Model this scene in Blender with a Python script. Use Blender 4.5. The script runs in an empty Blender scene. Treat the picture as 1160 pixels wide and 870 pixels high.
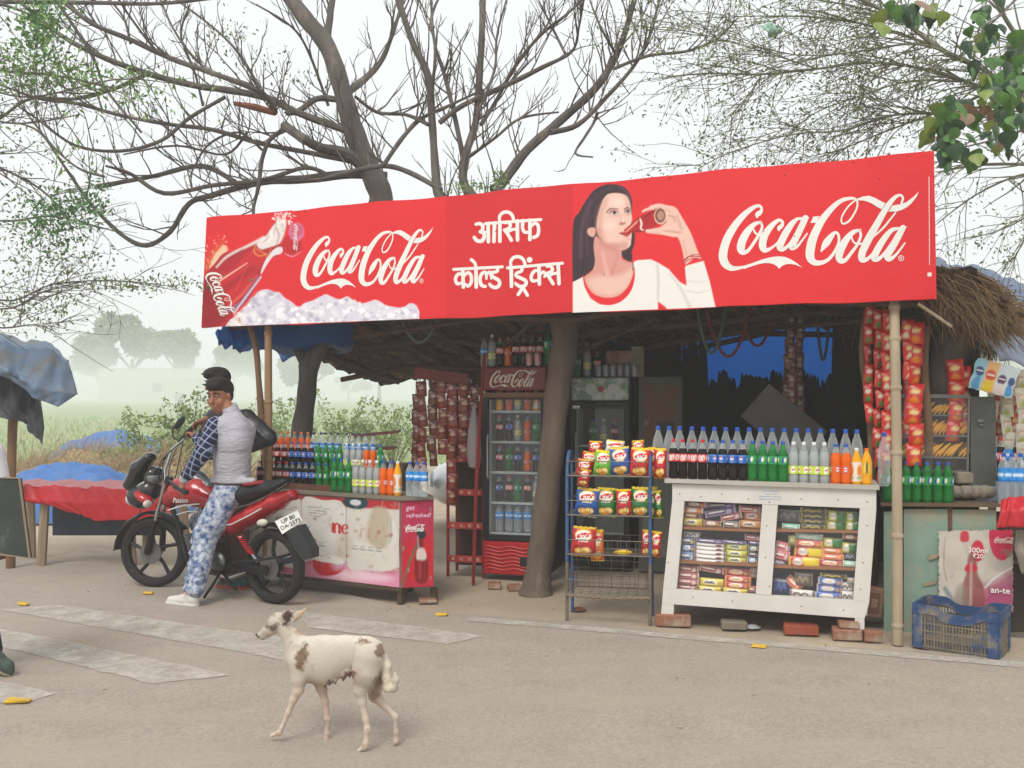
import bpy, math, random
import numpy as np
from mathutils import Vector, Matrix, Euler
random.seed(7); RNG = np.random.default_rng(7)
scn = bpy.context.scene
COL = scn.collection
# ------------------------------------------------------------------ camera, sky, sun, exposure
F = 1070.0; CX = 580.0; HY = 450.0; CH = 1.7        # focal length in photo pixels, centre column, horizon row, eye height
cam_d = bpy.data.cameras.new('camera'); cam = bpy.data.objects.new('camera', cam_d); COL.objects.link(cam)
cam_d.sensor_width = 36.0; cam_d.lens = 36.0 * F / 1160.0
cam_d.shift_y = 15.0 / 1160.0; cam_d.clip_start = 0.05; cam_d.clip_end = 2000.0
cam.location = (0, 0, CH); cam.rotation_euler = (math.radians(90), 0, 0)
scn.camera = cam
SUN_EL, SUN_AZ = 52.0, 200.0
w = bpy.data.worlds.new('World'); scn.world = w; w.use_nodes = True
nt = w.node_tree; nt.nodes.clear()
wo = nt.nodes.new('ShaderNodeOutputWorld'); bg = nt.nodes.new('ShaderNodeBackground')
sk = nt.nodes.new('ShaderNodeTexSky'); sk.sky_type = 'NISHITA'; sk.sun_disc = False
sk.sun_elevation = math.radians(SUN_EL); sk.sun_rotation = math.radians(SUN_AZ)
sk.air_density = 1.5; sk.dust_density = 6.0
hs = nt.nodes.new('ShaderNodeHueSaturation'); hs.inputs['Saturation'].default_value = 0.12
mx = nt.nodes.new('ShaderNodeMix'); mx.data_type = 'RGBA'; mx.inputs['Factor'].default_value = 0.9
mx.inputs['B'].default_value = (9.9, 10.15, 10.4, 1)       # thick even cloud
nt.links.new(sk.outputs[0], hs.inputs['Color']); nt.links.new(hs.outputs[0], mx.inputs['A'])
nt.links.new(mx.outputs['Result'], bg.inputs['Color']); bg.inputs['Strength'].default_value = 0.083
nt.links.new(bg.outputs[0], wo.inputs['Surface'])
sl = bpy.data.lights.new('sun', 'SUN'); sl.energy = 1.5; sl.angle = math.radians(22); sl.color = (1, .95, .88)
so = bpy.data.objects.new('sun', sl); COL.objects.link(so)
so.rotation_euler = (math.radians(90 - SUN_EL), 0, math.radians(180 - SUN_AZ))
so.location = (0, 0, 30)
scn.view_settings.view_transform = 'Standard'; scn.view_settings.look = 'None'
scn.view_settings.gamma = 1.0; scn.view_settings.exposure = 0.38
scn.cycles.use_denoising = True
try: scn.cycles.denoiser = 'OPENIMAGEDENOISE'
except Exception: pass
scn.cycles.max_bounces = 8; scn.cycles.diffuse_bounces = 3; scn.cycles.glossy_bounces = 3
scn.cycles.transmission_bounces = 5; scn.cycles.transparent_max_bounces = 12; scn.cycles.volume_bounces = 4
scn.cycles.caustics_reflective = False; scn.cycles.caustics_refractive = False

# ------------------------------------------------------------------ places: photo pixel -> point in the world
def P(px, py, Z): return Vector(((px - CX) / F * Z, Z, CH - (py - HY) / F * Z))
def G(px, py, z=0.0):
    Z = (CH - z) * F / (py - HY); return Vector(((px - CX) / F * Z, Z, z))
HAZE = 0.0046
class Plane:                                        # vertical plane: u along it, v up, n towards the viewer
    def __init__(s, a, b):
        s.o = Vector((a[0], a[1], 0)); d = Vector((b[0]-a[0], b[1]-a[1], 0)); s.L = d.length; s.d = d.normalized()
        s.n = Vector((s.d.y, -s.d.x, 0))
        s.rz = math.atan2(s.d.y, s.d.x)
    def w(s, u, v, t=0.0): return s.o + s.d*u + Vector((0,0,v)) + s.n*t
    def px(s, px, py, t=0.0):                       # pixel -> (u, v)
        o = s.o + s.n*t; r = Vector(((px-CX)/F, 1, -(py-HY)/F))
        k = (o.dot(s.n)) / (r.dot(s.n)); p = r*k
        q = p - o; return (q.dot(s.d), CH + p.z)
    def pw(s, px, py, t=0.0):
        u, v = s.px(px, py, t); return s.w(u, v, t)
def lin(h):
    if isinstance(h, str):
        h = h.lstrip('#'); h = [int(h[i:i+2], 16)/255 for i in (0, 2, 4)]
    return tuple((c/12.92 if c <= .04045 else ((c+.055)/1.055)**2.4) for c in h[:3])
# ------------------------------------------------------------------ materials
MATS = {}
def M(name, c1, c2=None, scale=6.0, rough=.6, metal=0.0, bump=0.0, bscale=30.0, attr=None, trans=0.0, ior=1.45,
      c3=None, s3=1.5, t3=.55, spec=.5, alpha=1.0, stretch=(1,1,1), coat=0.0, contrast=1.0, aa=.5, sss=0, glow=0):
    if name in MATS: return MATS[name]
    m = bpy.data.materials.new(name); m.use_nodes = True; t = m.node_tree; b = t.nodes['Principled BSDF']
    MATS[name] = m
    c1 = lin(c1); L = t.links.new
    b.inputs['Roughness'].default_value = rough; b.inputs['Metallic'].default_value = metal
    b.inputs['Specular IOR Level'].default_value = spec
    b.inputs['Transmission Weight'].default_value = trans; b.inputs['IOR'].default_value = ior
    b.inputs['Alpha'].default_value = alpha; b.inputs['Coat Weight'].default_value = coat
    tc = t.nodes.new('ShaderNodeTexCoord'); mp = t.nodes.new('ShaderNodeMapping'); mp.inputs['Scale'].default_value = stretch
    L(tc.outputs['Object'], mp.inputs['Vector'])
    def noise(sc, det=5, rough_=.6):
        n = t.nodes.new('ShaderNodeTexNoise'); n.inputs['Scale'].default_value = sc; n.inputs['Detail'].default_value = det
        n.inputs['Roughness'].default_value = rough_; L(mp.outputs[0], n.inputs['Vector']); return n.outputs['Fac']
    def ramp(fac, a, bb):
        r = t.nodes.new('ShaderNodeMapRange'); r.inputs['From Min'].default_value = a; r.inputs['From Max'].default_value = bb
        L(fac, r.inputs['Value']); return r.outputs['Result']
    def mix(fac, A, B):
        x = t.nodes.new('ShaderNodeMix'); x.data_type = 'RGBA'; L(fac, x.inputs['Factor'])
        for k, v in (('A', A), ('B', B)):
            if isinstance(v, tuple): x.inputs[k].default_value = (*v[:3], 1)
            else: L(v, x.inputs[k])
        return x.outputs['Result']
    base = c1
    if attr:
        a = t.nodes.new('ShaderNodeAttribute'); a.attribute_name = attr; base = a.outputs['Color']
    if c2 is not None:
        base = mix(ramp(noise(scale), .5-.22/contrast, .5+.22/contrast), base, lin(c2))
    if c3 is not None:                              # stains, dust, wear
        base = mix(ramp(noise(s3, 8, .7), t3, t3+.12), base, lin(c3))
    if isinstance(base, tuple): b.inputs['Base Color'].default_value = (*base, 1)
    else: L(base, b.inputs['Base Color'])
    if bump:
        bn = t.nodes.new('ShaderNodeBump'); bn.inputs['Strength'].default_value = aa; bn.inputs['Distance'].default_value = bump
        L(noise(bscale, 6), bn.inputs['Height']); L(bn.outputs[0], b.inputs['Normal'])
    return m
# ------------------------------------------------------------------ mesh builder
def rotm(e): return Euler(e).to_matrix() if not isinstance(e, Matrix) else e
class MB:
    def __init__(s): s.v = []; s.f = []; s.m = []
    def add(s, vs, fs, mi=0):
        o = len(s.v); s.v += [tuple(x) for x in vs]; s.f += [tuple(i+o for i in f) for f in fs]; s.m += [mi]*len(fs); return s
    def box(s, c, d, rot=None, mi=0, bev=0.0, taper=1.0):
        hx, hy, hz = d[0]/2, d[1]/2, d[2]/2; R = rotm(rot) if rot is not None else None; c = Vector(c)
        if bev <= 0:
            pts = [Vector((x*hx*(taper if z > 0 else 1), y*hy*(taper if z > 0 else 1), z*hz)) for z in (-1,1) for y in (-1,1) for x in (-1,1)]
            fs = [(0,2,3,1),(4,5,7,6),(0,1,5,4),(2,6,7,3),(0,4,6,2),(1,3,7,5)]
        else:
            b = min(bev, hx*.9, hy*.9, hz*.9); pts = []
            for (ix, iy, iz) in ((a, bb, cc) for cc in (-1,1) for bb in (-1,1) for a in (-1,1)):
                pts += [Vector((ix*hx, iy*(hy-b), iz*(hz-b))), Vector((ix*(hx-b), iy*hy, iz*(hz-b))), Vector((ix*(hx-b), iy*(hy-b), iz*hz))]
            def k(ix, iy, iz, w_): return ((iz+1)//2*4 + (iy+1)//2*2 + (ix+1)//2)*3 + w_
            fs = []
            for sg in (-1, 1):
                for ax in range(3):
                    o = [a for a in range(3) if a != ax]; q = []
                    for (p1, p2) in ((-1,-1),(1,-1),(1,1),(-1,1)):
                        ii = [0,0,0]; ii[ax] = sg; ii[o[0]] = p1; ii[o[1]] = p2; q.append(k(*ii, ax))
                    flip = (sg < 0) ^ (ax == 1)
                    fs.append(tuple(q[::-1]) if flip else tuple(q))
            for ax in range(3):
                o = [a for a in range(3) if a != ax]
                for p1 in (-1,1):
                    for p2 in (-1,1):
                        a = [0,0,0]; a[o[0]] = p1; a[o[1]] = p2; l = list(a); l[ax] = -1; r = list(a); r[ax] = 1
                        q = (k(*l, o[0]), k(*r, o[0]), k(*r, o[1]), k(*l, o[1]))
                        fs.append(q)
            for ix in (-1,1):
                for iy in (-1,1):
                    for iz in (-1,1): fs.append((k(ix,iy,iz,0), k(ix,iy,iz,1), k(ix,iy,iz,2)))
        if R is not None: pts = [R @ p for p in pts]
        return s.add([p + c for p in pts], fs, mi)
    def tube(s, pts, r, n=8, mi=0, cap=True, sq=1.0):
        pts = [Vector(p) for p in pts]; rs = r if hasattr(r, '__len__') else [r]*len(pts)
        o = len(s.v); prev = None
        for i, p in enumerate(pts):
            t = (pts[min(i+1, len(pts)-1)] - pts[max(i-1, 0)])
            t = t.normalized() if t.length > 1e-9 else Vector((0,0,1))
            if prev is None:
                a = Vector((0,0,1)) if abs(t.z) < .9 else Vector((1,0,0)); u = t.cross(a).normalized()
            else:
                u = (prev - t*prev.dot(t)); u = u.normalized() if u.length > 1e-6 else t.orthogonal().normalized()
            prev = u; v = t.cross(u)
            for k in range(n):
                a = 2*math.pi*k/n; s.v.append(tuple(p + (u*math.cos(a) + v*math.sin(a)*sq)*rs[i]))
        for i in range(len(pts)-1):
            for k in range(n):
                a = o+i*n+k; b = o+i*n+(k+1) % n; s.f.append((a, b, b+n, a+n)); s.m.append(mi)
        if cap:
            s.f.append(tuple(o+k for k in range(n))[::-1]); s.m.append(mi)
            e = o+(len(pts)-1)*n; s.f.append(tuple(e+k for k in range(n))); s.m.append(mi)
        return s
    def lathe(s, prof, n=16, c=(0,0,0), rot=None, mis=None, sx=1.0, sy=1.0):   # prof: (r, z) bottom to top
        o = len(s.v); R = rotm(rot) if rot is not None else None; c = Vector(c)
        for (r, z) in prof:
            for k in range(n):
                a = 2*math.pi*k/n; p = Vector((r*math.cos(a)*sx, r*math.sin(a)*sy, z))
                if R is not None: p = R @ p
                s.v.append(tuple(p + c))
        for i in range(len(prof)-1):
            for k in range(n):
                a = o+i*n+k; b = o+i*n+(k+1) % n; s.f.append((a, b, b+n, a+n)); s.m.append(mis[i] if mis else 0)
        if prof[0][0] > 1e-5: s.f.append(tuple(o+k for k in range(n))[::-1]); s.m.append(mis[0] if mis else 0)
        e = o+(len(prof)-1)*n
        if prof[-1][0] > 1e-5: s.f.append(tuple(e+k for k in range(n))); s.m.append(mis[-1] if mis else 0)
        return s
    def prism(s, poly, t0, t1, fn, mi=0):           # poly in (a,b), extruded between t0 and t1, fn(a,b,t)->point
        n = len(poly); o = len(s.v)
        for t in (t0, t1): s.v += [tuple(fn(a, b, t)) for a, b in poly]
        s.f.append(tuple(o+i for i in range(n))[::-1]); s.f.append(tuple(o+n+i for i in range(n)))
        s.f += [(o+i, o+(i+1) % n, o+n+(i+1) % n, o+n+i) for i in range(n)]; s.m += [mi]*(n+2); return s
    def xf(s, mat, i0=0):
        s.v[i0:] = [tuple(mat @ Vector(p)) for p in s.v[i0:]]; return s
    def mesh(s, name, mats, smooth=40):
        me = bpy.data.meshes.new(name); me.from_pydata(s.v, [], s.f)
        for m in (mats if isinstance(mats, (list, tuple)) else [mats]): me.materials.append(m)
        me.polygons.foreach_set('material_index', s.m)
        if smooth:
            me.polygons.foreach_set('use_smooth', [True]*len(s.f)); me.update()
            me.set_sharp_from_angle(angle=math.radians(smooth))
        me.update(); return me
    def build(s, name, mats, parent=None, smooth=40, label=None):
        return link(name, s.mesh(name, mats, smooth), parent, label)
def link(name, me, parent=None, label=None, loc=None):
    o = bpy.data.objects.new(name, me); COL.objects.link(o)
    if parent is not None: o.parent = parent
    if label: o['label'] = label
    if loc is not None: o.location = loc
    return o
def npmesh(name, v, f, mat, smooth=True, col=None):
    me = bpy.data.meshes.new(name); v = np.asarray(v, dtype=np.float32); f = np.asarray(f, dtype=np.int32)
    me.vertices.add(len(v)); me.vertices.foreach_set('co', v.ravel())
    k = f.shape[1]; me.loops.add(f.size); me.loops.foreach_set('vertex_index', f.ravel())
    me.polygons.add(len(f)); me.polygons.foreach_set('loop_start', np.arange(0, f.size, k, dtype=np.int32))
    me.update(calc_edges=True); me.validate()
    if smooth: me.polygons.foreach_set('use_smooth', np.ones(len(me.polygons), dtype=bool))
    if mat: me.materials.append(mat)
    if col is not None: setcol(me, col)
    return me
def setcol(me, col):
    a = me.color_attributes.new('Col', 'FLOAT_COLOR', 'POINT'); c = np.ones((len(col), 4), dtype=np.float32); c[:, :3] = col
    a.data.foreach_set('color', c.ravel())
def E(name, loc, label, cat, group=None, rz=0.0):
    o = bpy.data.objects.new(name, None); COL.objects.link(o); o.location = loc; o.rotation_euler = (0, 0, rz)
    o.empty_display_size = .1; o['label'] = label; o['category'] = cat
    if group: o['group'] = group
    return o
def tag(o, label, cat, group=None):
    o['label'] = label; o['category'] = cat
    if group: o['group'] = group
    return o
def struct(o): o['kind'] = 'structure'; return o
def recopy(src, loc=None, rz=None, label=None, group=None, scale=None):      # a thing, its parts and their sub-parts
    def cp(o, par):
        c = o.copy(); COL.objects.link(c)
        if par is not None:
            c.parent = par
        for k in o.children: cp(k, c)
        return c
    c = cp(src, None)
    if loc is not None: c.location = loc
    if rz is not None: c.rotation_euler = (0, 0, rz)
    if label: c['label'] = label
    if group: c['group'] = group
    if scale: c.scale = (scale,)*3 if not hasattr(scale, '__len__') else scale
    return c
# ------------------------------------------------------------------ painting colours on a fine grid (print, markings)
def smooth_closed(pts, n=6):
    pts = np.array(pts, float); N = len(pts); out = []
    for i in range(N):
        p0, p1, p2, p3 = pts[(i-1) % N], pts[i], pts[(i+1) % N], pts[(i+2) % N]
        for t in np.arange(n)/n:
            out.append(.5*((2*p1)+(-p0+p2)*t+(2*p0-5*p1+4*p2-p3)*t*t+(-p0+3*p1-3*p2+p3)*t**3))
    return np.array(out)
def smooth_open(pts, n=6):
    pts = np.array(pts, float); N = len(pts); out = []
    for i in range(N-1):
        p0, p1, p2, p3 = pts[max(i-1, 0)], pts[i], pts[i+1], pts[min(i+2, N-1)]
        for t in np.arange(n)/n:
            out.append(.5*((2*p1)+(-p0+p2)*t+(2*p0-5*p1+4*p2-p3)*t*t+(-p0+3*p1-3*p2+p3)*t**3))
    out.append(pts[-1]); return np.array(out)
def sdpoly(q, poly):                                # signed distance, negative inside
    d = np.full(len(q), 1e18); inside = np.zeros(len(q), bool); n = len(poly)
    for i in range(n):
        a = poly[i]; b = poly[(i+1) % n]; e = b-a; w_ = q-a; L2 = (e@e) or 1e-12
        t = np.clip((w_@e)/L2, 0, 1); r = w_-t[:, None]*e; d = np.minimum(d, (r*r).sum(1))
        c = ((a[1] <= q[:, 1]) & (b[1] > q[:, 1])) | ((b[1] <= q[:, 1]) & (a[1] > q[:, 1]))
        if b[1] != a[1]:
            xi = a[0]+(q[:, 1]-a[1])*(b[0]-a[0])/(b[1]-a[1]); inside ^= c & (q[:, 0] < xi)
    d = np.sqrt(d); return np.where(inside, -d, d)
def sdline(q, pts, ws=None):
    d = np.full(len(q), 1e18)
    for i in range(len(pts)-1):
        a = np.array(pts[i][:2], float); b = np.array(pts[i+1][:2], float); e = b-a; L2 = (e@e) or 1e-12
        t = np.clip(((q-a)@e)/L2, 0, 1); r = q-a-t[:, None]*e
        wa, wb = (pts[i][2], pts[i+1][2]) if len(pts[i]) > 2 else (0, 0)
        d = np.minimum(d, np.sqrt((r*r).sum(1)) - (wa+(wb-wa)*t)/2)
    return d
def paint(q, base, layers):
    col = np.tile(np.array(lin(base)), (len(q), 1))
    for L in layers:
        kind, geo, c, fe = L[0], L[1], L[2], L[3]; al = L[4] if len(L) > 4 else 1.0
        if kind == 'poly': g = np.array(geo, float); d = sdpoly(q, g)
        elif kind == 'blob': d = sdpoly(q, smooth_closed(geo, 4))
        elif kind == 'line': d = sdline(q, geo)
        elif kind == 'curve': d = sdline(q, smooth_open(geo, 4))
        elif kind == 'disc': d = (np.sqrt(((q[:, 0]-geo[0])/geo[2])**2+((q[:, 1]-geo[1])/geo[3])**2)-1)*min(geo[2], geo[3])
        elif kind == 'spots':
            d = np.full(len(q), 1e9)
            for (x, y, r) in geo: d = np.minimum(d, np.hypot(q[:, 0]-x, q[:, 1]-y)-r)
        m = np.clip(.5-d/max(fe, 1e-6), 0, 1)*al
        col = col*(1-m[:, None])+np.array(lin(c))*m[:, None]
    return col
def grid(nx, ny):
    i = np.arange(nx*ny).reshape(ny, nx); return np.stack([i[:-1, :-1], i[:-1, 1:], i[1:, 1:], i[1:, :-1]], -1).reshape(-1, 4)
# ------------------------------------------------------------------ smooth continuous bodies (implicit surface)
class SDF:
    def __init__(s, lo, hi, h): 
        s.lo = np.array(lo, float); s.h = h; s.n = np.ceil((np.array(hi)-s.lo)/h).astype(int)+1
        s.g = np.full(s.n, .2); s.ax = [s.lo[i]+h*np.arange(s.n[i]) for i in range(3)]
    def _sub(s, lo, hi, m):
        a = np.clip(((np.array(lo)-m-s.lo)/s.h).astype(int), 0, s.n-1); b = np.clip(((np.array(hi)+m-s.lo)/s.h).astype(int)+2, 1, s.n)
        sl_ = tuple(slice(a[i], b[i]) for i in range(3)); X = np.meshgrid(*[s.ax[i][sl_[i]] for i in range(3)], indexing='ij'); return sl_, X
    def _mix(s, sl_, d, k, sub=False):
        g = s.g[sl_]
        if sub: h = np.clip(.5-.5*(g+d)/k, 0, 1); s.g[sl_] = g*(1-h)+(-d)*h+k*h*(1-h)
        else: h = np.clip(.5+.5*(d-g)/k, 0, 1); s.g[sl_] = d*(1-h)+g*h-k*h*(1-h)
    def cap(s, a, b, ra, rb, k=.02, sub=False, flat=None):          # tapered capsule; flat=(axis vector, ratio) squashes it
        a = np.array(a, float); b = np.array(b, float); R = max(ra, rb)
        sl_, X = s._sub(np.minimum(a, b)-R*1.3, np.maximum(a, b)+R*1.3, k+.02)
        q = np.stack([X[i]-a[i] for i in range(3)], -1); e = b-a; L2 = (e@e) or 1e-12
        t = np.clip((q@e)/L2, 0, 1); r = q-t[..., None]*e
        if flat is not None:
            n = np.array(flat[0], float); n /= np.linalg.norm(n); r = r+((r@n)*(1/flat[1]-1))[..., None]*n
        d = np.sqrt((r*r).sum(-1))-(ra+(rb-ra)*t)
        if flat is not None: d = d*min(1, flat[1]+.2)
        s._mix(sl_, d, k, sub); return s
    def chain(s, pts, k=.02, **kw):
        for i in range(len(pts)-1): s.cap(pts[i][:3], pts[i+1][:3], pts[i][3], pts[i+1][3], k, **kw)
        return s
    def ell(s, c, r, k=.02, rot=None, sub=False):
        c = np.array(c, float); R = max(r); sl_, X = s._sub(c-R, c+R, k+.02)
        q = np.stack([X[i]-c[i] for i in range(3)], -1)
        if rot is not None: q = q@np.array(rotm(rot))
        r = np.array(r, float); k0 = np.sqrt(((q/r)**2).sum(-1)); k1 = np.sqrt(((q/(r*r))**2).sum(-1))+1e-9
        s._mix(sl_, k0*(k0-1)/k1, k, sub); return s
    def cut(s, p, n):                               # keep the side the normal points away from
        X = np.meshgrid(*s.ax, indexing='ij'); n = np.array(n, float); n /= np.linalg.norm(n)
        s.g = np.maximum(s.g, sum((X[i]-p[i])*n[i] for i in range(3))); return s
    def mesh(s):
        g = s.g; n = g.shape; ins = g < 0
        c = [g[a:n[0]-1+a, b:n[1]-1+b, d:n[2]-1+d] for a in (0,1) for b in (0,1) for d in (0,1)]
        neg = sum((x < 0).astype(np.int8) for x in c); act = (neg > 0) & (neg < 8)
        idx = np.full(act.shape, -1); ai = np.argwhere(act); idx[act] = np.arange(len(ai))
        cv = np.stack([x[act] for x in c], -1); offs = np.array([(a,b,d) for a in (0,1) for b in (0,1) for d in (0,1)], float)
        acc = np.zeros((len(ai), 3)); cnt = np.zeros(len(ai))
        for i in range(8):
            for j in range(i+1, 8):
                if np.abs(offs[i]-offs[j]).sum() != 1: continue
                a = cv[:, i]; b = cv[:, j]; m = (a < 0) != (b < 0); t = np.where(m, a/np.where(a-b == 0, 1e-9, a-b), 0)
                acc += np.where(m[:, None], offs[i]+(offs[j]-offs[i])*t[:, None], 0); cnt += m
        v = (ai+acc/np.maximum(cnt, 1)[:, None])*s.h+s.lo; F_ = []
        for ax in range(3):
            sa = [slice(None)]*3; sb = [slice(None)]*3; sa[ax] = slice(0, -1); sb[ax] = slice(1, None)
            A = ins[tuple(sa)]; B = ins[tuple(sb)]; e = np.argwhere(A != B); o = [i for i in range(3) if i != ax]
            e = e[(e[:, o[0]] > 0) & (e[:, o[1]] > 0) & (e[:, o[0]] < n[o[0]]-1) & (e[:, o[1]] < n[o[1]]-1)]
            fl = A[tuple(e.T)]
            def at(d0, d1):
                q = e.copy(); q[:, o[0]] -= d0; q[:, o[1]] -= d1; return idx[tuple(q.T)]
            q = np.stack([at(1,1), at(0,1), at(0,0), at(1,0)], -1)
            if ax == 1: fl = ~fl
            q[~fl] = q[~fl][:, ::-1]; F_.append(q)
        f = np.concatenate(F_); f = f[(f >= 0).all(1)]; return v, f
# ================================================================== SETTING: ground, road, markings, field, far buildings and trees
RD = Plane((-2.82, 8.73), (2.90, 6.48))             # direction of the road and of the hoarding
dirt = M('dirt', '#b0a18c', '#a3937d', scale=1.2, rough=.95, bump=.01, bscale=40, c3='#b9ab97', s3=.7, t3=.5)
gm = MB(); nx = 60
def gsheet(name, x0, x1, y0, y1, z, n, amp, mat):
    xs = np.linspace(x0, x1, n); ys = np.linspace(y0, y1, n); X, Y = np.meshgrid(xs, ys)
    Z = z + amp*(np.sin(X*2.1+1)*np.cos(Y*1.7)+.5*np.sin(X*5.3+Y*3.1))
    return link(name, npmesh(name, np.stack([X, Y, Z], -1).reshape(-1, 3), grid(n, n), mat))
struct(gsheet('ground', -930, 930, -40, 1320, -.02, 3, 0, dirt))
struct(gsheet('dirt_verge', -14, 12, 5, 24, -.012, 160, .004, dirt))
# road: kerbless asphalt with dust drifted over its ragged edge
asph = M('asphalt', '#a79d91', '#9c9286', scale=3.0, rough=.9, bump=.0035, bscale=260, c3='#a99c8a', s3=.55, t3=.56, aa=.7)
t = asph.node_tree; bsd = t.nodes['Principled BSDF']; src = bsd.inputs['Base Color'].links[0].from_socket
vor = t.nodes.new('ShaderNodeTexVoronoi'); vor.inputs['Scale'].default_value = 70
tcn = [n for n in t.nodes if n.type == 'TEX_COORD'][0]; t.links.new(tcn.outputs['Object'], vor.inputs['Vector'])
gx = t.nodes.new('ShaderNodeMix'); gx.data_type = 'RGBA'; gx.blend_type = 'MULTIPLY'; gx.inputs['Factor'].default_value = .42
cr = t.nodes.new('ShaderNodeValToRGB'); cr.color_ramp.elements[0].color = (.55,.55,.55,1); cr.color_ramp.elements[1].color = (1.35,1.32,1.28,1)
t.links.new(vor.outputs['Color'], cr.inputs[0]); t.links.new(src, gx.inputs['A']); t.links.new(cr.outputs[0], gx.inputs['B'])
# long worn wheel tracks and stains along the road
mp2 = t.nodes.new('ShaderNodeMapping'); mp2.inputs['Rotation'].default_value = (0, 0, -RD.rz); mp2.inputs['Scale'].default_value = (.25, 2.2, 1)
n2 = t.nodes.new('ShaderNodeTexNoise'); n2.inputs['Scale'].default_value = 1.6; n2.inputs['Detail'].default_value = 7
t.links.new(tcn.outputs['Object'], mp2.inputs[0]); t.links.new(mp2.outputs[0], n2.inputs['Vector'])
mr = t.nodes.new('ShaderNodeMapRange'); mr.inputs['From Min'].default_value = .42; mr.inputs['From Max'].default_value = .68; mr.inputs['To Max'].default_value = .6
t.links.new(n2.outputs['Fac'], mr.inputs[0])
g2 = t.nodes.new('ShaderNodeMix'); g2.data_type = 'RGBA'; t.links.new(mr.outputs[0], g2.inputs['Factor'])
t.links.new(gx.outputs['Result'], g2.inputs['A']); g2.inputs['B'].default_value = (*lin('#a69b8b'), 1)
t.links.new(g2.outputs['Result'], bsd.inputs['Base Color'])
e0, e1 = G(500, 698), G(1160, 753)
EDGE = Plane((e0.x, e0.y), (e1.x, e1.y))
def redge(u): return .05*math.sin(u*1.9)+.03*math.sin(u*5.7+1)+.02*math.sin(u*13)
mb = MB(); N = 240
us = [(-30+60*i/N) for i in range(N+1)]
top = [EDGE.w(u, .003, -.10-redge(u)-(.9 if u < -2.5 else .9*max(0, (1-(u+2.5)/2.5)) if u < 0 else 0)) for u in us]; bot = [EDGE.w(u, .003, 16) for u in us]
mb.add([tuple(a) for a in top+bot], [(i+N+1, i+N+2, i+1, i) for i in range(N)]); struct(mb.build('road', asph, smooth=0))
# worn white paint
wp = M('worn_paint', '#cfc9bd', '#bdb6aa', scale=5, rough=.8, bump=.002, bscale=200)
t = wp.node_tree; b = t.nodes['Principled BSDF']
n = t.nodes.new('ShaderNodeTexNoise'); n.inputs['Scale'].default_value = 6; n.inputs['Detail'].default_value = 12; n.inputs['Roughness'].default_value = .8
r = t.nodes.new('ShaderNodeMapRange'); r.inputs['From Min'].default_value = .34; r.inputs['From Max'].default_value = .6; r.inputs['To Min'].default_value = .22; r.inputs['To Max'].default_value = .85
tc = [q for q in t.nodes if q.type == 'TEX_COORD'][0]; t.links.new(tc.outputs['Object'], n.inputs['Vector']); t.links.new(n.outputs['Fac'], r.inputs[0]); t.links.new(r.outputs[0], b.inputs['Alpha'])
def ragged(poly, z, name):
    pts = [G(*p) for p in poly]; out = []
    for i, a in enumerate(pts):
        c = pts[(i+1) % len(pts)]; L = (c-a).length; k = max(2, int(L/.08))
        for j in range(k): q = a.lerp(c, j/k); out.append((q.x+random.uniform(-.012, .012), q.y+random.uniform(-.012, .012)))
    m = MB(); m.add([(x, y, z) for x, y in out], [tuple(range(len(out)))]); o = m.build(name, wp, smooth=0)
    if o.data.polygons[0].normal.z < 0: o.data.flip_normals()
    return struct(o)
ragged([(63, 686), (3, 692), (330, 750), (405, 736)], .008, 'crosswalk_stripe')
ragged([(-30, 707), (-30, 726), (174, 776), (262, 766)], .008, 'crosswalk_stripe')
ragged([(-40, 765), (-60, 800), (30, 797), (66, 787)], .008, 'crosswalk_stripe')
ragged([(330, 692), (352, 712), (505, 731), (550, 722)], .008, 'crosswalk_stripe')
lm = MB(); U0 = 0.25
for i in range(60):
    ua = U0+i*.12; ub = ua+.12
    o = len(lm.v); lm.v += [tuple(EDGE.w(uu, .008, tt+.006*math.sin(uu*9+tt*30))) for uu, tt in ((ua, -.02), (ua, .10), (ub, .10), (ub, -.02))]; lm.f.append((o, o+1, o+2, o+3)); lm.m.append(0)
struct(lm.build('edge_line', wp, smooth=0))
# field
fieldm = M('field', '#9aa878', '#8a9a6c', scale=.25, rough=1, c3='#9c9a70', s3=.06, t3=.5)
struct(gsheet('field', -900, 900, 24, 1300, -.006, 3, 0, fieldm))
v = []; f = []; 
for i in range(9000):
    y = 24+55*RNG.random()**1.6; x = RNG.uniform(-.62, .5)*y; h = RNG.uniform(.1, .28); a = RNG.uniform(0, 3.14); dx, dy = math.cos(a)*.045, math.sin(a)*.045
    o = len(v); v += [(x-dx, y-dy, 0), (x+dx, y+dy, 0), (x+RNG.uniform(-.09, .09), y, h)]; f.append((o, o+1, o+2))
crop = link('crop', npmesh('crop', v, f, M('crop_leaf', '#93a86c', '#a2b47c', scale=3, rough=.9), smooth=False)); crop['kind'] = 'stuff'; crop['label'] = 'low green crop growing over the hazy field'
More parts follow.
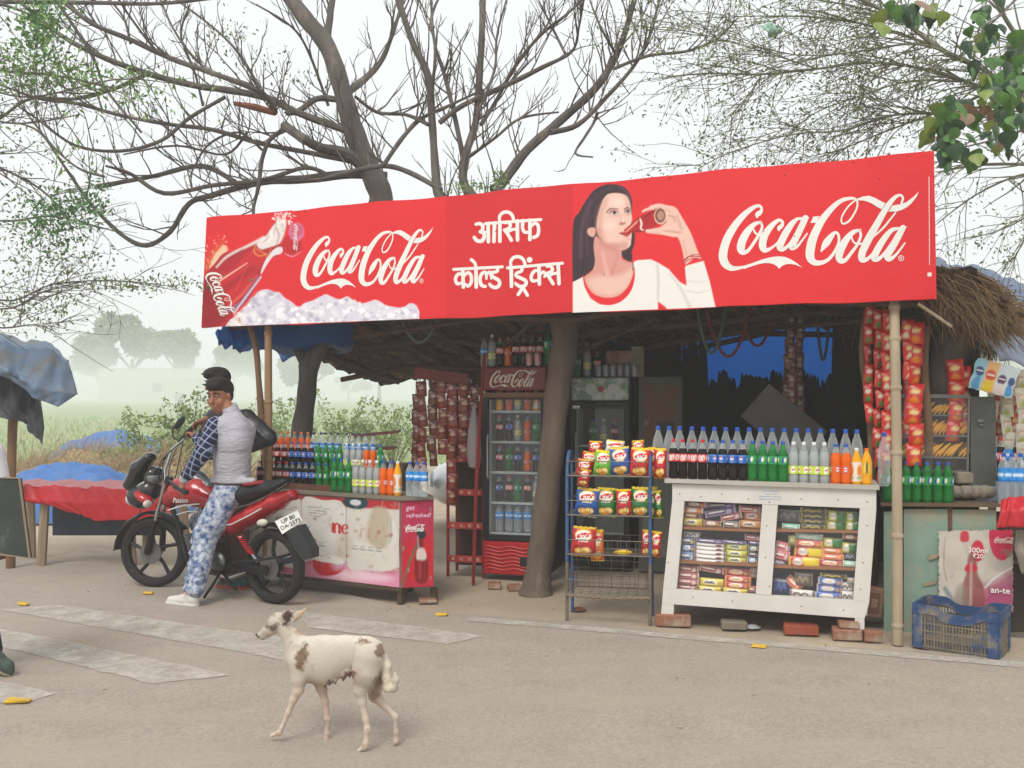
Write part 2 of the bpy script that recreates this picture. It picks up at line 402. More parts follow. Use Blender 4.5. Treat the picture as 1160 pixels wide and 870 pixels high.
# far building
wallm = M('pale_wall', '#cbb9a3', '#c2b29c', scale=.3, rough=.95); dk = M('dark_opening', '#39403f', rough=.9); roofm = M('flat_roof', '#b8ac98', rough=.95)
def building(x0, x1, Y, z1, dep, wins, label, step=None):
    b = E('building', ((x0+x1)/2, Y, 0), label, 'building', 'low pale buildings far across the field')
    W = x1-x0; m = MB(); m.box((0, dep/2, z1/2), (W, dep, z1)); m.build('wall', wallm, b, smooth=0)
    m = MB(); m.box((0, dep/2, z1+.12), (W+.5, dep+.5, .24)); m.build('roof', roofm, b, smooth=0)
    for (wx, wz, ww, wh) in wins:
        m = MB(); m.box((wx*4, -.02, wz*4-5.1), (ww*4, .2, wh*4)); m.build('window', dk, b, smooth=0)
        m = MB(); m.box((wx*4, -.2, wz*4-5.1-wh*2-.2), (ww*4+.8, .4, .3)); m.build('sill', roofm, b, smooth=0)
BY = 380.0
def bx(px): return (px-CX)/F*BY
def bz(py): return CH-(py-HY)/F*BY
building(bx(112), bx(232), BY, bz(418), 9, [(.6+i*.8, 2.7, 1.0, .9) for i in range(4)], 'long low pale building with a row of four square windows across the field')
building(bx(60), bx(150), BY+60, bz(424), 8, [(-2, 2, 1, 1)], 'pale low block standing left of the long building far off')
building(bx(225), bx(262), BY-40, bz(432), 6, [(0, 1.5, .9, 1.1)], 'small pale hut at the right end of the long far building')
building(bx(575), bx(680), BY+5, bz(425), 9, [(-2, 2.5, 1, 1)], 'pale far building behind the shop shelter')
# far trees
leafm = M('far_foliage', '#5c6b45', '#7a8557', scale=.8, rough=.95)
barkm = M('bark', '#574c43', '#6e6258', scale=9, rough=.95, bump=.012, bscale=22, stretch=(1,1,.25), c3='#3e362f', s3=3, t3=.55)
def crown_mesh(blobs, n, size, seed, squash=1.0):
    r = np.random.default_rng(seed); vol = np.array([b[3]**2 for b in blobs]); k = r.choice(len(blobs), n, p=vol/vol.sum()); bl = np.array(blobs)[k]
    d = r.normal(size=(n, 3)); d /= np.linalg.norm(d, axis=1)[:, None]; rad = bl[:, 3]*(.35+.65*r.random(n)**.45)
    c = bl[:, :3]+d*rad[:, None]*np.array([1, 1, squash]); s = size*(.5+r.random(n))
    a = r.normal(size=(n, 3)); a /= np.linalg.norm(a, axis=1)[:, None]; b = np.cross(a, r.normal(size=(n, 3))); b /= np.linalg.norm(b, axis=1)[:, None]+1e-9
    v = np.stack([c-a*s[:, None], c+b*s[:, None]*.45, c+a*s[:, None], c-b*s[:, None]*.45], 1).reshape(-1, 3); return v, np.arange(n*4).reshape(n, 4)
def far_tree(x, y, h, wd, label, seed, n=2500, size=.35, name='tree'):
    tr = E(name, (x, y, 0), label, 'tree', 'hazy trees beyond the field'); r = random.Random(seed)
    m = MB(); th = h*.45; m.tube([(0, 0, -.05), (r.uniform(-.2, .2), 0, th*.5), (r.uniform(-.3, .3), 0, th)], [h*.035, h*.028, h*.018], 8)
    for k in range(5):
        a = r.uniform(0, 6.28); m.tube([(0, 0, th*.7), (math.cos(a)*wd*.25, math.sin(a)*wd*.25, h*.6), (math.cos(a)*wd*.36, math.sin(a)*wd*.36, h*.78)], [h*.015, h*.009, h*.003], 6)
    m.build('trunk', barkm, tr)
    bl = [(r.uniform(-.33, .33)*wd, r.uniform(-.3, .3)*wd, h*r.uniform(.5, .86), h*r.uniform(.1, .2)) for _ in range(12)]
    v, f = crown_mesh(bl, n, size, seed); link('crown', npmesh('crown', v, f, leafm, smooth=False), tr)
k = 0
for (px, Y, ytop, wpx, lab) in [
    (150, 960, 352, 110, 'broad round hazy tree above the far pale building'), (205, 980, 372, 70, 'smaller faint tree right of the broad far tree'),
    (110, 900, 380, 50, 'faint low tree at the left of the far buildings'), (50, 780, 400, 90, 'hazy dark tree mass behind the blue tarp stall'),
    (265, 520, 385, 60, 'grey hazy tree behind the rider and the crooked pole'), (350, 260, 400, 90, 'hazy spreading tree behind the forked trunk'),
    (430, 300, 385, 100, 'hazy dense tree seen under the ragged thatch edge'), (395, 420, 425, 60, 'faint small tree between the two hazy trees under the thatch'),
    (500, 420, 400, 90, 'pale hazy tree behind the hanging red sachets'), (1150, 400, 380, 120, 'far tree behind the right end of the shelter')]:
    k += 1; x = (px-CX)/F*Y; h = CH+(HY-ytop)/F*Y; far_tree(x, Y, h, wpx/F*Y, lab, 100+k, 2600, .045*h)
# blue-tarp and straw mounds, roadside shrubs
def heap(name, c, r, h, mat, seed, n=40, stuff=None):
    xs = np.linspace(-1, 1, n); X, Y = np.meshgrid(xs, xs); R_ = np.sqrt(X*X+Y*Y); rr = np.random.default_rng(seed)
    ph = rr.random(8)*6; Z = np.clip(1-R_**1.6, -.02, 1)**.7 if False else np.maximum(1-R_**1.7, 0)**.8
    nz = sum(np.sin(X*(2+i)*1.9+ph[i])*np.cos(Y*(2.3+i)*1.7+ph[-i-1])/(2+i) for i in range(5))
    Z = Z*h*(1+.28*nz)-.03
    v = np.stack([X*r[0]*(1+.08*nz), Y*r[1], Z], -1).reshape(-1, 3); return npmesh(name, v, grid(n, n), mat)
strawm = M('straw', '#c0aa84', '#a8926e', scale=14, rough=.95, bump=.01, bscale=60)
def straw_heap(px, py, Z, r, h, label, seed):
    p = P(px, py, Z); t = E('straw_heap', (p.x, Z, 0), label, 'straw heap', 'heaps of straw and brushwood by the field')
    link('mound', heap('mound', None, r, h, strawm, seed), t); rr = random.Random(seed); m = MB()
    for i in range(1500):
        a = rr.uniform(0, 6.28); q = rr.random()**.6; x, y = math.cos(a)*q*r[0], math.sin(a)*q*r[1]; z = h*(max(0, 1-q**1.7))**.8*.9
        d = Vector((rr.uniform(-1, 1), rr.uniform(-1, 1), rr.uniform(-.15, .9))).normalized()*rr.uniform(.25, .75)
        m.tube([(x, y, z), (x+d.x, y+d.y, max(.01, z+d.z))], [.007, .003], 3, cap=False)
    s = m.build('stalk', M('stalk', '#b7a27e', '#94805f', scale=3, rough=.9), t); s['kind'] = 'stuff'
straw_heap(178, 0, 15.5, (1.5, .9), .62, 'tall loose straw heap behind the motorbike fork', 1)
straw_heap(100, 0, 19, (1.9, 1), .55, 'low straw heap behind the blue sheet', 2)
straw_heap(225, 0, 17.5, (1.4, .8), .5, 'straw heap half hidden behind the rider', 3)
def tarp_mesh(name, c, w_, d_, h, mat, seed, n=60):
    xs = np.linspace(-1, 1, n); X, Y = np.meshgrid(xs, xs); rr = np.random.default_rng(seed); ph = rr.random(12)*6
    base = h*np.clip(1-np.maximum(np.abs(X)**2.2, np.abs(Y)**2.2), 0, 1)**.6
    w1 = sum(np.abs(np.sin((X*math.cos(a)+Y*math.sin(a))*fq+p)) for a, fq, p in zip(rr.random(7)*3.1, 3+rr.random(7)*7, ph))/7
    Z = base*(.75+.5*w1)+.012; return npmesh(name, np.stack([X*w_, Y*d_, Z], -1).reshape(-1, 3), grid(n, n), mat)
bluem = M('blue_tarp', '#4a7ab8', '#3f6dab', scale=3, rough=.55, bump=.02, bscale=9, c3='#6d8fb4', s3=2, t3=.62)
for (px, Z, w_, h, lab, sd) in [(80, 13.2, .95, .7, 'bright blue plastic sheet heaped behind the red table', 5), (168, 13.6, .5, .35, 'small blue sheet lying by the straw behind the bike', 6), (128, 20.5, 1.3, .85, 'pale blue sheet over the straw further back', 7)]:
    o = link('tarpaulin', tarp_mesh('tarpaulin', None, w_, .6, h, bluem, sd)); o.location = ((px-CX)/F*Z, Z, 0); tag(o, lab, 'tarpaulin', 'blue sheets heaped by the field')
shrubm = M('shrub_leaf', '#8ba05e', '#6f8448', scale=2, rough=.9)
twigm = M('twig', '#7c7460', '#5f584a', scale=4, rough=.9)
def shrub(px, Z, h, wd, label, seed, n=700):
    t = E('shrub', ((px-CX)/F*Z, Z, 0), label, 'shrub', 'loose shrubs at the field edge'); r = random.Random(seed); m = MB(); tips = []
    for k in range(26):
        a = r.uniform(0, 6.28); q = r.uniform(.1, .5)*wd; hh = h*r.uniform(.45, 1); p2 = Vector((math.cos(a)*q, math.sin(a)*q, hh)); p1 = p2*.5+Vector((0, 0, hh*.12)); m.tube([(0, 0, 0), p1, p2], [.012, .008, .003], 4, cap=False)
        tips += [p1.lerp(p2, s/4)+Vector((r.uniform(-.1, .1),)*3) for s in range(5)]
    m.build('stem', twigm, t); bl = [(p.x, p.y, p.z, .12) for p in tips]; v, f = crown_mesh(bl, n, .045, seed); link('foliage', npmesh('foliage', v, f, shrubm, smooth=False), t)
shrub(172, 17, 1.5, 1.7, 'loose green shrub behind the motorbike windshield', 11, 1500)
shrub(215, 18, 1.9, 1.6, 'taller pale green shrub behind the rider arm', 12, 1600)
shrub(385, 20, 1.7, 2.6, 'pale green shrub behind the left counter bottles', 13, 1700)
shrub(445, 21, 1.5, 2.2, 'second pale shrub behind the left counter, nearer the sachets', 14, 1500)
shrub(330, 24, 1.9, 2.4, 'hazy shrub behind the crooked pole', 15, 1500)
# ================================================================== HOARDING
HO = RD
hoard = E('hoarding', tuple(HO.w(0, 0)), 'long red hoarding above the shop with white script lettering and a woman drinking', 'hoarding', rz=HO.rz)
def hl(u, v, t=0.0): return (u, -t, v)               # hoarding's own space
redm = M('red_print', '#e2222a', '#da1e26', scale=1.4, rough=.55, bump=.03, bscale=1.7, aa=.5)
red2 = M('dark_red_print', '#d61f28', '#ce1d25', scale=1.2, rough=.55, bump=.03, bscale=1.7, aa=.5)
whitem = M('white_print', '#f1efe9', '#e7e4de', scale=5, rough=.55)
framem = M('weathered_wood', '#8b7a66', '#6b5b49', scale=9, rough=.9, bump=.006, bscale=30, stretch=(1, 1, .2))
C4 = [HO.px(234, 247), HO.px(1058, 171), HO.px(1061, 338), HO.px(228, 371)]
def edge_v(u, top=True):
    a, b = (C4[0], C4[1]) if top else (C4[3], C4[2]); return a[1]+(b[1]-a[1])*(u-a[0])/(b[0]-a[0])+.006*math.sin(u*4.1+(1 if top else 0))+.003*math.sin(u*11)
def edge_u(v, left=True):
    a, b = (C4[3], C4[0]) if left else (C4[2], C4[1]); return a[0]+(b[0]-a[0])*(v-a[1])/(b[1]-a[1])
us_ = [HO.px(505, 300)[0], HO.px(649, 300)[0]]
for i, (m_, ua, ub) in enumerate([(redm, None, us_[0]), (red2, us_[0], us_[1]), (redm, us_[1], None)]):
    N = 24; mb = MB()
    for k in range(N+1):
        for top in (0, 1):
            v0 = C4[0][1] if top else C4[3][1]
            l = ua if ua is not None else edge_u(v0, True); r_ = ub if ub is not None else edge_u(C4[1][1] if top else C4[2][1], False)
            u = l+(r_-l)*k/N; vv = edge_v(u, bool(top))
            mb.v += [hl(u, vv, 0), hl(u, vv, -.05)]
    for k in range(N):
        a = k*4; mb.f += [(a, a+4, a+6, a+2), (a+1, a+3, a+7, a+5), (a, a+1, a+5, a+4), (a+2, a+6, a+7, a+3)]
    mb.f += [(0, 2, 3, 1), (N*4, N*4+1, N*4+3, N*4+2)]; mb.m = [0]*len(mb.f)
    mb.build('panel', m_, hoard, smooth=0)
mb = MB(); rr_ = random.Random(3)
for k in range(26):
    u = rr_.uniform(.1, 6.0); z = C4[3][1]+.02+rr_.random()*.95 if k % 2 else edge_v(u, True)-.02; mb.lathe([(rr_.uniform(.003, .007), 0), (0, .0012)], 6, c=hl(u, z, .0012), rot=(math.pi/2, 0, 0))
mb.build('stain_speck', M('speck', '#6e1a1a', rough=.8), hoard)['kind'] = 'stuff'
mb = MB()                                            # wooden battens behind the sheet
for z in (2.45, 2.85, 3.28): mb.box((3.07, .085, z), (6.05, .05, .06))
for u in (.1, 1.5, 3.0, 4.5, 6.0): mb.box((u, .13, 2.88), (.05, .04, .9))
mb.build('batten_frame', framem, hoard)
STK = [0]
def ribbon(pts, tofn, n=7, caps=True):              # pts (x,y,width) -> outline polygon points
    if len(pts) == 1: x, y, w_ = pts[0]; return [tofn(x+w_/2*math.cos(6.2832*k/16), y+w_/2*math.sin(6.2832*k/16)) for k in range(16)], [tuple(range(16))]
    c = smooth_open(pts, n); d = np.gradient(c[:, :2], axis=0); L = np.hypot(d[:, 0], d[:, 1])+1e-9; nn = np.stack([-d[:, 1]/L, d[:, 0]/L], 1)
    w_ = np.maximum(c[:, 2], .5)[:, None]/2; A = c[:, :2]+nn*w_; B = c[:, :2]-nn*w_; vs = []; fs = []
    for a, b in zip(A, B): vs += [a, b]
    for i in range(len(A)-1): fs.append((2*i, 2*i+1, 2*i+3, 2*i+2))
    if caps:
        for e in (0, -1):
            r = c[e, 2]/2
            if r > 4:
                o = len(vs); K = 8; sg = -1 if e == 0 else 1; dx, dy = d[e]/L[e]*sg; vs += [c[e, :2]+r*np.array([dx*math.sin(a)-dy*math.cos(a), dy*math.sin(a)+dx*math.cos(a)]) for a in [math.pi*k/K for k in range(K+1)]]
                fs += [tuple(range(o, o+K+1))]
    return [tofn(*p) for p in vs], fs
def LA(x, y): return HO.px(805+x/8.7, 210+y/8.7)
def LB(x, y): return HO.px(920+x/8.7, 210+y/8.7)
COCA = [('A', [(458,312,22),(463,288,50),(492,262,40),(503,232,26),(488,206,28),(455,203,32),(400,232,44),(320,300,60),(230,410,72),(158,540,80),(122,680,84),(140,765,80),(195,812,58),(250,818,40),(330,803,24),(420,776,10)]),
 ('A', [(495,362,24),(430,385,44),(360,460,70),(308,560,80),(300,630,78),(325,660,52),(372,640,34),(430,560,30),(488,465,28),(508,400,24),(488,360,22)]),
 ('A', [(422,430,16),(442,470,20),(480,488,20),(520,480,20),(580,430,22)]),
 ('A', [(672,440,24),(678,418,44),(705,392,34),(705,356,28),(665,346,34),(595,405,56),(530,500,74),(512,590,74),(532,635,58),(580,628,32),(640,585,22),(700,520,18)]),
 ('A', [(860,328,26),(800,380,56),(735,480,70),(688,580,70),(690,622,60),(732,622,36),(790,560,24),(855,450,20)]),
 ('A', [(935,322,60),(880,440,64),(815,570,66),(800,615,52),(846,608,28),(900,545,20),(952,474,14)]), ('A', [(850,328,26),(900,328,28),(962,318,14)]),
 ('B', [(86,658,6),(112,610,46),(145,560,70),(190,500,52),(228,464,28),(260,490,26),(262,560,26),(225,650,30),(160,730,34),(90,762,44),(20,758,60),(-20,700,84),(-8,580,88),(30,470,80),(100,340,70),(200,220,54),(290,150,42),(380,128,30),(430,138,22),(447,180,18),(430,250,18),(370,345,20),(310,378,18),(287,350,16),(302,290,16),(355,210,16),(425,148,14),(470,130,12)]),
 ('B', [(880,176,20),(895,125,22),(868,97,24),(815,120,38),(740,210,54),(640,380,66),(550,540,76),(495,660,72),(492,728,64),(540,728,40),(590,680,24),(650,590,18)]),
 ('B', [(585,525,14),(700,420,20),(770,335,18),(822,270,14)]),
 ('B', [(475,440,22),(400,465,46),(320,560,70),(268,680,72),(278,738,62),(325,738,40),(390,660,32),(450,575,28),(480,490,24),(462,442,22)]), ('B', [(390,510,16),(410,560,18),(460,578,18),(520,562,18)]),
 ('B', [(850,425,26),(780,445,44),(700,540,62),(630,660,68),(612,722,60),(660,722,40),(720,660,26),(800,540,18)]),
 ('B', [(895,418,56),(850,500,66),(790,610,68),(740,695,66),(762,728,46),(820,690,26),(870,630,20),(914,568,14)]), ('B', [(830,425,26),(870,422,22),(928,410,10)])]
SWP = [('A', [(300,800),(370,780),(440,755),(500,733),(560,716),(620,704),(680,700),(735,706),(790,728),(850,766),(905,812),(870,796),(835,782),(790,775),(750,776),(712,790),(675,822),(652,796),(620,776),(580,767),(530,766),(470,778),(400,800),(330,826)]),
 ('A', [(985,370),(1012,308),(1074,304),(1040,370)]),
 ('B', [(440,136),(500,110),(560,102),(620,124),(680,156),(724,178),(684,236),(640,212),(590,180),(540,158),(495,148),(450,150)]),
 ('B', [(790,200),(830,192),(870,188),(930,165),(1000,112),(1052,62),(1030,112),(980,176),(940,212),(890,240),(830,260),(752,258)])]
pts_ = [LA(75, 700), LB(1055, 700), LB(600, 60), LA(200, 845)]
LU0, LU1 = pts_[0][0], pts_[1][0]; LV0, LV1 = pts_[3][1], LB(895, 75)[1]
def logo(place, mat, parent, name='script_lettering', t0=.0008, mulw=1.0, dt=.00012, full=True):
    """place(a, b) with a in 0..1 along the word and b upward in the same unit -> (u, v); each stroke lies a hair above the last"""
    mb = MB(); W = LU1-LU0; t = t0
    def nm(fn, x, y): u, v = fn(x, y); return place((u-LU0)/W, (v-LV0)/W)
    for tg, st in COCA:
        fn = LA if tg == 'A' else LB; vs, fs = ribbon([(x, y, w_*mulw) for x, y, w_ in st], lambda x, y: nm(fn, x, y), n=6 if full else 3)
        mb.add([(a, -t, b) for a, b in vs], fs); t += dt
    for tg, pl in SWP:
        fn = LA if tg == 'A' else LB; mb.add([(*((lambda q: (q[0], -t, q[1]))(nm(fn, x, y))),) for x, y in pl], [tuple(range(len(pl)))]); t += dt
    if full:
        K = 16; c = (877, 718)
        for (r0, r1) in ((29, 23),):
            vs = [nm(LB, c[0]+r*math.cos(6.2832*k/K), c[1]+r*math.sin(6.2832*k/K)) for k in range(K) for r in (r0, r1)]
            mb.add([(a, -t, b) for a, b in vs], [(2*k, 2*k+1, (2*k+3) % (2*K), (2*k+2) % (2*K)) for k in range(K)])
        for st in ([(870,732,5),(870,704,5)], [(870,706,5),(884,708,5),(884,717,5),(870,719,5)], [(876,718,5),(886,732,5)]):
            vs, fs = ribbon(st, lambda x, y: nm(LB, x, y), n=2, caps=False); mb.add([(a, -t, b) for a, b in vs], fs); t += dt
    return mb.build(name, mat, parent, smooth=0)
Wd = LU1-LU0
logo(lambda a, b: (LU0+a*Wd, LV0+b*Wd), whitem, hoard)
ul0 = HO.px(340, 320)[0]; ul1 = HO.px(491, 262)[0]; vl0 = HO.px(385, 327)[1]
logo(lambda a, b: (ul0+a*(ul1-ul0), vl0+b*(ul1-ul0)*1.02), whitem, hoard)
# shop name in Devanagari
def LC(x, y): return HO.px(505+x/8.286, 235+y/8.286)
DEV = [[(372,152,28),(892,114,28)],[(268,282,34),(292,310,36),(335,316,36),(360,280,36),(356,245,32),(322,228,30)],[(284,158,30),(318,152,32),(346,170,34),(344,210,32),(320,230,26)],[(340,234,28),(400,230,28)],[(398,150,34),(400,322,34)],[(458,146,34),(452,320,34)],
 [(508,138,34),(508,318,34)],[(507,135,28),(506,84,30),(540,48,32),(590,46,32),(625,76,32),(640,128,28)],[(556,146,24),(588,142,30),(606,165,32),(594,195,32),(556,210,30)],[(552,212,32),(585,255,32),(616,308,34)],[(585,232,24),(625,208,28),(672,206,28)],[(672,126,34),(674,306,34)],
 [(790,120,34),(790,302,34)],[(724,125,34),(722,195,32),(742,232,32),(788,232,26)],[(792,190,26),(830,152,30),(864,162,32),(872,215,32),(862,262,32),(826,282,34)],
 [(75,582,28),(532,558,28)],[(160,580,34),(166,748,34)],[(160,628,26),(118,626,32),(92,668,32),(108,716,32),(156,706,26)],[(166,650,26),(208,612,30),(238,640,32),(240,700,32),(212,738,32),(188,722,26)],
 [(284,560,34),(287,748,34)],[(240,490,30),(272,520,30),(285,562,28)],[(372,742,30),(335,728,34),(322,672,34),(340,622,32),(370,608,30),(382,640,26),(382,670,22)],[(382,640,22),(402,610,28),(436,618,28),(428,668,22)],
 [(486,570,34),(484,600,30),(440,612,30),(424,636,32),(458,660,34),(500,688,34),(504,726,34),(474,752,34),(434,742,34),(412,720,28)],
 [(580,568,28),(1096,524,28)],[(615,562,34),(618,740,34)],[(612,556,28),(612,505,30),(640,470,32),(690,464,32),(730,492,32),(748,548,28)],[(788,492,54)],
 [(716,560,34),(712,598,30),(672,614,30),(660,640,32),(700,662,34),(752,690,34),(748,730,34),(706,744,34),(672,728,32),(655,712,26)],[(722,748,30),(700,790,32),(680,818,30)],[(722,748,30),(748,790,32),(768,826,30)],
 [(876,545,34),(880,720,34)],[(874,590,26),(832,600,32),(804,645,32),(816,690,32),(872,682,26)],[(884,640,22),(915,604,28),(938,630,28),(926,652,22)],
 [(950,556,24),(982,552,30),(1003,576,32),(990,604,32),(950,620,30)],[(946,622,32),(976,664,32),(1008,716,34)],[(985,640,22),(1010,622,28),(1056,620,28)],[(1056,535,34),(1064,716,34)]]
mb = MB(); t = .0008
for st in DEV:
    vs, fs = ribbon(st, LC, n=5); mb.add([(a, -t, b) for a, b in vs], fs); t += .00008
mb.build('shop_name_lettering', whitem, hoard, smooth=0)
mb = MB(); q0 = HO.px(1052, 200); q1 = HO.px(1052.6, 300)                  # printer's line and small mark at the right edge
mb.add([hl(q0[0], q0[1], .002), hl(q0[0]+.004, q0[1], .002), hl(q1[0]+.004, q1[1], .002), hl(q1[0], q1[1], .002)], [(0, 1, 2, 3)])
q1 = HO.px(1053, 311); mb.add([hl(q1[0]-.013, q1[1]-.013, .002), hl(q1[0]+.013, q1[1]-.013, .002), hl(q1[0]+.013, q1[1]+.013, .002), hl(q1[0]-.013, q1[1]+.013, .002)], [(0, 1, 2, 3)])
mb.build('small_print_mark', whitem, hoard, smooth=0)
# printed pictures: colours painted on a fine grid lying on the sheet
def topix(u, v):
    x = HO.o.x+HO.d.x*u; y = HO.o.y+HO.d.y*u; return CX+x/y*F, HY-(v-CH)/y*F
printm = M('picture_print', '#ffffff', attr='Col', rough=.55, bump=.03, bscale=1.7, aa=.5)
def picture(name, px0, px1, h, fn, keep, t=.0007):
    u0 = HO.px(px0, 300)[0]; u1 = HO.px(px1, 300)[0]; nu = int((u1-u0)/h)+1; nv = 200
    U = np.tile(np.linspace(u0, u1, nu), (nv, 1)); T = np.linspace(0, 1, nv)[:, None]
    vb = C4[3][1]+(C4[2][1]-C4[3][1])*(U-C4[3][0])/(C4[2][0]-C4[3][0])+.001; vt = C4[0][1]+(C4[1][1]-C4[0][1])*(U-C4[0][0])/(C4[1][0]-C4[0][0])-.001
    V = vb+(vt-vb)*T; X, Y = topix(U.ravel(), V.ravel()); q = np.stack([X, Y], 1); col, mask = fn(q)
    f = grid(nu, nv); f = f[mask[f].any(1)]; used = np.unique(f); re = np.full(nu*nv, -1); re[used] = np.arange(len(used))
    v = np.stack([U.ravel(), np.full(nu*nv, -t), V.ravel()], -1)[used]
    me = npmesh(name, v, re[f], printm, smooth=False, col=col[used]); return link(name, me, hoard)
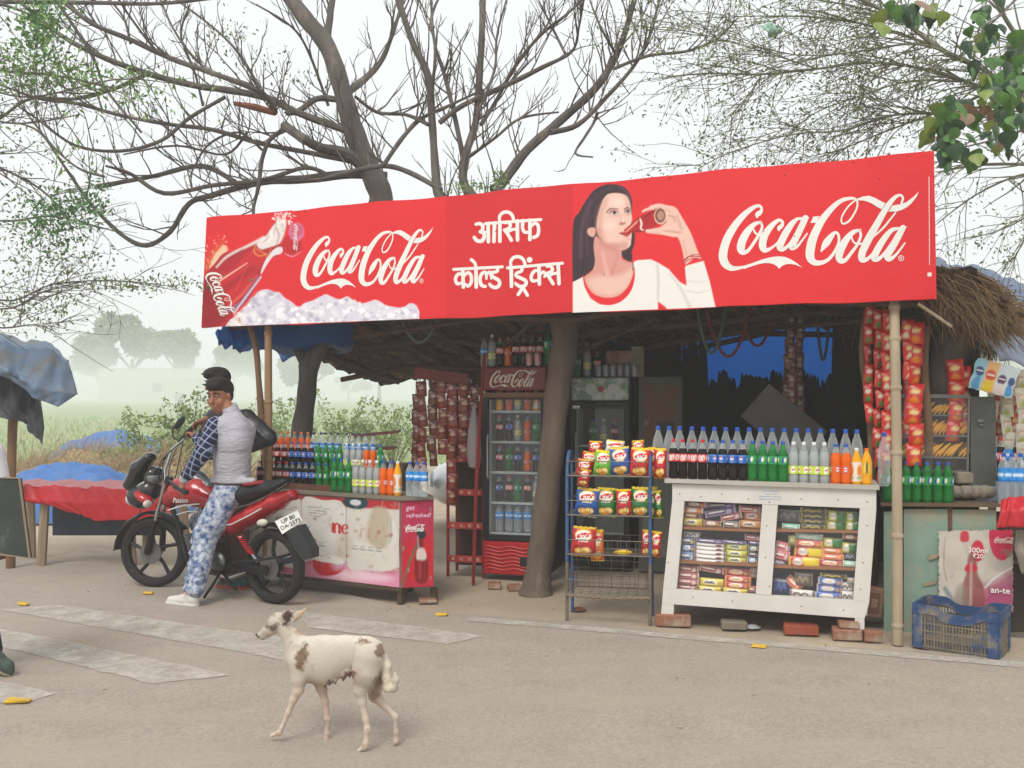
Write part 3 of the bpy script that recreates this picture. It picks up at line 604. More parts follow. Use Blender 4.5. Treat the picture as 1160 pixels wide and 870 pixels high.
def woman(q):
    d = np.stack([(q[:, 0]-645)*5.435, (q[:, 1]-200)*5.435], 1)
    hair = '#35212b'; skin = '#ecc2b2'; sh = '#d9998c'; white = '#ece8e2'; red = '#e2222a'; crim = '#d8202a'
    sil = [(22,870),(22,655),(22,300),(60,220),(100,150),(150,85),(215,52),(285,48),(340,66),(375,110),(388,170),(384,225),(400,262),(414,262),(448,230),(452,212),(500,188),(545,174),(610,178),(655,190),(685,235),(735,330),(795,470),(822,520),(862,640),(910,850),(890,870),(650,870),(590,800),(545,768),(545,870)]
    hr = [(22,660),(22,300),(60,220),(100,150),(150,85),(215,52),(285,48),(340,66),(375,110),(388,170),(384,260),(402,330),(400,420),(380,470),(384,520),(340,500),(300,440),(160,560),(60,640)]
    face = [(240,108),(300,102),(350,118),(372,160),(380,215),(386,262),(378,300),(384,340),(380,395),(372,430),(330,452),(270,440),(225,415),(185,370),(168,320),(172,260),(190,190),(210,140)]
    neck = [(160,370),(210,400),(300,440),(322,430),(322,500),(350,520),(395,540),(400,600),(370,680),(300,735),(220,745),(150,720),(110,670),(92,620),(140,580),(158,520),(150,440)]
    shirt = [(22,870),(22,650),(88,615),(95,680),(130,750),(190,788),(250,792),(320,770),(380,700),(404,620),(392,528),(420,515),(500,510),(545,530),(610,570),(680,650),(722,672),(712,560),(722,548),(826,520),(862,640),(912,860),(890,880),(650,880),(590,800),(545,768),(545,880)]
    neckline = [(86,612,8),(100,675,14),(140,735,26),(200,765,42),(260,768,44),(320,745,38),(370,690,30),(395,620,16),(400,560,4)]
    hand = [(448,222),(455,205),(500,186),(545,174),(610,178),(655,192),(682,232),(715,290),(748,350),(790,460),(812,510),(770,500),(714,540),(700,470),(672,380),(640,372),(570,358),(520,352),(478,345),(476,325),(520,320),(560,310),(600,270),(560,215),(500,205)]
    bott = [(335,330),(370,300),(410,262),(430,248),(520,205),(560,188),(590,210),(602,260),(585,292),(540,300),(480,340),(430,345),(390,345),(350,360)]
    L = [('blob', hr, hair, 5), ('blob', [(300,420),(330,500),(384,522),(380,440),(350,430)], hair, 8), ('blob', neck, sh, 6), ('blob', [(110,640),(180,610),(300,610),(390,560),(396,610),(350,690),(260,735),(160,715)], skin, 40, .9), ('line', [(205,470,14),(235,600,26)], '#e8b4a6', 20, .8), ('line', [(300,480,12),(260,600,18)], '#c98478', 18, .6),
         ('blob', [(108,335),(125,315),(158,318),(160,350),(145,372),(120,360)], '#e0a89a', 5), ('blob', face, skin, 5), ('blob', [(168,320),(200,340),(225,400),(300,440),(260,450),(190,410)], '#c98478', 40, .75), ('blob', [(350,118),(372,160),(378,215),(360,215),(340,160)], '#d9998c', 20, .5), ('blob', [(168,320),(175,230),(215,140),(235,150),(205,240),(200,330)], '#cf9484', 34, .6), ('disc', (250,300,36,30), '#f6d4c8', 40, .8), ('disc', (300,160,40,26), '#f7d8cc', 40, .8), ('blob', [(240,420),(300,405),(360,410),(340,452),(270,440)], '#c98272', 26, .6),
         ('curve', [(228,225,5),(250,200,8),(300,200,5)], '#46262a', 4), ('curve', [(338,202,6),(355,192,8),(374,200,4)], '#46262a', 4), ('blob', [(240,215),(265,200),(300,208),(302,236),(268,244)], '#c98f84', 16, .7), ('blob', [(250,231),(270,216),(292,220),(296,231),(272,236)], '#e6d2cc', 4), ('disc', (277,224,11,9), '#2a161c', 4), ('curve', [(244,230,4),(268,211,6),(300,222,3)], '#2a151b', 3),
         ('blob', [(338,212),(354,198),(376,206),(376,230),(348,238)], '#c98f84', 14, .7), ('blob', [(346,223),(356,212),(370,214),(370,225),(354,228)], '#e6d2cc', 4), ('disc', (361,218,8,8), '#2a161c', 4), ('curve', [(340,220,4),(355,206,6),(376,212,3)], '#2a151b', 3),
         ('curve', [(316,240,8),(322,270,12),(310,290,10)], '#dba092', 14, .8), ('blob', [(306,290),(322,300),(345,290),(336,278)], '#b3635c', 7, .9), ('curve', [(322,250,6),(332,280,8)], '#fbeae4', 8, .7),
         ('blob', [(306,350),(325,340),(350,345),(375,352),(355,372),(330,362)], '#c04a4a', 4), ('curve', [(306,350,3),(340,352,4),(372,356,3)], '#7c2328', 3), ('curve', [(335,400,10),(365,385,10)], '#dfa395', 14, .6),
         ('poly', shirt, white, 5), ('curve', [(540,540,10),(548,640,12),(545,760,10)], '#bdb6b2', 16, .7), ('curve', [(620,600,8),(680,680,12),(740,800,16)], '#c4bdb8', 18, .7), ('curve', [(720,700,5),(790,715,5),(860,700,3)], '#b5ada8', 8, .6), ('curve', [(722,640,4),(790,650,4),(850,640,3)], '#c5beb9', 8, .6),
         ('curve', neckline, red, 3), ('line', [(392,525,5),(392,575,8)], '#5a2a30', 4), ('blob', hand, skin, 5), ('curve', [(600,200,10),(650,230,12),(690,320,14)], '#c97f72', 18, .6), ('curve', [(560,330,8),(640,340,12),(690,345,10)], '#c97f72', 12, .7), ('curve', [(520,196,4),(560,200,6),(590,215,4)], '#a85f54', 5, .8), ('curve', [(560,182,3),(610,192,5),(636,214,4)], '#a85f54', 5, .8), ('curve', [(612,240,6),(640,250,8),(650,280,6)], '#b56e60', 8, .8), ('line', [(485,338,3),(560,350,3)], '#b56e60', 4, .8), ('line', [(700,400,20),(720,480,20)], '#dca597', 20, .6),
         ('poly', bott, '#b5141b', 4), ('line', [(350,340,8),(420,275,10)], '#f0b494', 6, .8), ('line', [(385,340,5),(500,325,6)], '#4c0a10', 5, .8), ('curve', [(420,280,6),(500,225,8),(540,205,6)], '#5a0d12', 6, .8), ('disc', (562,242,40,52), '#e9c0ab', 4), ('disc', (560,240,32,44), '#6d3028', 6), ('disc', (562,240,22,30), '#b98a76', 10), 
         ('curve', [(436,262,9),(444,290,12),(440,320,9),(455,330,7)], '#f2e3da', 4), ('curve', [(470,250,5),(480,300,6)], '#7c0f16', 5, .7),
         ('curve', [(500,186,14),(560,176,18),(620,200,14),(655,235,12)], skin, 5), ('curve', [(478,335,20),(540,330,18),(600,320,18)], skin, 5),
         ('curve', [(700,522,7),(740,492,8),(812,494,7)], '#b21f28', 3), ('curve', [(704,538,6),(750,505,6),(815,508,5)], '#b21f28', 3), ('curve', [(705,524,5),(755,482,5),(806,482,5)], '#b21f28', 3),
         ('curve', [(130,150,12),(80,300,16),(70,500,14)], '#6a4c5c', 22, .6), ('curve', [(170,110,8),(110,260,10),(110,480,10)], '#5c4050', 12, .6), ('curve', [(260,64,8),(190,110,10),(150,220,10),(120,300,8)], '#69495a', 12, .6), ('curve', [(90,330,6),(95,460,8),(80,600,6)], '#1d1018', 10, .7), ('curve', [(300,60,8),(350,90,10),(376,150,8)], '#69495a', 10, .6), ('curve', [(240,60,20),(170,150,26),(130,300,20)], '#2a1722', 25, .6)]
    col = paint(d, red, L); m = (sdpoly(d, np.array(sil, float)) < 12) | (sdpoly(d, np.array(hr, float)) < 8) | (sdpoly(d, np.array(shirt, float)) < 8); return col, m
picture('woman_drinking_picture', 648, 815, .0052, woman, None)
def bottle_pic(q):
    d = np.stack([(q[:, 0]-228)*6.35, (q[:, 1]-235)*6.35], 1); rr = random.Random(5); N = len(d)
    red = '#e2222a'
    body = [(0,870),(0,700),(20,520),(45,460),(100,400),(160,330),(250,310),(330,270),(420,230),(470,190),(500,140),(545,95),(600,85),(620,110),(600,190),(575,260),(585,300),(560,345),(500,370),(460,420),(430,480),(400,560),(340,660),(260,740),(190,830),(150,870)]
    ice = [(190,870),(230,800),(330,690),(380,640),(420,600),(480,590),(520,610),(560,610),(600,650),(650,680),(700,720),(740,690),(800,670),(860,640),(900,625),(950,650),(1000,660),(1050,640),(1090,665),(1150,690),(1200,680),(1260,665),(1320,700),(1380,715),(1450,720),(1500,690),(1540,700),(1560,740),(1562,870)]
    L = [('line', [(40,430,60),(90,330,50),(160,240,14)], '#d2702e', 40, .5), ('blob', [(60,440),(90,350),(130,300),(160,270),(190,300),(150,360),(90,430)], '#f2d9b4', 16, .8), ('spots', [(rr.uniform(30, 190), rr.uniform(200, 440), rr.uniform(2, 6)) for _ in range(50)], '#f6c9a4', 4, .8),
         ('blob', ice, '#d9d5df', 6), ('blob', body, '#b3182a', 6), ('blob', [(0,870),(10,560),(60,480),(130,560),(190,700),(200,760),(150,830),(60,870)], '#98101c', 10), ('blob', [(130,520),(230,440),(320,340),(400,290),(470,350),(420,430),(360,520),(220,720),(160,640)], '#c9222b', 14),
         ('line', [(130,530,12),(330,400,6)], '#f2c6b4', 8, .9), ('line', [(150,600,40),(370,440,40)], '#8f1420', 40, .6), ('line', [(200,710,14),(300,620,18),(400,490,8)], '#eb6a55', 16, .7), ('line', [(200,740,26),(290,690,30),(420,500,20)], '#8d6c96', 16, .75), ('line', [(235,760,12),(430,500,10)], '#e9dfe9', 10, .8),
         ('curve', [(110,430,10),(190,350,16),(330,280,18),(450,220,26)], '#efe3dd', 14, .85), ('blob', [(400,260),(470,200),(510,140),(560,95),(610,95),(600,180),(570,250),(540,270),(480,290),(430,300)], '#eee8e4', 12, .9), ('blob', [(540,290),(585,290),(575,330),(520,350),(480,400),(430,480),(440,430),(480,350)], '#e6dfe2', 8),
         ('curve', [(400,300,14),(440,320,12),(480,350,14),(500,300,8)], '#d98a4b', 12, .6), ('curve', [(540,150,12),(560,200,14),(545,260,10)], '#b8888c', 12, .7), ('curve', [(580,120,10),(590,170,10)], '#8fa5a0', 14, .6), ('curve', [(480,190,6),(470,230,8),(440,250,6)], '#c99078', 6, .7), ('curve', [(500,170,6),(510,210,8),(480,250,6)], '#ffffff', 6, .8), ('curve', [(540,110,5),(530,160,6),(520,200,5)], '#a88c8a', 6, .7), ('curve', [(390,270,6),(380,320,9),(420,350,8),(470,330,6)], '#e9a050', 8, .8), ('line', [(190,380,5),(300,300,7)], '#5c0a12', 7, .7), ('line', [(330,420,5),(250,600,7)], '#e04a44', 9, .7),
         ('spots', [(rr.gauss(590, 45), rr.gauss(75, 26), rr.uniform(2, 8)) for _ in range(60)], '#f3e6e2', 4), ('line', [(600,100,8),(610,30,2)], '#f3e6e2', 4), ('line', [(575,100,8),(560,50,2)], '#f3e6e2', 4), ('line', [(560,110,8),(520,70,2)], '#f3e6e2', 4),
         ('disc', (655,275,72,82), '#c01624', 5), ('disc', (685,175,56,66), '#d26f8f', 10), ('disc', (690,165,40,44), '#c9496a', 14, .8), ('curve', [(600,330,8),(655,352,10),(715,320,6)], '#e4808c', 8),
         ('blob', [(190,870),(240,780),(280,750),(310,800),(300,870)], '#e6bfb0', 12, .7), ('line', [(270,770,8),(340,680,14),(400,600,6)], '#dd6b3c', 8, .8), ('line', [(260,760,10),(285,840,8)], '#c4473a', 6, .8)]
    for k in range(260):                             # ice cubes: pale facets with lilac edges
        x = rr.uniform(230, 1560); yb = np.interp(x, [p[0] for p in ice[1:]], [p[1] for p in ice[1:]]); y = yb+15+rr.random()*(850-yb); s = rr.uniform(12, 34)
        a = rr.uniform(0, 3); L.append(('poly', [(x+s*math.cos(a+j*1.57+rr.uniform(-.3, .3)), y+s*.8*math.sin(a+j*1.57+rr.uniform(-.3, .3))) for j in range(4)], rr.choice(['#f4f2f5', '#ebe8ee', '#c6bfd2', '#e2dde6', '#ffffff', '#b3aac2', '#f0eef2']), 9, .75))
    col = paint(d, red, L); m = (sdpoly(d, smooth_closed(body, 4)) < 10) | (sdpoly(d, smooth_closed(ice, 3)) < 14) | (np.hypot((d[:, 0]-670)/90, (d[:, 1]-230)/150) < 1) | (np.hypot((d[:, 0]-590)/95, (d[:, 1]-80)/70) < 1) | (np.hypot((d[:, 0]-110)/110, (d[:, 1]-330)/150) < 1)
    m &= (d[:, 0] > (234-6*(q[:, 1]-247)/124-228)*6.35+3); return col, m
picture('bottle_on_ice_picture', 229, 475, .0065, bottle_pic, None)
def chord(p0, p1, hgt):                              # place a word between two picture points
    a = HO.px(228+p0[0]/6.35, 235+p0[1]/6.35); b = HO.px(228+p1[0]/6.35, 235+p1[1]/6.35); dx, dz = b[0]-a[0], b[1]-a[1]; L = math.hypot(dx, dz); ux, uz = dx/L, dz/L
    return lambda s, q: (a[0]+ux*s*L-uz*q*L*hgt, a[1]+uz*s*L+ux*q*L*hgt)
logo(chord((22, 490), (150, 820), 1.05), whitem, hoard, t0=.0015, mulw=1.0, full=False)
logo(chord((668, 120), (660, 320), .55), whitem, hoard, t0=.0015, mulw=.9, full=False)
# ================================================================== SHELTER: thatch, rafters, posts, tarps, back wall
thatchm = M('thatch', '#3d2f22', '#281f17', scale=20, rough=1, bump=.03, bscale=50, stretch=(1, .3, 1), c3='#7d6547', s3=5, t3=.5)
strandm = M('straw_strand', '#8b7150', '#5f4a33', scale=2, rough=.95)
bamboom = M('bamboo', '#b5a68c', '#95846a', scale=4, rough=.75, bump=.003, bscale=30, stretch=(1, 1, .3), c3='#776651', s3=6, t3=.6)
polem = M('pole_wood', '#8d6f52', '#6c523b', scale=7, rough=.9, bump=.008, bscale=25, stretch=(1, 1, .2))
blue_tr = bpy.data.materials.new('blue_sheet'); blue_tr.use_nodes = True; t = blue_tr.node_tree; b = t.nodes['Principled BSDF']; o_ = t.nodes['Material Output']
tl = t.nodes.new('ShaderNodeBsdfTranslucent'); ms = t.nodes.new('ShaderNodeMixShader'); ms.inputs[0].default_value = .55; tl.inputs[0].default_value = (*lin('#0098dc'), 1)
nn = t.nodes.new('ShaderNodeTexNoise'); nn.inputs['Scale'].default_value = 3; nn.inputs['Detail'].default_value = 8; rr_ = t.nodes.new('ShaderNodeValToRGB'); rr_.color_ramp.elements[0].color = (*lin('#0d5fa0'), 1); rr_.color_ramp.elements[1].color = (*lin('#1577c0'), 1)
t.links.new(nn.outputs['Fac'], rr_.inputs[0]); t.links.new(rr_.outputs[0], b.inputs['Base Color']); b.inputs['Roughness'].default_value = .5
t.links.new(b.outputs[0], ms.inputs[1]); t.links.new(tl.outputs[0], ms.inputs[2]); t.links.new(ms.outputs[0], o_.inputs['Surface'])
greytarpm = M('grey_tarp', '#7d8796', '#6b7688', scale=1.6, rough=.6, bump=.02, bscale=5, c3='#5a6f92', s3=1.2, t3=.55)
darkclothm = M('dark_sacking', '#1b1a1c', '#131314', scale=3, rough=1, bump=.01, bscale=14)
sh = E('thatched_shelter', tuple(RD.w(0, 0)), 'low straw thatched shelter over the whole shop behind the hoarding', 'shelter', rz=RD.rz)
def rz_(u, tt):                                      # underside height of the thatch at (along, back)
    sl_=.20-.17/(1+math.exp(-(u-3.3)*3)); return 2.56-sl_*tt+.05*math.sin(u*1.3)+.03*math.sin(u*3.1+tt*2)-.20/(1+math.exp(-(u-6.0)*5))-(.06*max(0, .7-u))
for (ua, ub, ta, tb, seed) in [(-.02, 6.42, .12, 3.35, 3)]:
    nu, nv = 150, 60; U, T = np.meshgrid(np.linspace(ua, ub, nu), np.linspace(ta, tb, nv)); rg = np.random.default_rng(seed)
    Zb = np.vectorize(rz_)(U, T)+rg.normal(0, .012, U.shape)
    edge = .1*np.sin(U*7)+.06*np.sin(U*17+1); Tb = T+edge*np.clip((T-2.6)/.7, 0, 1)
    v1 = np.stack([U, Tb, Zb], -1).reshape(-1, 3); v2 = np.stack([U, Tb, Zb+.12+.02*rg.random(U.shape)], -1).reshape(-1, 3)
    f1 = grid(nu, nv); f2 = f1[:, ::-1]+nu*nv; n0 = nu*nv; ring = list(range(nu))+[i*nu+nu-1 for i in range(1, nv)]+[(nv-1)*nu+i for i in range(nu-2, -1, -1)]+[i*nu for i in range(nv-2, 0, -1)]
    fs = [(ring[i], ring[(i+1) % len(ring)], ring[(i+1) % len(ring)]+n0, ring[i]+n0) for i in range(len(ring))]
    link('thatch', npmesh('thatch', np.concatenate([v1, v2]), np.concatenate([f1[:, ::-1], f2[:, ::1], np.array(fs)]), thatchm, smooth=False), sh)
def strands(name, n, fn, parent, seed, mat=strandm, k=3):
    r = random.Random(seed); m = MB()
    for i in range(n):
        a, b, c, w_ = fn(r); m.tube([a, b, c], [w_, w_*.8, w_*.2], k, cap=False)
    o = m.build(name, mat, parent, smooth=0); o['kind'] = 'stuff'; return o
def back_edge(r):
    u = r.uniform(.7, 6.9); t = 3.2+.1*math.sin(u*7)+r.uniform(-.25, .15); z = rz_(u, t)+r.uniform(-.02, .1); dx, L = r.uniform(-.12, .12), (r.uniform(.03, .10) if 3.7 < u < 5.4 else r.uniform(.12, .42))
    return (u, t, z), (u+dx*.5, t+.08, z-L*.5), (u+dx, t+.12, z-L), r.uniform(.003, .008)
strands('straw_fringe', 2600, back_edge, sh, 1)
def right_edge(r):
    t = r.uniform(.12, 3.0); u = 6.3+r.uniform(-.45, .15); z = rz_(u, t)+r.uniform(0, .14); L = r.uniform(.2, .5); a = r.uniform(-.5, .35)
    return (u, t, z), (u+L*.45, t-a*.2, z-L*.25), (u+L*.7, t-a*.4, z-L*.75), r.uniform(.003, .007)
strands('straw_fringe', 3000, right_edge, sh, 2)
def front_edge(r):
    u = r.uniform(6.0, 6.42); t = .38+r.uniform(-.15, .5); z = rz_(u, t)+r.uniform(-.02, .12); L = r.uniform(.25, .6)
    return (u, t, z), (u+L*.4*r.uniform(.3, 1.2), t-.1, z-L*.25), (u+L*.75*r.uniform(.3, 1.2), t-.16, z-L*r.uniform(.3, .9)), r.uniform(.003, .008)
strands('straw_fringe', 2200, front_edge, sh, 3)
def under(r):
    u = r.uniform(.2, 6.9); t = r.uniform(.2, 3.2); z = rz_(u, t); a = r.uniform(-.3, .3)
    return (u, t, z+.02), (u+a*.5, t+.15, z-.015), (u+a, t+.3, z-r.uniform(.01, .1)), .005
strands('straw_underside', 1600, under, sh, 4)
rr = random.Random(8); raftm = M('rafter_wood', '#5d4936', '#44352a', scale=7, rough=.9)
for i in range(9):                                   # rafters front to back
    u = .35+i*.78; a = rr.uniform(-.25, .25); m = MB(); m.tube([(u, .05, rz_(u, .1)-.05), (u+a*.5, 1.6, rz_(u, 1.6)-.06), (u+a, 3.3, rz_(u, 3.3)-.05)], [.03, .033, .025], 8); m.build('rafter', raftm, sh)
for i, tt in enumerate((.3, 1.3, 2.3, 3.15)):
    m = MB(); m.tube([(x, tt+rr.uniform(-.04, .04), rz_(x, tt)-.11+rr.uniform(-.02, .02)) for x in np.linspace(0 if tt < 3 else .9, 6.9, 9)], .03, 8); m.build('purlin', raftm, sh)
for (a, b) in [((1.2, .6), (2.9, .25)), ((2.0, 1.8), (3.0, .5)), ((2.6, 1.9), (4.0, 1.0)), ((5.0, 1.5), (6.4, .6))]:
    m = MB(); m.tube([(a[0], a[1], rz_(*a)-.2), (b[0], b[1], rz_(*b)-.1)], .022, 6); m.build('brace', raftm, sh)
# roof poles showing past the right end of the hoarding
for i, (px0, py0, px1, py1, r_) in enumerate([(1040, 318, 1093, 316, .045), (1050, 326, 1132, 332, .02), (1040, 344, 1078, 370, .012)]):
    m = MB(); a = P(px0, py0, 6.75-.1*i); b = P(px1, py1, 6.75-.1*i); iv = Matrix.Rotation(-RD.rz, 4, 'Z'); q0 = iv@(a-RD.w(0, 0)); q1 = iv@(b-RD.w(0, 0)); m.tube([q0, (q0+q1)/2, q1], [r_, r_*.97, r_*.9], 10); m.build('roof_pole', bamboom, sh)
# posts, each a thing
def post(name, pts, rad, mat, label, cat='post', joints=0, n=12, group='posts holding up the shelter'):
    base = Vector(pts[0]); m = MB(); pp = smooth_open([tuple(Vector(p)-base)+(r,) for p, r in zip(pts, rad)], 6)
    m.tube([p[:3] for p in pp], [p[3] for p in pp], n); e = E(name, base, label, cat, group); m.build('shaft', mat, e)
    if joints:
        H = pp[-1][2]
        for k in range(joints):
            f = (k+.6)/joints; i = int(f*(len(pp)-1)); m = MB(); m.lathe([(rad[0]*1.0, -.02), (rad[0]*1.16, -.006), (rad[0]*1.16, .006), (rad[0]*1.0, .02)], n, c=pp[i][:3]); m.build('node_ring', mat, e)
    return e
post('bamboo_post', [P(1017, 730, 6.5), P(1016, 540, 6.5), P(1014, 400, 6.58), P(1013, 334, 6.75)], [.036, .034, .034, .033], bamboom, 'pale bamboo post in front of the lime bottles at the right end of the hoarding', joints=6)
post('bamboo_post', [G(301, 664), P(304, 540, 8.5), P(304, 440, 8.55), P(304, 356, 8.62)], [.036, .035, .035, .033], M('brown_bamboo', '#a07f5b', '#83664a', scale=5, rough=.8, stretch=(1, 1, .3), bump=.003), 'straight brown pole behind the jacketed man, under the left end of the hoarding', joints=4)
post('crooked_pole', [G(283, 655), P(300, 540, 8.8), P(296, 470, 8.8), P(293, 430, 8.8), P(290, 395, 8.8), P(283, 370, 8.8)], [.03, .028, .034, .027, .03, .025], polem, 'thin crooked pole just left of the straight brown pole', 'post')
post('crooked_pole', [G(990, 690, 0), P(988, 545, 7.2), P(986, 470, 7.2), P(978, 400, 7.2), P(984, 345, 7.2)], [.035, .032, .03, .034, .03], polem, 'thin crooked pole beside the hanging red sachets, right of the white case', 'post')
post('wooden_post', [G(1052, 690), P(1052, 500, 7.0), P(1047, 420, 7.0), P(1050, 370, 7.0)], [.03, .03, .03, .028], polem, 'slim post beside the thick leaning trunk at the right', 'post')
post('red_rack_post', [G(536, 662), P(541, 520, 8.65), P(549, 400, 8.65)], [.018, .018, .018], M('red_paint', '#8f2420', '#6e1b1a', scale=5, rough=.7, c3='#4a2a22', s3=6, t3=.6), 'thin red post between the red shelf rack and the first fridge', 'post', n=6)
# tarps over the left end, over the right and on the stall
def cloth(name, rows, mat, label, cat='tarpaulin', group=None, amp=.03, seed=1, nu=40, nv=24, thick=.006, fq=3.0):
    """rows: list of lists of world points (same length), lofted, with folds"""
    A = np.array([[tuple(p) for p in r] for r in rows], float); rg = np.random.default_rng(seed)
    def rs(a, n, ax):
        k = a.shape[ax]; x = np.linspace(0, k-1, n); i = np.clip(x.astype(int), 0, k-2); f = x-i; a0 = np.take(a, i, ax); a1 = np.take(a, i+1, ax); sh_ = [1, 1, 1]; sh_[ax] = -1; f = f.reshape(sh_)
        return a0*(1-f)+a1*f
    B = rs(rs(A, nu, 1), nv, 0); I, J = np.meshgrid(np.linspace(0, 1, nu), np.linspace(0, 1, nv)); nz = 0
    du = np.gradient(B, axis=1); dv = np.gradient(B, axis=0); N = np.cross(du, dv); N /= np.linalg.norm(N, axis=2)[..., None]+1e-9
    for k in range(7):
        a, p = rg.uniform(-.6, .6), rg.uniform(0, 6); nz = nz+np.sin((I*math.cos(a)*nu/nv*1.6+J*math.sin(a))*fq*(k+1.5)*1.6+p)/(k+1.6)
    B = B+N*nz[..., None]*amp; v = np.concatenate([B.reshape(-1, 3), (B-N*thick).reshape(-1, 3)]); f = grid(nu, nv); n0 = nu*nv
    ring = list(range(nu))+[i*nu+nu-1 for i in range(1, nv)]+[(nv-1)*nu+i for i in range(nu-2, -1, -1)]+[i*nu for i in range(nv-2, 0, -1)]
    fs = np.array([(ring[(i+1) % len(ring)], ring[i], ring[i]+n0, ring[(i+1) % len(ring)]+n0) for i in range(len(ring))])
    c = v.mean(0); o = link(name, npmesh(name, v-c, np.concatenate([f, f[:, ::-1]+n0, fs]), mat)); o.location = c
    if label: tag(o, label, cat, group)
    return o
cloth('tarpaulin', [[P(243, 376, 8.95), P(262, 366, 9.0), P(300, 358, 9.0), P(400, 350, 9.0)], [P(248, 388, 8.9), P(268, 393, 8.9), P(302, 391, 8.9), P(400, 392, 9.3)], [P(252, 391, 9.1), P(270, 394, 9.3), P(310, 398, 9.8), P(390, 402, 10.3)]], blue_tr, 'blue sheet bundled under the left end of the hoarding', amp=.035, seed=3)
cloth('tarpaulin', [[P(298, 383, 10.2), P(330, 380, 10.2), P(345, 380, 10.2)], [P(312, 396, 10.2), P(328, 402, 10.2), P(340, 396, 10.2)], [P(316, 402, 10.2), P(320, 411, 10.2), P(336, 401, 10.2)]], bluem, 'small dark blue flap hanging in a point beside the forked trunk', amp=.01, seed=4, nu=14, nv=10)
cloth('tarpaulin', [[P(1050, 292, 9.2), P(1110, 304, 9.4), P(1180, 326, 9.4), P(1330, 372, 9.4)], [P(1050, 330, 8.2), P(1120, 345, 8.3), P(1180, 372, 8.2), P(1330, 430, 8.0)], [P(1055, 352, 7.7), P(1130, 400, 7.7), P(1180, 430, 7.6), P(1330, 500, 7.4)]], greytarpm, 'grey blue sheet stretched over the roof behind the thatch at the right', amp=.03, seed=5)
# back wall of dark sacking, with a torn top, and the blue sheet behind it
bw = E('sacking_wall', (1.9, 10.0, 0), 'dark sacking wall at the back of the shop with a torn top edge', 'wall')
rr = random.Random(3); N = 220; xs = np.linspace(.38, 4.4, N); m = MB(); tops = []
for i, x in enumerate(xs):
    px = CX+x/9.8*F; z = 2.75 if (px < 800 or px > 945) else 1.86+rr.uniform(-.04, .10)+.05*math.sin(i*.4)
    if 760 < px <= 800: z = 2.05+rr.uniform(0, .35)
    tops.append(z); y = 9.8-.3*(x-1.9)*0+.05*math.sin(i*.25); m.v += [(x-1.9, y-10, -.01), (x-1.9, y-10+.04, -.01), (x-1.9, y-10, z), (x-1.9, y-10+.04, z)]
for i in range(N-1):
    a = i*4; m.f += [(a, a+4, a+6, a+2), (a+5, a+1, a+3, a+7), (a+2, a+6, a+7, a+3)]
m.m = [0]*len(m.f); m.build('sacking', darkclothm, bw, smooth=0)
m = MB(); m.box((3.7-1.9, -1.6, 1.3), (.05, 3.0, 2.6), rot=(0, 0, -.2)); m.build('side_sacking', darkclothm, bw, smooth=0)
m = MB()
for i in range(22): m.tube([(xs[0]-1.9+i*.19, .05, 0), (xs[0]-1.9+i*.19+rr.uniform(-.03, .03), .05, rr.uniform(1.8, 1.95))], .012, 5)
m.build('cane', polem, bw)
cloth('tarpaulin', [[(1.4, 10.9, 2.9), (3.2, 10.9, 3.0), (4.8, 10.9, 3.0)], [(1.4, 11.0, 1.5), (3.2, 11.0, 1.5), (4.8, 11.0, 1.5)], [(1.4, 11.2, 0.2), (3.2, 11.2, .2), (4.8, 11.2, .2)]], blue_tr, 'bright blue sheet glowing through the gap above the dark back wall', amp=.03, seed=9)
# loops of cable and ribbon hung below the roof
rib = [M('ribbon_green', '#3f5a48', rough=.8), M('ribbon_red', '#7a2c22', rough=.8), M('ribbon_grey', '#5a6a6a', rough=.7)]
for i, (x0, x1, yb, mm, lab) in enumerate([(790, 822, 400, 0, 'green looped ribbon hanging under the roof at the centre'), (800, 850, 404, 1, 'dark red looped ribbon beside the green one'), (838, 878, 392, 1, 'red looped ribbon right of the green one'), (450, 500, 388, 2, 'thin grey hose loop under the roof above the red sachets'), (925, 940, 408, 2, 'short grey loop hanging in front of the blue gap')]):
    m = MB(); Z = 7.9+.25*i; pts = [P(x0+(x1-x0)*s, 348+(yb-348)*math.sin(math.pi*s)**.8, Z) for s in np.linspace(0, 1, 13)]; c = Vector(pts[0]); m.tube([Vector(p)-c for p in pts], .014, 6); o = m.build('hanging_loop', rib[mm]); o.location = c; tag(o, lab, 'ribbon', 'loops hung under the roof')
# left stall: blue tarp roof on a post
cloth('tarpaulin', [[P(-120, 360, 9.6), P(-30, 374, 9.6), P(30, 384, 9.4), P(58, 390, 9.3), P(78, 408, 9.2)], [P(-120, 372, 9.2), P(-30, 384, 9.0), P(20, 392, 8.9), P(60, 398, 8.9), P(82, 418, 8.9)], [P(-120, 395, 8.7), P(-30, 400, 8.7), P(8, 420, 8.6), P(40, 440, 8.6), P(88, 446, 8.7)], [P(-120, 415, 8.7), P(-30, 412, 8.7), P(4, 424, 8.65), P(38, 450, 8.62), P(66, 461, 8.66)]], M('faded_blue_tarp', '#4a6788', '#70808f', scale=1.3, rough=.5, bump=.02, bscale=6, c3='#6d6a62', s3=1.5, t3=.5), 'faded blue tarpaulin roof of the stall at the left edge', amp=.022, seed=12, nu=60, nv=40)
cloth('tarpaulin', [[P(-100, 405, 9.1), P(-20, 412, 9.1), P(20, 430, 9.1), P(46, 452, 9.1)], [P(-100, 440, 9.0), P(-20, 450, 9.0), P(15, 462, 9.0), P(50, 478, 9.0)], [P(-100, 452, 9.0), P(-20, 468, 9.0), P(25, 478, 9.0), P(49, 503, 9.0)]], M('black_tarp', '#3c3f42', '#53565a', scale=2, rough=.55, bump=.02, bscale=6), 'dark grey tarpaulin hanging in a point below the blue stall roof', amp=.05, seed=13)
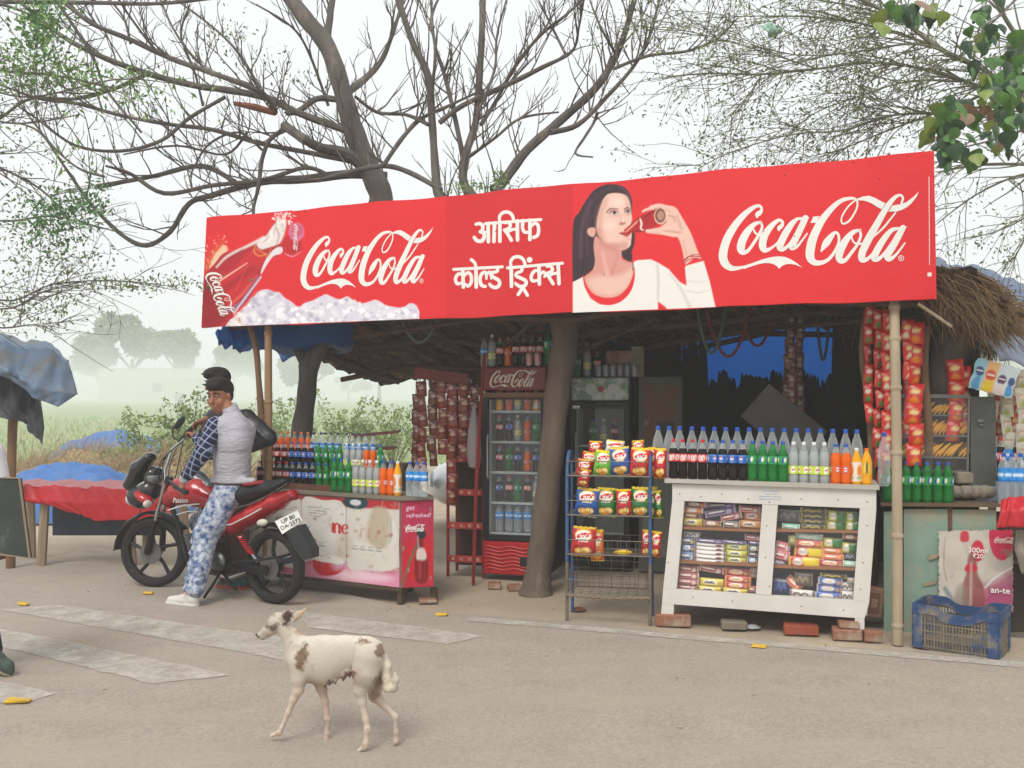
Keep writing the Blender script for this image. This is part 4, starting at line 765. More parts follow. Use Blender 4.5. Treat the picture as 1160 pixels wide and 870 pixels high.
post('wooden_post', [P(12, 646, 9.4)*1, P(13, 540, 9.3), P(16, 460, 9.3), P(28, 395, 9.3)], [.045, .042, .045, .045], polem, 'weathered post under the blue tarpaulin roof at the left edge', group='posts of the left stall')
# red covered table
tb = E('table', tuple(G(110, 640)), 'long low table under a bright red plastic cloth at the left', 'table'); T0 = G(110, 640)
def tloc(px, py, Z): return P(px, py, Z)-T0
redcloth = M('red_plastic', '#c4202c', '#b41824', scale=2, rough=.4, bump=.012, bscale=5)
A_, B_, C_, D_ = P(20, 552, 9.5), P(180, 558, 9.2), P(186, 547, 10.2), P(30, 545, 10.6)
m = MB(); ctr = (A_+B_+C_+D_)/4-T0
m.add([tuple(p-T0+Vector((0, 0, dz))) for dz in (-.03, -.004) for p in (A_, B_, C_, D_)], [(0, 3, 2, 1), (4, 5, 6, 7), (0, 1, 5, 4), (1, 2, 6, 5), (2, 3, 7, 6), (3, 0, 4, 7)]); m.build('tabletop', framem, tb, smooth=0)
for (px, py, Z, tx) in [(47, 641, 9.52, 52), (36, 632, 10.1, 34), (150, 640, 9.5, 146), (166, 622, 10.3, 166), (212, 640, 9.5, 206)]:
    m = MB(); a = G(px, py)-T0; b = P(tx, 553, a.y+T0.y)-T0; m.tube([a, b], .045, 6); m.build('leg', M('table_leg_wood', '#a8967c', '#8a7860', scale=8, rough=.9, stretch=(1, 1, .2)), tb)
c = cloth('cloth', [[D_+Vector((0, 0, .01)), (C_+D_)/2+Vector((0, 0, .012)), C_+Vector((0, 0, .01))], [A_+Vector((0, -.02, .02)), (A_+B_)/2+Vector((0, -.02, .02)), B_+Vector((0, -.02, .02))], [P(22, 566, 9.42), P(100, 570, 9.3), P(196, 572, 9.15)], [P(62, 572, 9.42), P(110, 590, 9.3), P(200, 588, 9.15)]], redcloth, None, amp=.014, seed=21, nu=60, nv=40, fq=4)
tag(c, 'bright red plastic cloth draped over the low table at the left', 'tablecloth')
m = MB(); p0, p1 = P(60, 585, 9.9), P(185, 590, 9.9); m.box(((p0+p1)/2-T0), ((p1-p0).length, .02, .35)); m.build('modesty_board', M('dark_board', '#3d4752', rough=.8), tb)
# ================================================================== BOTTLES AND PACKETS (built once, copied)
def GLASS(name, c, k):                               # thin clear plastic or glass: mostly see-through, with a soft sheen
    m = bpy.data.materials.new(name); m.use_nodes = True; t = m.node_tree; b = t.nodes['Principled BSDF']; b.inputs['Base Color'].default_value = (*lin(c), 1); b.inputs['Roughness'].default_value = .08; b.inputs['Specular IOR Level'].default_value = .9
    tr = t.nodes.new('ShaderNodeBsdfTransparent'); x = t.nodes.new('ShaderNodeMixShader'); lw = t.nodes.new('ShaderNodeLayerWeight'); lw.inputs[0].default_value = .25; mr = t.nodes.new('ShaderNodeMapRange'); mr.inputs['To Min'].default_value = k*.45; mr.inputs['To Max'].default_value = min(1, k*2.2)
    t.links.new(lw.outputs['Facing'], mr.inputs[0]); t.links.new(mr.outputs[0], x.inputs[0]); t.links.new(tr.outputs[0], x.inputs[1]); t.links.new(b.outputs[0], x.inputs[2]); t.links.new(x.outputs[0], t.nodes['Material Output'].inputs['Surface']); MATS[name] = m; return m
capm = {k: M('cap_'+k, c, rough=.4) for k, c in dict(red='#c8202a', blue='#2458b8', white='#e6e6e2', navy='#20305a', orange='#e87a20').items()}
def liquid(name, c, c2=None, trans=.0, rough=.12): return M('liquid_'+name, c, c2, rough=rough, trans=trans, ior=1.33, scale=20)
cola = liquid('cola', '#160b09'); lime = liquid('green', '#1f9a3c', trans=.55); clear = GLASS('clear_plastic', '#dfe6e6', .42)
cloudy = liquid('cloudy', '#c9cfcd', trans=.45); orange = liquid('orange', '#ee6a10', trans=.15); mango = liquid('mango', '#eaa312'); water = GLASS('water_bottle', '#cfdbe2', .5)
neckc = GLASS('neck_plastic', '#d3d9d8', .45); greenneck = M('green_neck', '#58c070', rough=.1, trans=.65, ior=1.15)
labm = M('label_print', '#ffffff', attr='Col', rough=.35)
def wrap(r, z0, z1, fn, nu=40, nv=12):               # printed label round a bottle
    a = np.linspace(0, 2*np.pi, nu); z = np.linspace(0, 1, nv); A, Z = np.meshgrid(a, z); q = np.stack([(A/(2*np.pi)*4) % 1, Z], -1).reshape(-1, 2)
    v = np.stack([np.cos(A)*r, np.sin(A)*r, z0+(z1-z0)*Z], -1).reshape(-1, 3); return npmesh('label', v, grid(nu, nv)[:, ::1], labm, col=fn(q))
def lb_cola(q): return paint(q, '#d0141e', [('curve', [(.12,.25,.16),(.1,.6,.16),(.24,.82,.14),(.32,.6,.1)], '#f4efe9', .1), ('line', [(.36,.3,.14),(.42,.66,.14)], '#f4efe9', .1), ('curve', [(.52,.3,.14),(.5,.65,.14),(.62,.85,.12),(.7,.6,.1)], '#f4efe9', .1), ('line', [(.76,.3,.12),(.84,.8,.12)], '#f4efe9', .1), ('line', [(.2,.14,.08),(.6,.2,.06)], '#f4efe9', .08)])
def lb_blue(q): return paint(q, '#1f66c0', [('disc', (.5, .5, .2, .4), '#f2f2f2', .08), ('blob', [(.32,.6),(.5,.9),(.68,.6),(.5,.62)], '#cf2430', .06), ('blob', [(.32,.4),(.5,.1),(.68,.4),(.5,.36)], '#1b3f92', .06), ('line', [(.02,.9,.12),(.98,.95,.12)], '#4b9be0', .1)])
def lb_lime(q): return paint(q, '#2a9c44', [('poly', [(0,.2),(.3,.9),(.7,.9),(.45,.1)], '#2a49a0', .08), ('blob', [(.42,.25),(.4,.7),(.6,.85),(.72,.6),(.62,.3)], '#eef4ee', .06), ('disc', (.6, .5, .07, .16), '#e9d84a', .05)])
def lb_lemon(q): return paint(q, '#c6d838', [('blob', [(.2,.2),(.25,.8),(.6,.9),(.75,.4),(.5,.15)], '#f2f4ee', .06), ('line', [(.34,.5,.2),(.6,.55,.2)], '#d84a60', .06)])
def lb_orange(q): return paint(q, '#e8641a', [('disc', (.5, .5, .28, .42), '#26408c', .05), ('disc', (.5, .5, .22, .32), '#f3f0ea', .05), ('line', [(.32,.5,.18),(.68,.52,.18)], '#e8641a', .05)])
def lb_water(q): return paint(q, '#2b8fd8', [('line', [(.15,.5,.22),(.8,.5,.22)], '#dff0fa', .1), ('line', [(0,.08,.1),(1,.08,.1)], '#1c5fb0', .06)])
def lb_mango(q): return paint(q, '#e8b020', [('blob', [(.2,.2),(.25,.8),(.7,.85),(.8,.25)], '#f0d060', .06), ('line', [(.46,.12,.12),(.5,.9,.16)], '#3a2a18', .06), ('line', [(.62,.2,.06),(.64,.8,.08)], '#3a2a18', .06)])
def lb_juice(q): return paint(q, '#e9ddd2', [('disc', (.5, .55, .3, .3), '#e58a2a', .06), ('line', [(.2,.15,.1),(.8,.15,.1)], '#7a9a3a', .06)])
BOT = {}
def bottle(kind, H, D, body, neck, cap, labfn, fill=.72, l0=.45, l1=.65, n=14, shape='pet'):
    key = (kind, round(H, 3)); 
    if key in BOT: return BOT[key]
    r = D/2
    if shape == 'cont': pr = [(r*.8,0),(r*.92,.01),(r*.96,.12*H),(r*.86,.30*H),(r*.9,.40*H),(r,.46*H),(r,.60*H),(r*.97,.66*H),(r*.75,.77*H),(r*.42,.86*H),(r*.36,.93*H)]
    elif shape == 'ribbed': pr = [(r*.8,0),(r*.95,.01)]+[(r*(1 if k % 2 else .93), (.04+.045*k)*H) for k in range(9)]+[(r,.46*H),(r,.66*H),(r*.93,.69*H),(r*.97,.72*H),(r*.7,.82*H),(r*.42,.88*H),(r*.38,.94*H)]
    else: pr = [(r*.55,.006),(r*.8,0),(r*.95,.02),(r,.06*H),(r*.98,.28*H),(r*.9,.34*H),(r,.40*H),(r,.62*H),(r*.95,.66*H),(r*.72,.78*H),(r*.44,.87*H),(r*.36,.94*H)]
    mis = [0 if (pr[i][1]+pr[i+1][1])/2 < fill*H else 1 for i in range(len(pr)-1)]
    bm_ = MB(); bm_.lathe(pr, n, mis=mis); me = bm_.mesh('bottle_body', [body, neck], 50)
    cm = MB(); cr_ = max(.0135, r*.40); cm.lathe([(cr_*.98, .925*H), (cr_, .93*H), (cr_, .985*H), (cr_*.9, H), (0, H)], 10); cme = cm.mesh('cap', cap)
    lme = wrap(r*1.012, l0*H, l1*H, labfn) if labfn else None
    BOT[key] = (me, cme, lme); return BOT[key]
SP = {'cola': ('cola', cola, neckc, capm['red'], lb_cola, .74, .44, .64, 'cont', 'red-capped cola bottle'),
      'blue': ('blue', cola, neckc, capm['blue'], lb_blue, .74, .44, .64, 'pet', 'blue-capped cola bottle'),
      'lime': ('lime', lime, greenneck, capm['blue'], lb_lime, .78, .44, .64, 'pet', 'green lemonade bottle'),
      'lemon': ('lemon', cloudy, neckc, capm['white'], lb_lemon, .8, .22, .42, 'cont', 'white-capped lemon bottle'),
      'orange': ('orange', orange, neckc, capm['blue'], lb_orange, .8, .28, .46, 'pet', 'blue-capped orange bottle'),
      'orangew': ('orangew', orange, neckc, capm['orange'], lb_orange, .82, .36, .54, 'pet', 'orange-capped orange bottle'),
      'juice': ('juice', mango, mango, capm['white'], lb_juice, .9, .1, .62, 'pet', 'white-capped juice bottle'),
      'mango': ('mango', mango, mango, capm['orange'], lb_mango, .95, .28, .66, 'pet', 'yellow drink bottle'),
      'water': ('water', water, water, capm['blue'], lb_water, 0, .46, .72, 'ribbed', 'blue-labelled water bottle'),
      'clear': ('clear', clear, clear, capm['blue'], None, 0, 0, 0, 'pet', 'large clear bottle'),
      'club': ('club', clear, clear, capm['navy'], lb_water, 0, .40, .60, 'pet', 'dark-capped clear bottle')}
ORD = ['first', 'second', 'third', 'fourth', 'fifth', 'sixth', 'seventh', 'eighth', 'ninth', 'tenth', 'eleventh', 'twelfth', 'thirteenth', 'fourteenth', 'fifteenth', 'sixteenth', 'seventeenth', 'eighteenth', 'nineteenth', 'twentieth', 'twenty-first', 'twenty-second', 'twenty-third', 'twenty-fourth']
def place_bottle(kind, p, H, D, where, idx, group, rz=0):
    k, body, neck, cap, fn, fill, l0, l1, shp, lab = SP[kind]; me, cme, lme = bottle(k, H, D, body, neck, cap, fn, fill, l0, l1, shape=shp)
    e = E('bottle', p, f'{lab}, {ORD[idx]} from left {where}', 'bottle', group, rz=rz)
    link('bottle_body', me, e); link('cap', cme, e)
    if lme: link('label', lme, e)
    return e
# pillow packets
packm = M('foil_print', '#ffffff', attr='Col', rough=.32, spec=.6)
PK = {}
def pillow(key, fn, w_, h_, d_, nx=20, ny=20, crimp=.07, horizontal=False):
    """soft sealed packet standing in x-z, centre at the origin; crimped ends top and bottom (or left and right)"""
    if key in PK: return PK[key]
    u = np.linspace(-1, 1, nx); v = np.linspace(-1, 1, ny); U, V = np.meshgrid(u, v); e = (U if horizontal else V); o = (V if horizontal else U); rg = np.random.default_rng(abs(hash(str(key))) % 999)
    prof = np.clip(1-np.clip(np.abs(e)/(1-crimp), 0, 1)**3, 0, 1)**.55*np.clip(1-np.abs(o)**2.6, 0, 1)**.5
    wr = 1+.07*np.sin(o*9+e*3+rg.random()*6)*np.abs(e)+.05*np.sin(e*11+o*4); Y = prof*d_/2*wr; pinch = 1-.10*(1-np.abs(e)**2)*0-.06*np.exp(-((np.abs(e)-(1-crimp))/.15)**2)
    X = U*w_/2*(1 if horizontal else pinch*(.93+.07*np.abs(V)**1.5)+.02*np.sin(V*7+U*2)); Zz = V*h_/2*(pinch if horizontal else 1)
    if not horizontal: Zz = Zz+.012*h_*np.sin(U*14)*(np.abs(V) > .95)
    q = np.stack([(U+1)/2, (V+1)/2], -1).reshape(-1, 2); col = fn(q)
    f = grid(nx, ny); n0 = nx*ny; v1 = np.stack([X, -Y, Zz], -1).reshape(-1, 3); v2 = np.stack([X, Y, Zz], -1).reshape(-1, 3)
    PK[key] = npmesh('packet', np.concatenate([v1, v2]), np.concatenate([f, f[:, ::-1]+n0]), packm, col=np.concatenate([col, col])); return PK[key]
def chipfn(base, dark, food='#e9b34a'):
    def fn(q):
        return paint(q, base, [('poly', [(0,.93),(.5,.9),(1,.93),(1,1),(0,1)], '#f0cc2a', .03), ('blob', [(.1,.08),(.15,.34),(.4,.4),(.7,.36),(.92,.3),(.95,.1),(.5,.03)], dark, .06), ('disc', (.36, .2, .2, .1), food, .03), ('disc', (.64, .22, .2, .1), '#f2c868', .03), ('disc', (.5, .12, .2, .08), '#d99232', .03), ('disc', (.36, .2, .1, .04), '#f6d890', .04), ('disc', (.66, .23, .1, .04), '#f8dfa0', .04),
            ('disc', (.5, .7, .36, .2), '#f4d32c', .03), ('disc', (.5, .7, .31, .165), '#faf6ec', .03), ('blob', [(.16,.64),(.3,.74),(.6,.8),(.86,.78),(.8,.68),(.5,.64),(.28,.58)], '#d41f26', .02), ('line', [(.02,.02,.02),(.98,.02,.02)], '#f0cc2a', .02), ('line', [(.3,.5,.03),(.7,.5,.03)], '#f4efe4', .02)])
    return fn
def wordmesh(txt, size, ext=.0004, shear=.15):       # lettering as a mesh
    key = ('w', txt, size)
    if key in PK: return PK[key]
    c = bpy.data.curves.new('lettering', 'FONT'); c.body = txt; c.size = size; c.extrude = ext; c.shear = shear; c.align_x = 'CENTER'; c.align_y = 'CENTER'; c.offset = size*.012; c.resolution_u = 3
    o = bpy.data.objects.new('lettering', c); COL.objects.link(o); dg = bpy.context.evaluated_depsgraph_get(); me = bpy.data.meshes.new_from_object(o.evaluated_get(dg)); bpy.data.objects.remove(o); me.name = 'lettering'
    PK[key] = me; return me
def word(txt, size, mat, parent, loc, rot=(math.pi/2, 0, 0), shear=.15, name='lettering'):
    me = wordmesh(txt, size, shear=shear).copy(); me.materials.clear(); me.materials.append(mat); o = link(name, me, parent); o.location = loc; o.rotation_euler = rot; return o
inkw = M('ink_white', '#f6f3ec', rough=.5); inkr = M('ink_red', '#c8202a', rough=.5); inkb = M('ink_black', '#1a1a1c', rough=.6); inkp = M('ink_pink', '#e04a5e', rough=.5)

# ================================================================== WHITE DISPLAY CASE
whitewood = M('white_paint', '#ddd9d2', '#cfcac2', scale=3, rough=.65, bump=.003, bscale=60, c3='#a09584', s3=5, t3=.63)
brownshelf = M('shelf_wood', '#a06a3c', '#8a5630', scale=6, rough=.7, stretch=(.3, 1, 1)); darkin = M('case_inside', '#3a3128', rough=.9); glassm = GLASS('pane_glass', '#ffffff', .06)
WC = Plane((1.10, 7.05), (2.46, 6.62)); wc = E('display_case', tuple(WC.w(0, 0)), 'white painted wooden display case full of biscuit packets, standing on bricks', 'display case', rz=WC.rz)
def wz(x, y): return WC.px(740+x/3.344, 470+y/3.344)
def wpr(name, poly, t0, t1, mat, parent=wc, fn=wz):
    m = MB(); q = [fn(*p) for p in poly]; m.prism(q, t0, t1, lambda a, b, t: (a, -t, b)); o = m.build(name, mat, parent, smooth=0); return o
o_tl, o_tr, o_br, o_bl = (72,262), (845,276), (800,772), (33,708)
wpr('rail', [(72,262),(845,276),(845,356),(118,326),(72,322)], 0, -.035, whitewood)
wpr('rail', [(38,655),(88,661),(388,681),(757,703),(818,712),(800,772),(33,714)], 0, -.035, whitewood)
wpr('stile', [(72,322.5),(118,326.5),(88,660.5),(38,654.5)], 0, -.035, whitewood)
wpr('stile', [(413,339),(472,342),(447,683),(388,680)], 0, -.035, whitewood)
wpr('stile', [(783,352),(845,356.5),(818,711.5),(757,702.5)], 0, -.035, whitewood)
wpr('top_board', [(45,242),(856,268),(856,283),(45,256)], .03, -.52, M('top_board_grey', '#bfbab0', '#a8a297', scale=6, rough=.7, stretch=(.3, 1, 1)))
wpr('leg', [(33,714.5),(78,717),(76,757),(29,757)], -.002, -.07, whitewood); wpr('leg', [(764,769),(800,772.5),(800,816),(764,812)], -.002, -.07, whitewood)
wpr('leg', [(100,716),(140,718),(138,750),(98,748)], -.45, -.5, whitewood); wpr('leg', [(764,769),(800,772),(800,806),(764,802)], -.45, -.5, whitewood)
wpr('back_board', [(72,270),(840,284),(810,765),(40,706)], -.47, -.49, darkin)
wpr('bottom_board', [(60,690),(800,740),(800,752),(60,702)], -.036, -.468, brownshelf)
wpr('side_panel', [(836,284),(845,284),(812,764),(803,764)], -.036, -.468, whitewood); wpr('side_panel', [(74,270),(84,270),(50,704),(40,704)], -.036, -.468, whitewood)
for (a, b, c, d) in [((108,428),(410,441),(409,448),(107,436)), ((96,557),(396,572),(395,580),(95,566)), ((466,437),(784,444),(783,452),(465,446)), ((452,575),(770,587),(769,595),(451,584))]:
    wpr('shelf', [a, b, c, d], -.05, -.46, brownshelf)
for p in ([(112,320),(420,334),(395,688),(80,668)], [(466,336),(790,346),(765,710),(440,690)]): wpr('pane', p, -.037, -.04, glassm)
rr = random.Random(4); m = MB()
for x, y in [(100,300),(180,310),(260,300),(360,318),(440,330),(560,318),(700,322),(810,330),(60,420),(56,560),(430,420),(425,540),(440,650),(810,420),(795,560),(785,660),(150,690),(300,705),(560,725),(720,740)]:
    u, v = wz(x, y); m.lathe([(.005, 0), (.004, .002), (0, .003)], 8, c=(u, 0, v), rot=(math.pi/2, 0, 0))
m.build('nail_head', M('rust', '#7a4a30', rough=.8), wc)
m = MB(); 
for k in range(4):
    u0, v0 = wz(412-12*(k > 1), 287+k*10); u1, v1 = wz(478+8*(k > 1), 289+k*10); m.box(((u0+u1)/2, -.002, (v0+v1)/2), (u1-u0-.03*(k == 1), .003, .006))
m.build('faded_print', M('faded_ink', '#9fb4c8', '#cfd2d2', scale=40, rough=.7), wc)
# packets on its shelves
def packfn(c, acc, style=0):
    def fn(q):
        L = [('poly', [(0,0),(.06,0),(.06,1),(0,1)], acc, .02), ('poly', [(.94,0),(1,0),(1,1),(.94,1)], acc, .02)]
        if style == 0: L += [('blob', [(.2,.35),(.24,.75),(.6,.8),(.7,.5),(.55,.28)], '#f4efe6', .05), ('curve', [(.27,.45,.1),(.34,.62,.12),(.42,.42,.1),(.5,.64,.12),(.58,.46,.1)], acc, .05), ('disc', (.82, .4, .08, .26), '#d8a860', .06), ('line', [(.12,.15,.1),(.6,.12,.1)], acc, .06, .7)]
        elif style == 1: L += [('line', [(.2,.6,.2),(.55,.6,.2)], '#f4efe6', .05), ('disc', (.78, .45, .1, .3), acc, .05), ('line', [(.15,.2,.08),(.8,.2,.08)], acc, .05)]
        elif style == 2: L += [('poly', [(.5,0),(.94,0),(.94,1),(.45,1)], acc, .03), ('disc', (.3, .5, .16, .34), '#f4efe6', .05), ('line', [(.2,.5,.1),(.4,.5,.1)], '#333333', .05)]
        else: L += [('curve', [(.15,.3,.1),(.3,.7,.12),(.45,.35,.1),(.6,.7,.1),(.75,.4,.1)], acc, .05)]
        L += [('line', [(.1,.9,.05),(.9,.9,.05)], '#ffffff', .08, .4)]
        return paint(q, c, L)
    return fn
NAMEC = {}
def packs(rows, ox, oy, sc, pane, depth=-.10):
    for shelf, items in rows:
        items = sorted(items, key=lambda it: (it[0]+it[2])/2+.001*it[1])
        for i, it in enumerate(items):
            x0, y0, x1, y1, c, acc, st, cn = it[:8]; tilt = it[8] if len(it) > 8 else -.035
            a = WC.px(ox+x0/sc, oy+(y0+y1)/2/sc, depth); b = WC.px(ox+x1/sc, oy+(y0+y1)/2/sc, depth); tp = WC.px(ox+(x0+x1)/2/sc, oy+y0/sc, depth); bt = WC.px(ox+(x0+x1)/2/sc, oy+y1/sc, depth)
            w_ = b[0]-a[0]; h_ = tp[1]-bt[1]; me = pillow(('pk', c, acc, st), packfn(c, acc, st), 1, 1, .8, 22, 10, .09, True)
            o = link('biscuit_packet', me); p = WC.w((a[0]+b[0])/2, (tp[1]+bt[1])/2, depth-.04*random.random()); o.location = p; o.scale = (w_*1.07, .065, h_*1.14); o.rotation_euler = (0, -tilt if tilt != -.035 else .035, WC.rz)
            tag(o, f'{cn} packet, {ORD[i]} from the left on the {shelf} shelf behind the {pane} pane', 'packet', 'packets in the white display case')
R_, Yl, Pu, Wh, Bl, Or, Br = '#b3202a', '#e2cf22', '#43267e', '#e9e7e3', '#2457a8', '#e0702a', '#8a5a40'
packs([('top', [(110,95,270,140,R_,'#f0d8c8',0,'red'),(105,138,250,182,Or,'#f4e8d8',0,'orange'),(100,182,240,227,'#c59a3c',Pu,1,'gold and purple'),(92,229,250,287,Yl,'#5a3a20',0,'yellow'),(257,247,390,292,'#a4644c','#e8d8c8',0,'brown'),(415,247,540,300,'#57453f','#cfc4b8',1,'dark brown'),(542,247,715,302,'#e0a050','#6a4a30',0,'tan'),(577,182,715,242,'#dc8c4a','#7a6040',0,'pale orange'),(540,132,700,180,'#c23530','#ecdcd4',1,'red'),(393,188,555,242,'#bb2c30','#f0e0d8',1,'tilted red',.22),(270,150,505,205,Pu,'#c8b8d8',1,'tilted purple',.22),(285,108,500,140,'#38206a','#a898c0',1,'dark purple',.05)]),
       ('middle', [(92,337,225,377,Wh,'#5a5a60',3,'white'),(85,379,185,430,'#33467c','#c8c078',1,'navy'),(75,432,185,490,Bl,'#a8c8e8',0,'blue'),(70,492,185,562,'#33589a','#c8d8e8',1,'blue'),(200,390,420,418,Pu,'#a898c0',1,'purple'),(420,400,590,424,Pu,'#a898c0',1,'purple')]+[(190,420+31*k,425,450+31*k,Wh,'#7a3a30',1,'white and brown') for k in range(5)]+[(430,426,605,478,'#ccd034','#5a6a2a',0,'yellow green'),(430,480,605,530,'#ccd034','#5a6a2a',0,'yellow green'),(430,532,600,584,'#ccd034','#5a6a2a',0,'yellow green'),(585,358,712,402,'#c8404a','#ecd8d4',1,'pink red'),(610,404,708,440,Pu,'#a898c0',1,'purple'),(612,442,702,486,'#3b4644','#9aa29a',0,'dark grey'),(612,488,696,532,'#46384a','#a898a8',1,'dark plum'),(602,534,692,584,Bl,'#dce8f4',0,'bright blue')]),
       ('bottom', [(60,602,212,652,R_,'#ecd8d4',1,'red'),(56,654,215,702,'#a82634','#ecd8d4',1,'dark red'),(50,704,212,750,'#b02c36','#ecd8d4',1,'red'),(50,752,205,792,'#bb4a50','#ecd8d4',1,'pale red'),(228,604,412,656,'#a81e28','#ecd8d4',1,'dark red',-.12),(225,702,420,758,Yl,'#5a3a20',0,'yellow'),(213,762,402,806,Yl,'#5a3a20',0,'yellow'),(430,625,622,678,'#cc2c30','#e8b050',0,'red and orange'),(430,680,626,728,'#cc2c30','#e8b050',0,'red and orange'),(428,730,622,776,'#cc2c30','#e8b050',0,'red and orange'),(405,778,610,818,Yl,'#5a3a20',0,'yellow'),(622,625,680,695,'#d8bcae','#8a6a5a',3,'pale pink'),(612,765,668,815,'#c04040','#ecd8d4',1,'red')])], 760, 555, 6.96, 'left')
packs([('top', [(75,120,240,205,'#4c4744','#86807a',3,'dark clear'),(110,226,238,266,'#79d4b4','#e8f4ee',1,'mint green'),(250,108,440,146,'#55534a','#c8b45a',3,'black and gold'),(255,150,440,186,'#4a4842','#c8b45a',3,'black and gold'),(250,190,442,226,'#55534a','#c8b45a',3,'black and gold'),(260,230,430,270,'#4a4842','#c8b45a',3,'black and gold'),(455,130,587,200,'#d8cf2c','#2f7a3a',2,'yellow and green'),(445,206,587,274,'#d8cf2c','#2f7a3a',2,'yellow and green'),(592,138,700,204,'#cfc93c','#2f7a3a',2,'yellow and green'),(590,210,696,276,'#cfc93c','#2f7a3a',2,'yellow and green')]),
       ('middle', [(62,366,165,435,'#c8404a','#eadadb',1,'red and white',-.2),(52,430,160,498,'#c8404a','#eadadb',1,'red and white',-.2),(45,498,135,540,'#8a8a9e','#d8d8e4',3,'silver'),(155,312,215,386,'#8c8e52','#c8c48a',3,'olive'),(213,302,410,348,'#b6dccc','#e8f4ee',3,'pale mint'),(205,350,410,398,'#d84a40','#e8b050',0,'red'),(205,402,412,478,'#d8242a','#ecd42a',2,'red and yellow'),(163,478,382,548,'#d8242a','#ecd42a',2,'red and yellow'),(420,336,562,402,'#d8cf2c','#2f7a3a',2,'yellow and green'),(420,410,562,452,Or,'#f0b080',1,'orange'),(415,456,572,500,Or,'#f0b080',1,'orange'),(384,500,580,550,'#c2485a','#e8a050',0,'pink'),(570,304,684,342,'#c05040','#e8c8a8',0,'rust red'),(560,374,674,444,'#d8cf2c','#2f7a3a',2,'yellow and green'),(577,450,674,504,'#38384e','#9898a8',3,'dark blue'),(572,508,672,550,'#9edcc4','#e8f4ee',1,'mint')]),
       ('bottom', [(45,650,165,765,'#2a3a6a','#5a6ab0',3,'navy'),(130,650,255,718,'#e0683a','#f0b090',1,'tilted orange',-.75),(170,726,345,782,'#e8e0d8','#5a3a30',3,'white'),(205,600,335,692,'#665748','#a09078',3,'brown clear'),(385,634,562,690,'#2868c8','#e8d8c8',0,'bright blue'),(375,692,556,750,'#2868c8','#e8d8c8',0,'bright blue'),(360,752,552,800,'#2868c8','#e8d8c8',0,'bright blue'),(560,676,652,738,'#e8e4dc','#5a3228',3,'white and brown'),(555,740,652,804,'#e8e4dc','#5a3228',3,'white and brown'),(400,602,590,634,'#5c5244','#d8c84a',3,'olive gold'),(600,634,662,674,'#d8ccc0','#a09080',3,'cream')])], 870, 560, 6.692, 'right')
# bottles on top of the case
def on(plane, px, py, back, H, kind, D, where, idx, grp, zz=None):
    u, v = plane.px(px, py, -back); return place_bottle(kind, plane.w(u, v if zz is None else zz, -back), H, D, where, idx, grp, rz=RNG.uniform(0, 6.28))
g1 = 'small bottles along the front of the white display case'
front = [(761.5,'cola'),(772,'cola'),(783,'cola'),(794.3,'cola'),(805.8,'blue'),(817.2,'blue'),(828.7,'blue'),(839.8,'blue'),(851,'lime'),(862.6,'lime'),(873.8,'lime'),(885.3,'lime'),(897.6,'lemon'),(909,'lemon'),(920.6,'lemon'),(932.4,'lemon'),(945.2,'orange'),(956.8,'orange'),(968.8,'juice'),(980.2,'mango')]
ztop = WC.px(740+450/3.344, 470+250/3.344)[1]
for i, (x, k) in enumerate(front):
    f = (x-755)/237; yb = 543.5+f*7.5; h = .295 if k not in ('juice', 'mango', 'orange') else .285 if k == 'orange' else .26
    on(WC, x+1.5, yb+1, .07, h, k, .074, 'in the front row on the white case', i, g1, zz=WC.px(x, 542.5+f*8.2, .0)[1]+.0)
g2 = 'large clear bottles behind, on the white display case'
back = [744.5,757,769,782.8,795.5,808.3,821.2,834.3,847.7,860.5,873.8,887.4,901,914.5,928.4,942.4,956.8,969.7]
for i, x in enumerate(back):
    f = (x-755)/237; on(WC, x+1, 500, .27, .385, 'clear', .088, 'in the back row on the white case', i, g2, zz=WC.px(x, 542.5+f*8.2, .0)[1])
on(WC, 1001.6, 500, .27, .385, 'clear', .088, 'beside the crooked pole, right of the white case', 18, g2, zz=1.06)
# bricks and stones
brickm = M('brick', '#9a6a52', '#7e5542', scale=8, rough=.95, bump=.006, bscale=40, c3='#a89682', s3=3, t3=.5); brickr = M('red_brick', '#9c5138', '#864230', scale=8, rough=.95, bump=.006, bscale=40, c3='#a58a74', s3=3, t3=.6)
def brick(px, py, d, rz, mat, label, tilt=(0, 0), z=None, nm='brick', cat='brick', grp='bricks under and beside the cabinets'):
    p = G(px, py); m = MB(); m.box((0, 0, d[2]/2), d, bev=.008); r_ = random.Random(int(px)); 
    m.v = [(x+r_.uniform(-.003, .003), y+r_.uniform(-.003, .003), z_+r_.uniform(-.003, .003)) for x, y, z_ in m.v]
    me = m.mesh(nm, mat, 30); o = link(nm, me); o.location = (p.x, p.y+d[1]/2, z if z is not None else 0); o.rotation_euler = (tilt[0], tilt[1], rz); return tag(o, label, cat, grp)
brick(764, 710, (.26, .12, .085), -.15, brickm, 'brown brick under the left front leg of the white case'); brick(910, 720, (.24, .12, .07), -.2, brickr, 'red brick lying on the ground under the white case'); brick(833, 714, (.18, .1, .06), -.1, M('stone_grey', '#8a7d6e', '#74695c', scale=6, rough=.95, bump=.006), 'flat grey stone lying under the white case')
brick(963, 726, (.20, .13, .075), -.25, brickm, 'lower brick under the right front leg of the white case'); brick(964, 725, (.14, .12, .05), -.2, brickm, 'upper brick under the right front leg of the white case', z=.076); brick(991, 728, (.12, .1, .075), -.1, brickm, 'small broken brick right of the two stacked bricks')
bs = brick(990, 712, (.13, .09, .22), -.2, M('brown_brick', '#8a6c56', '#7a5d49', scale=8, rough=.95, bump=.006, c3='#a8967f', s3=4, t3=.6), 'stamped brown brick standing on end beside the white case', tilt=(0, .08), z=.078)
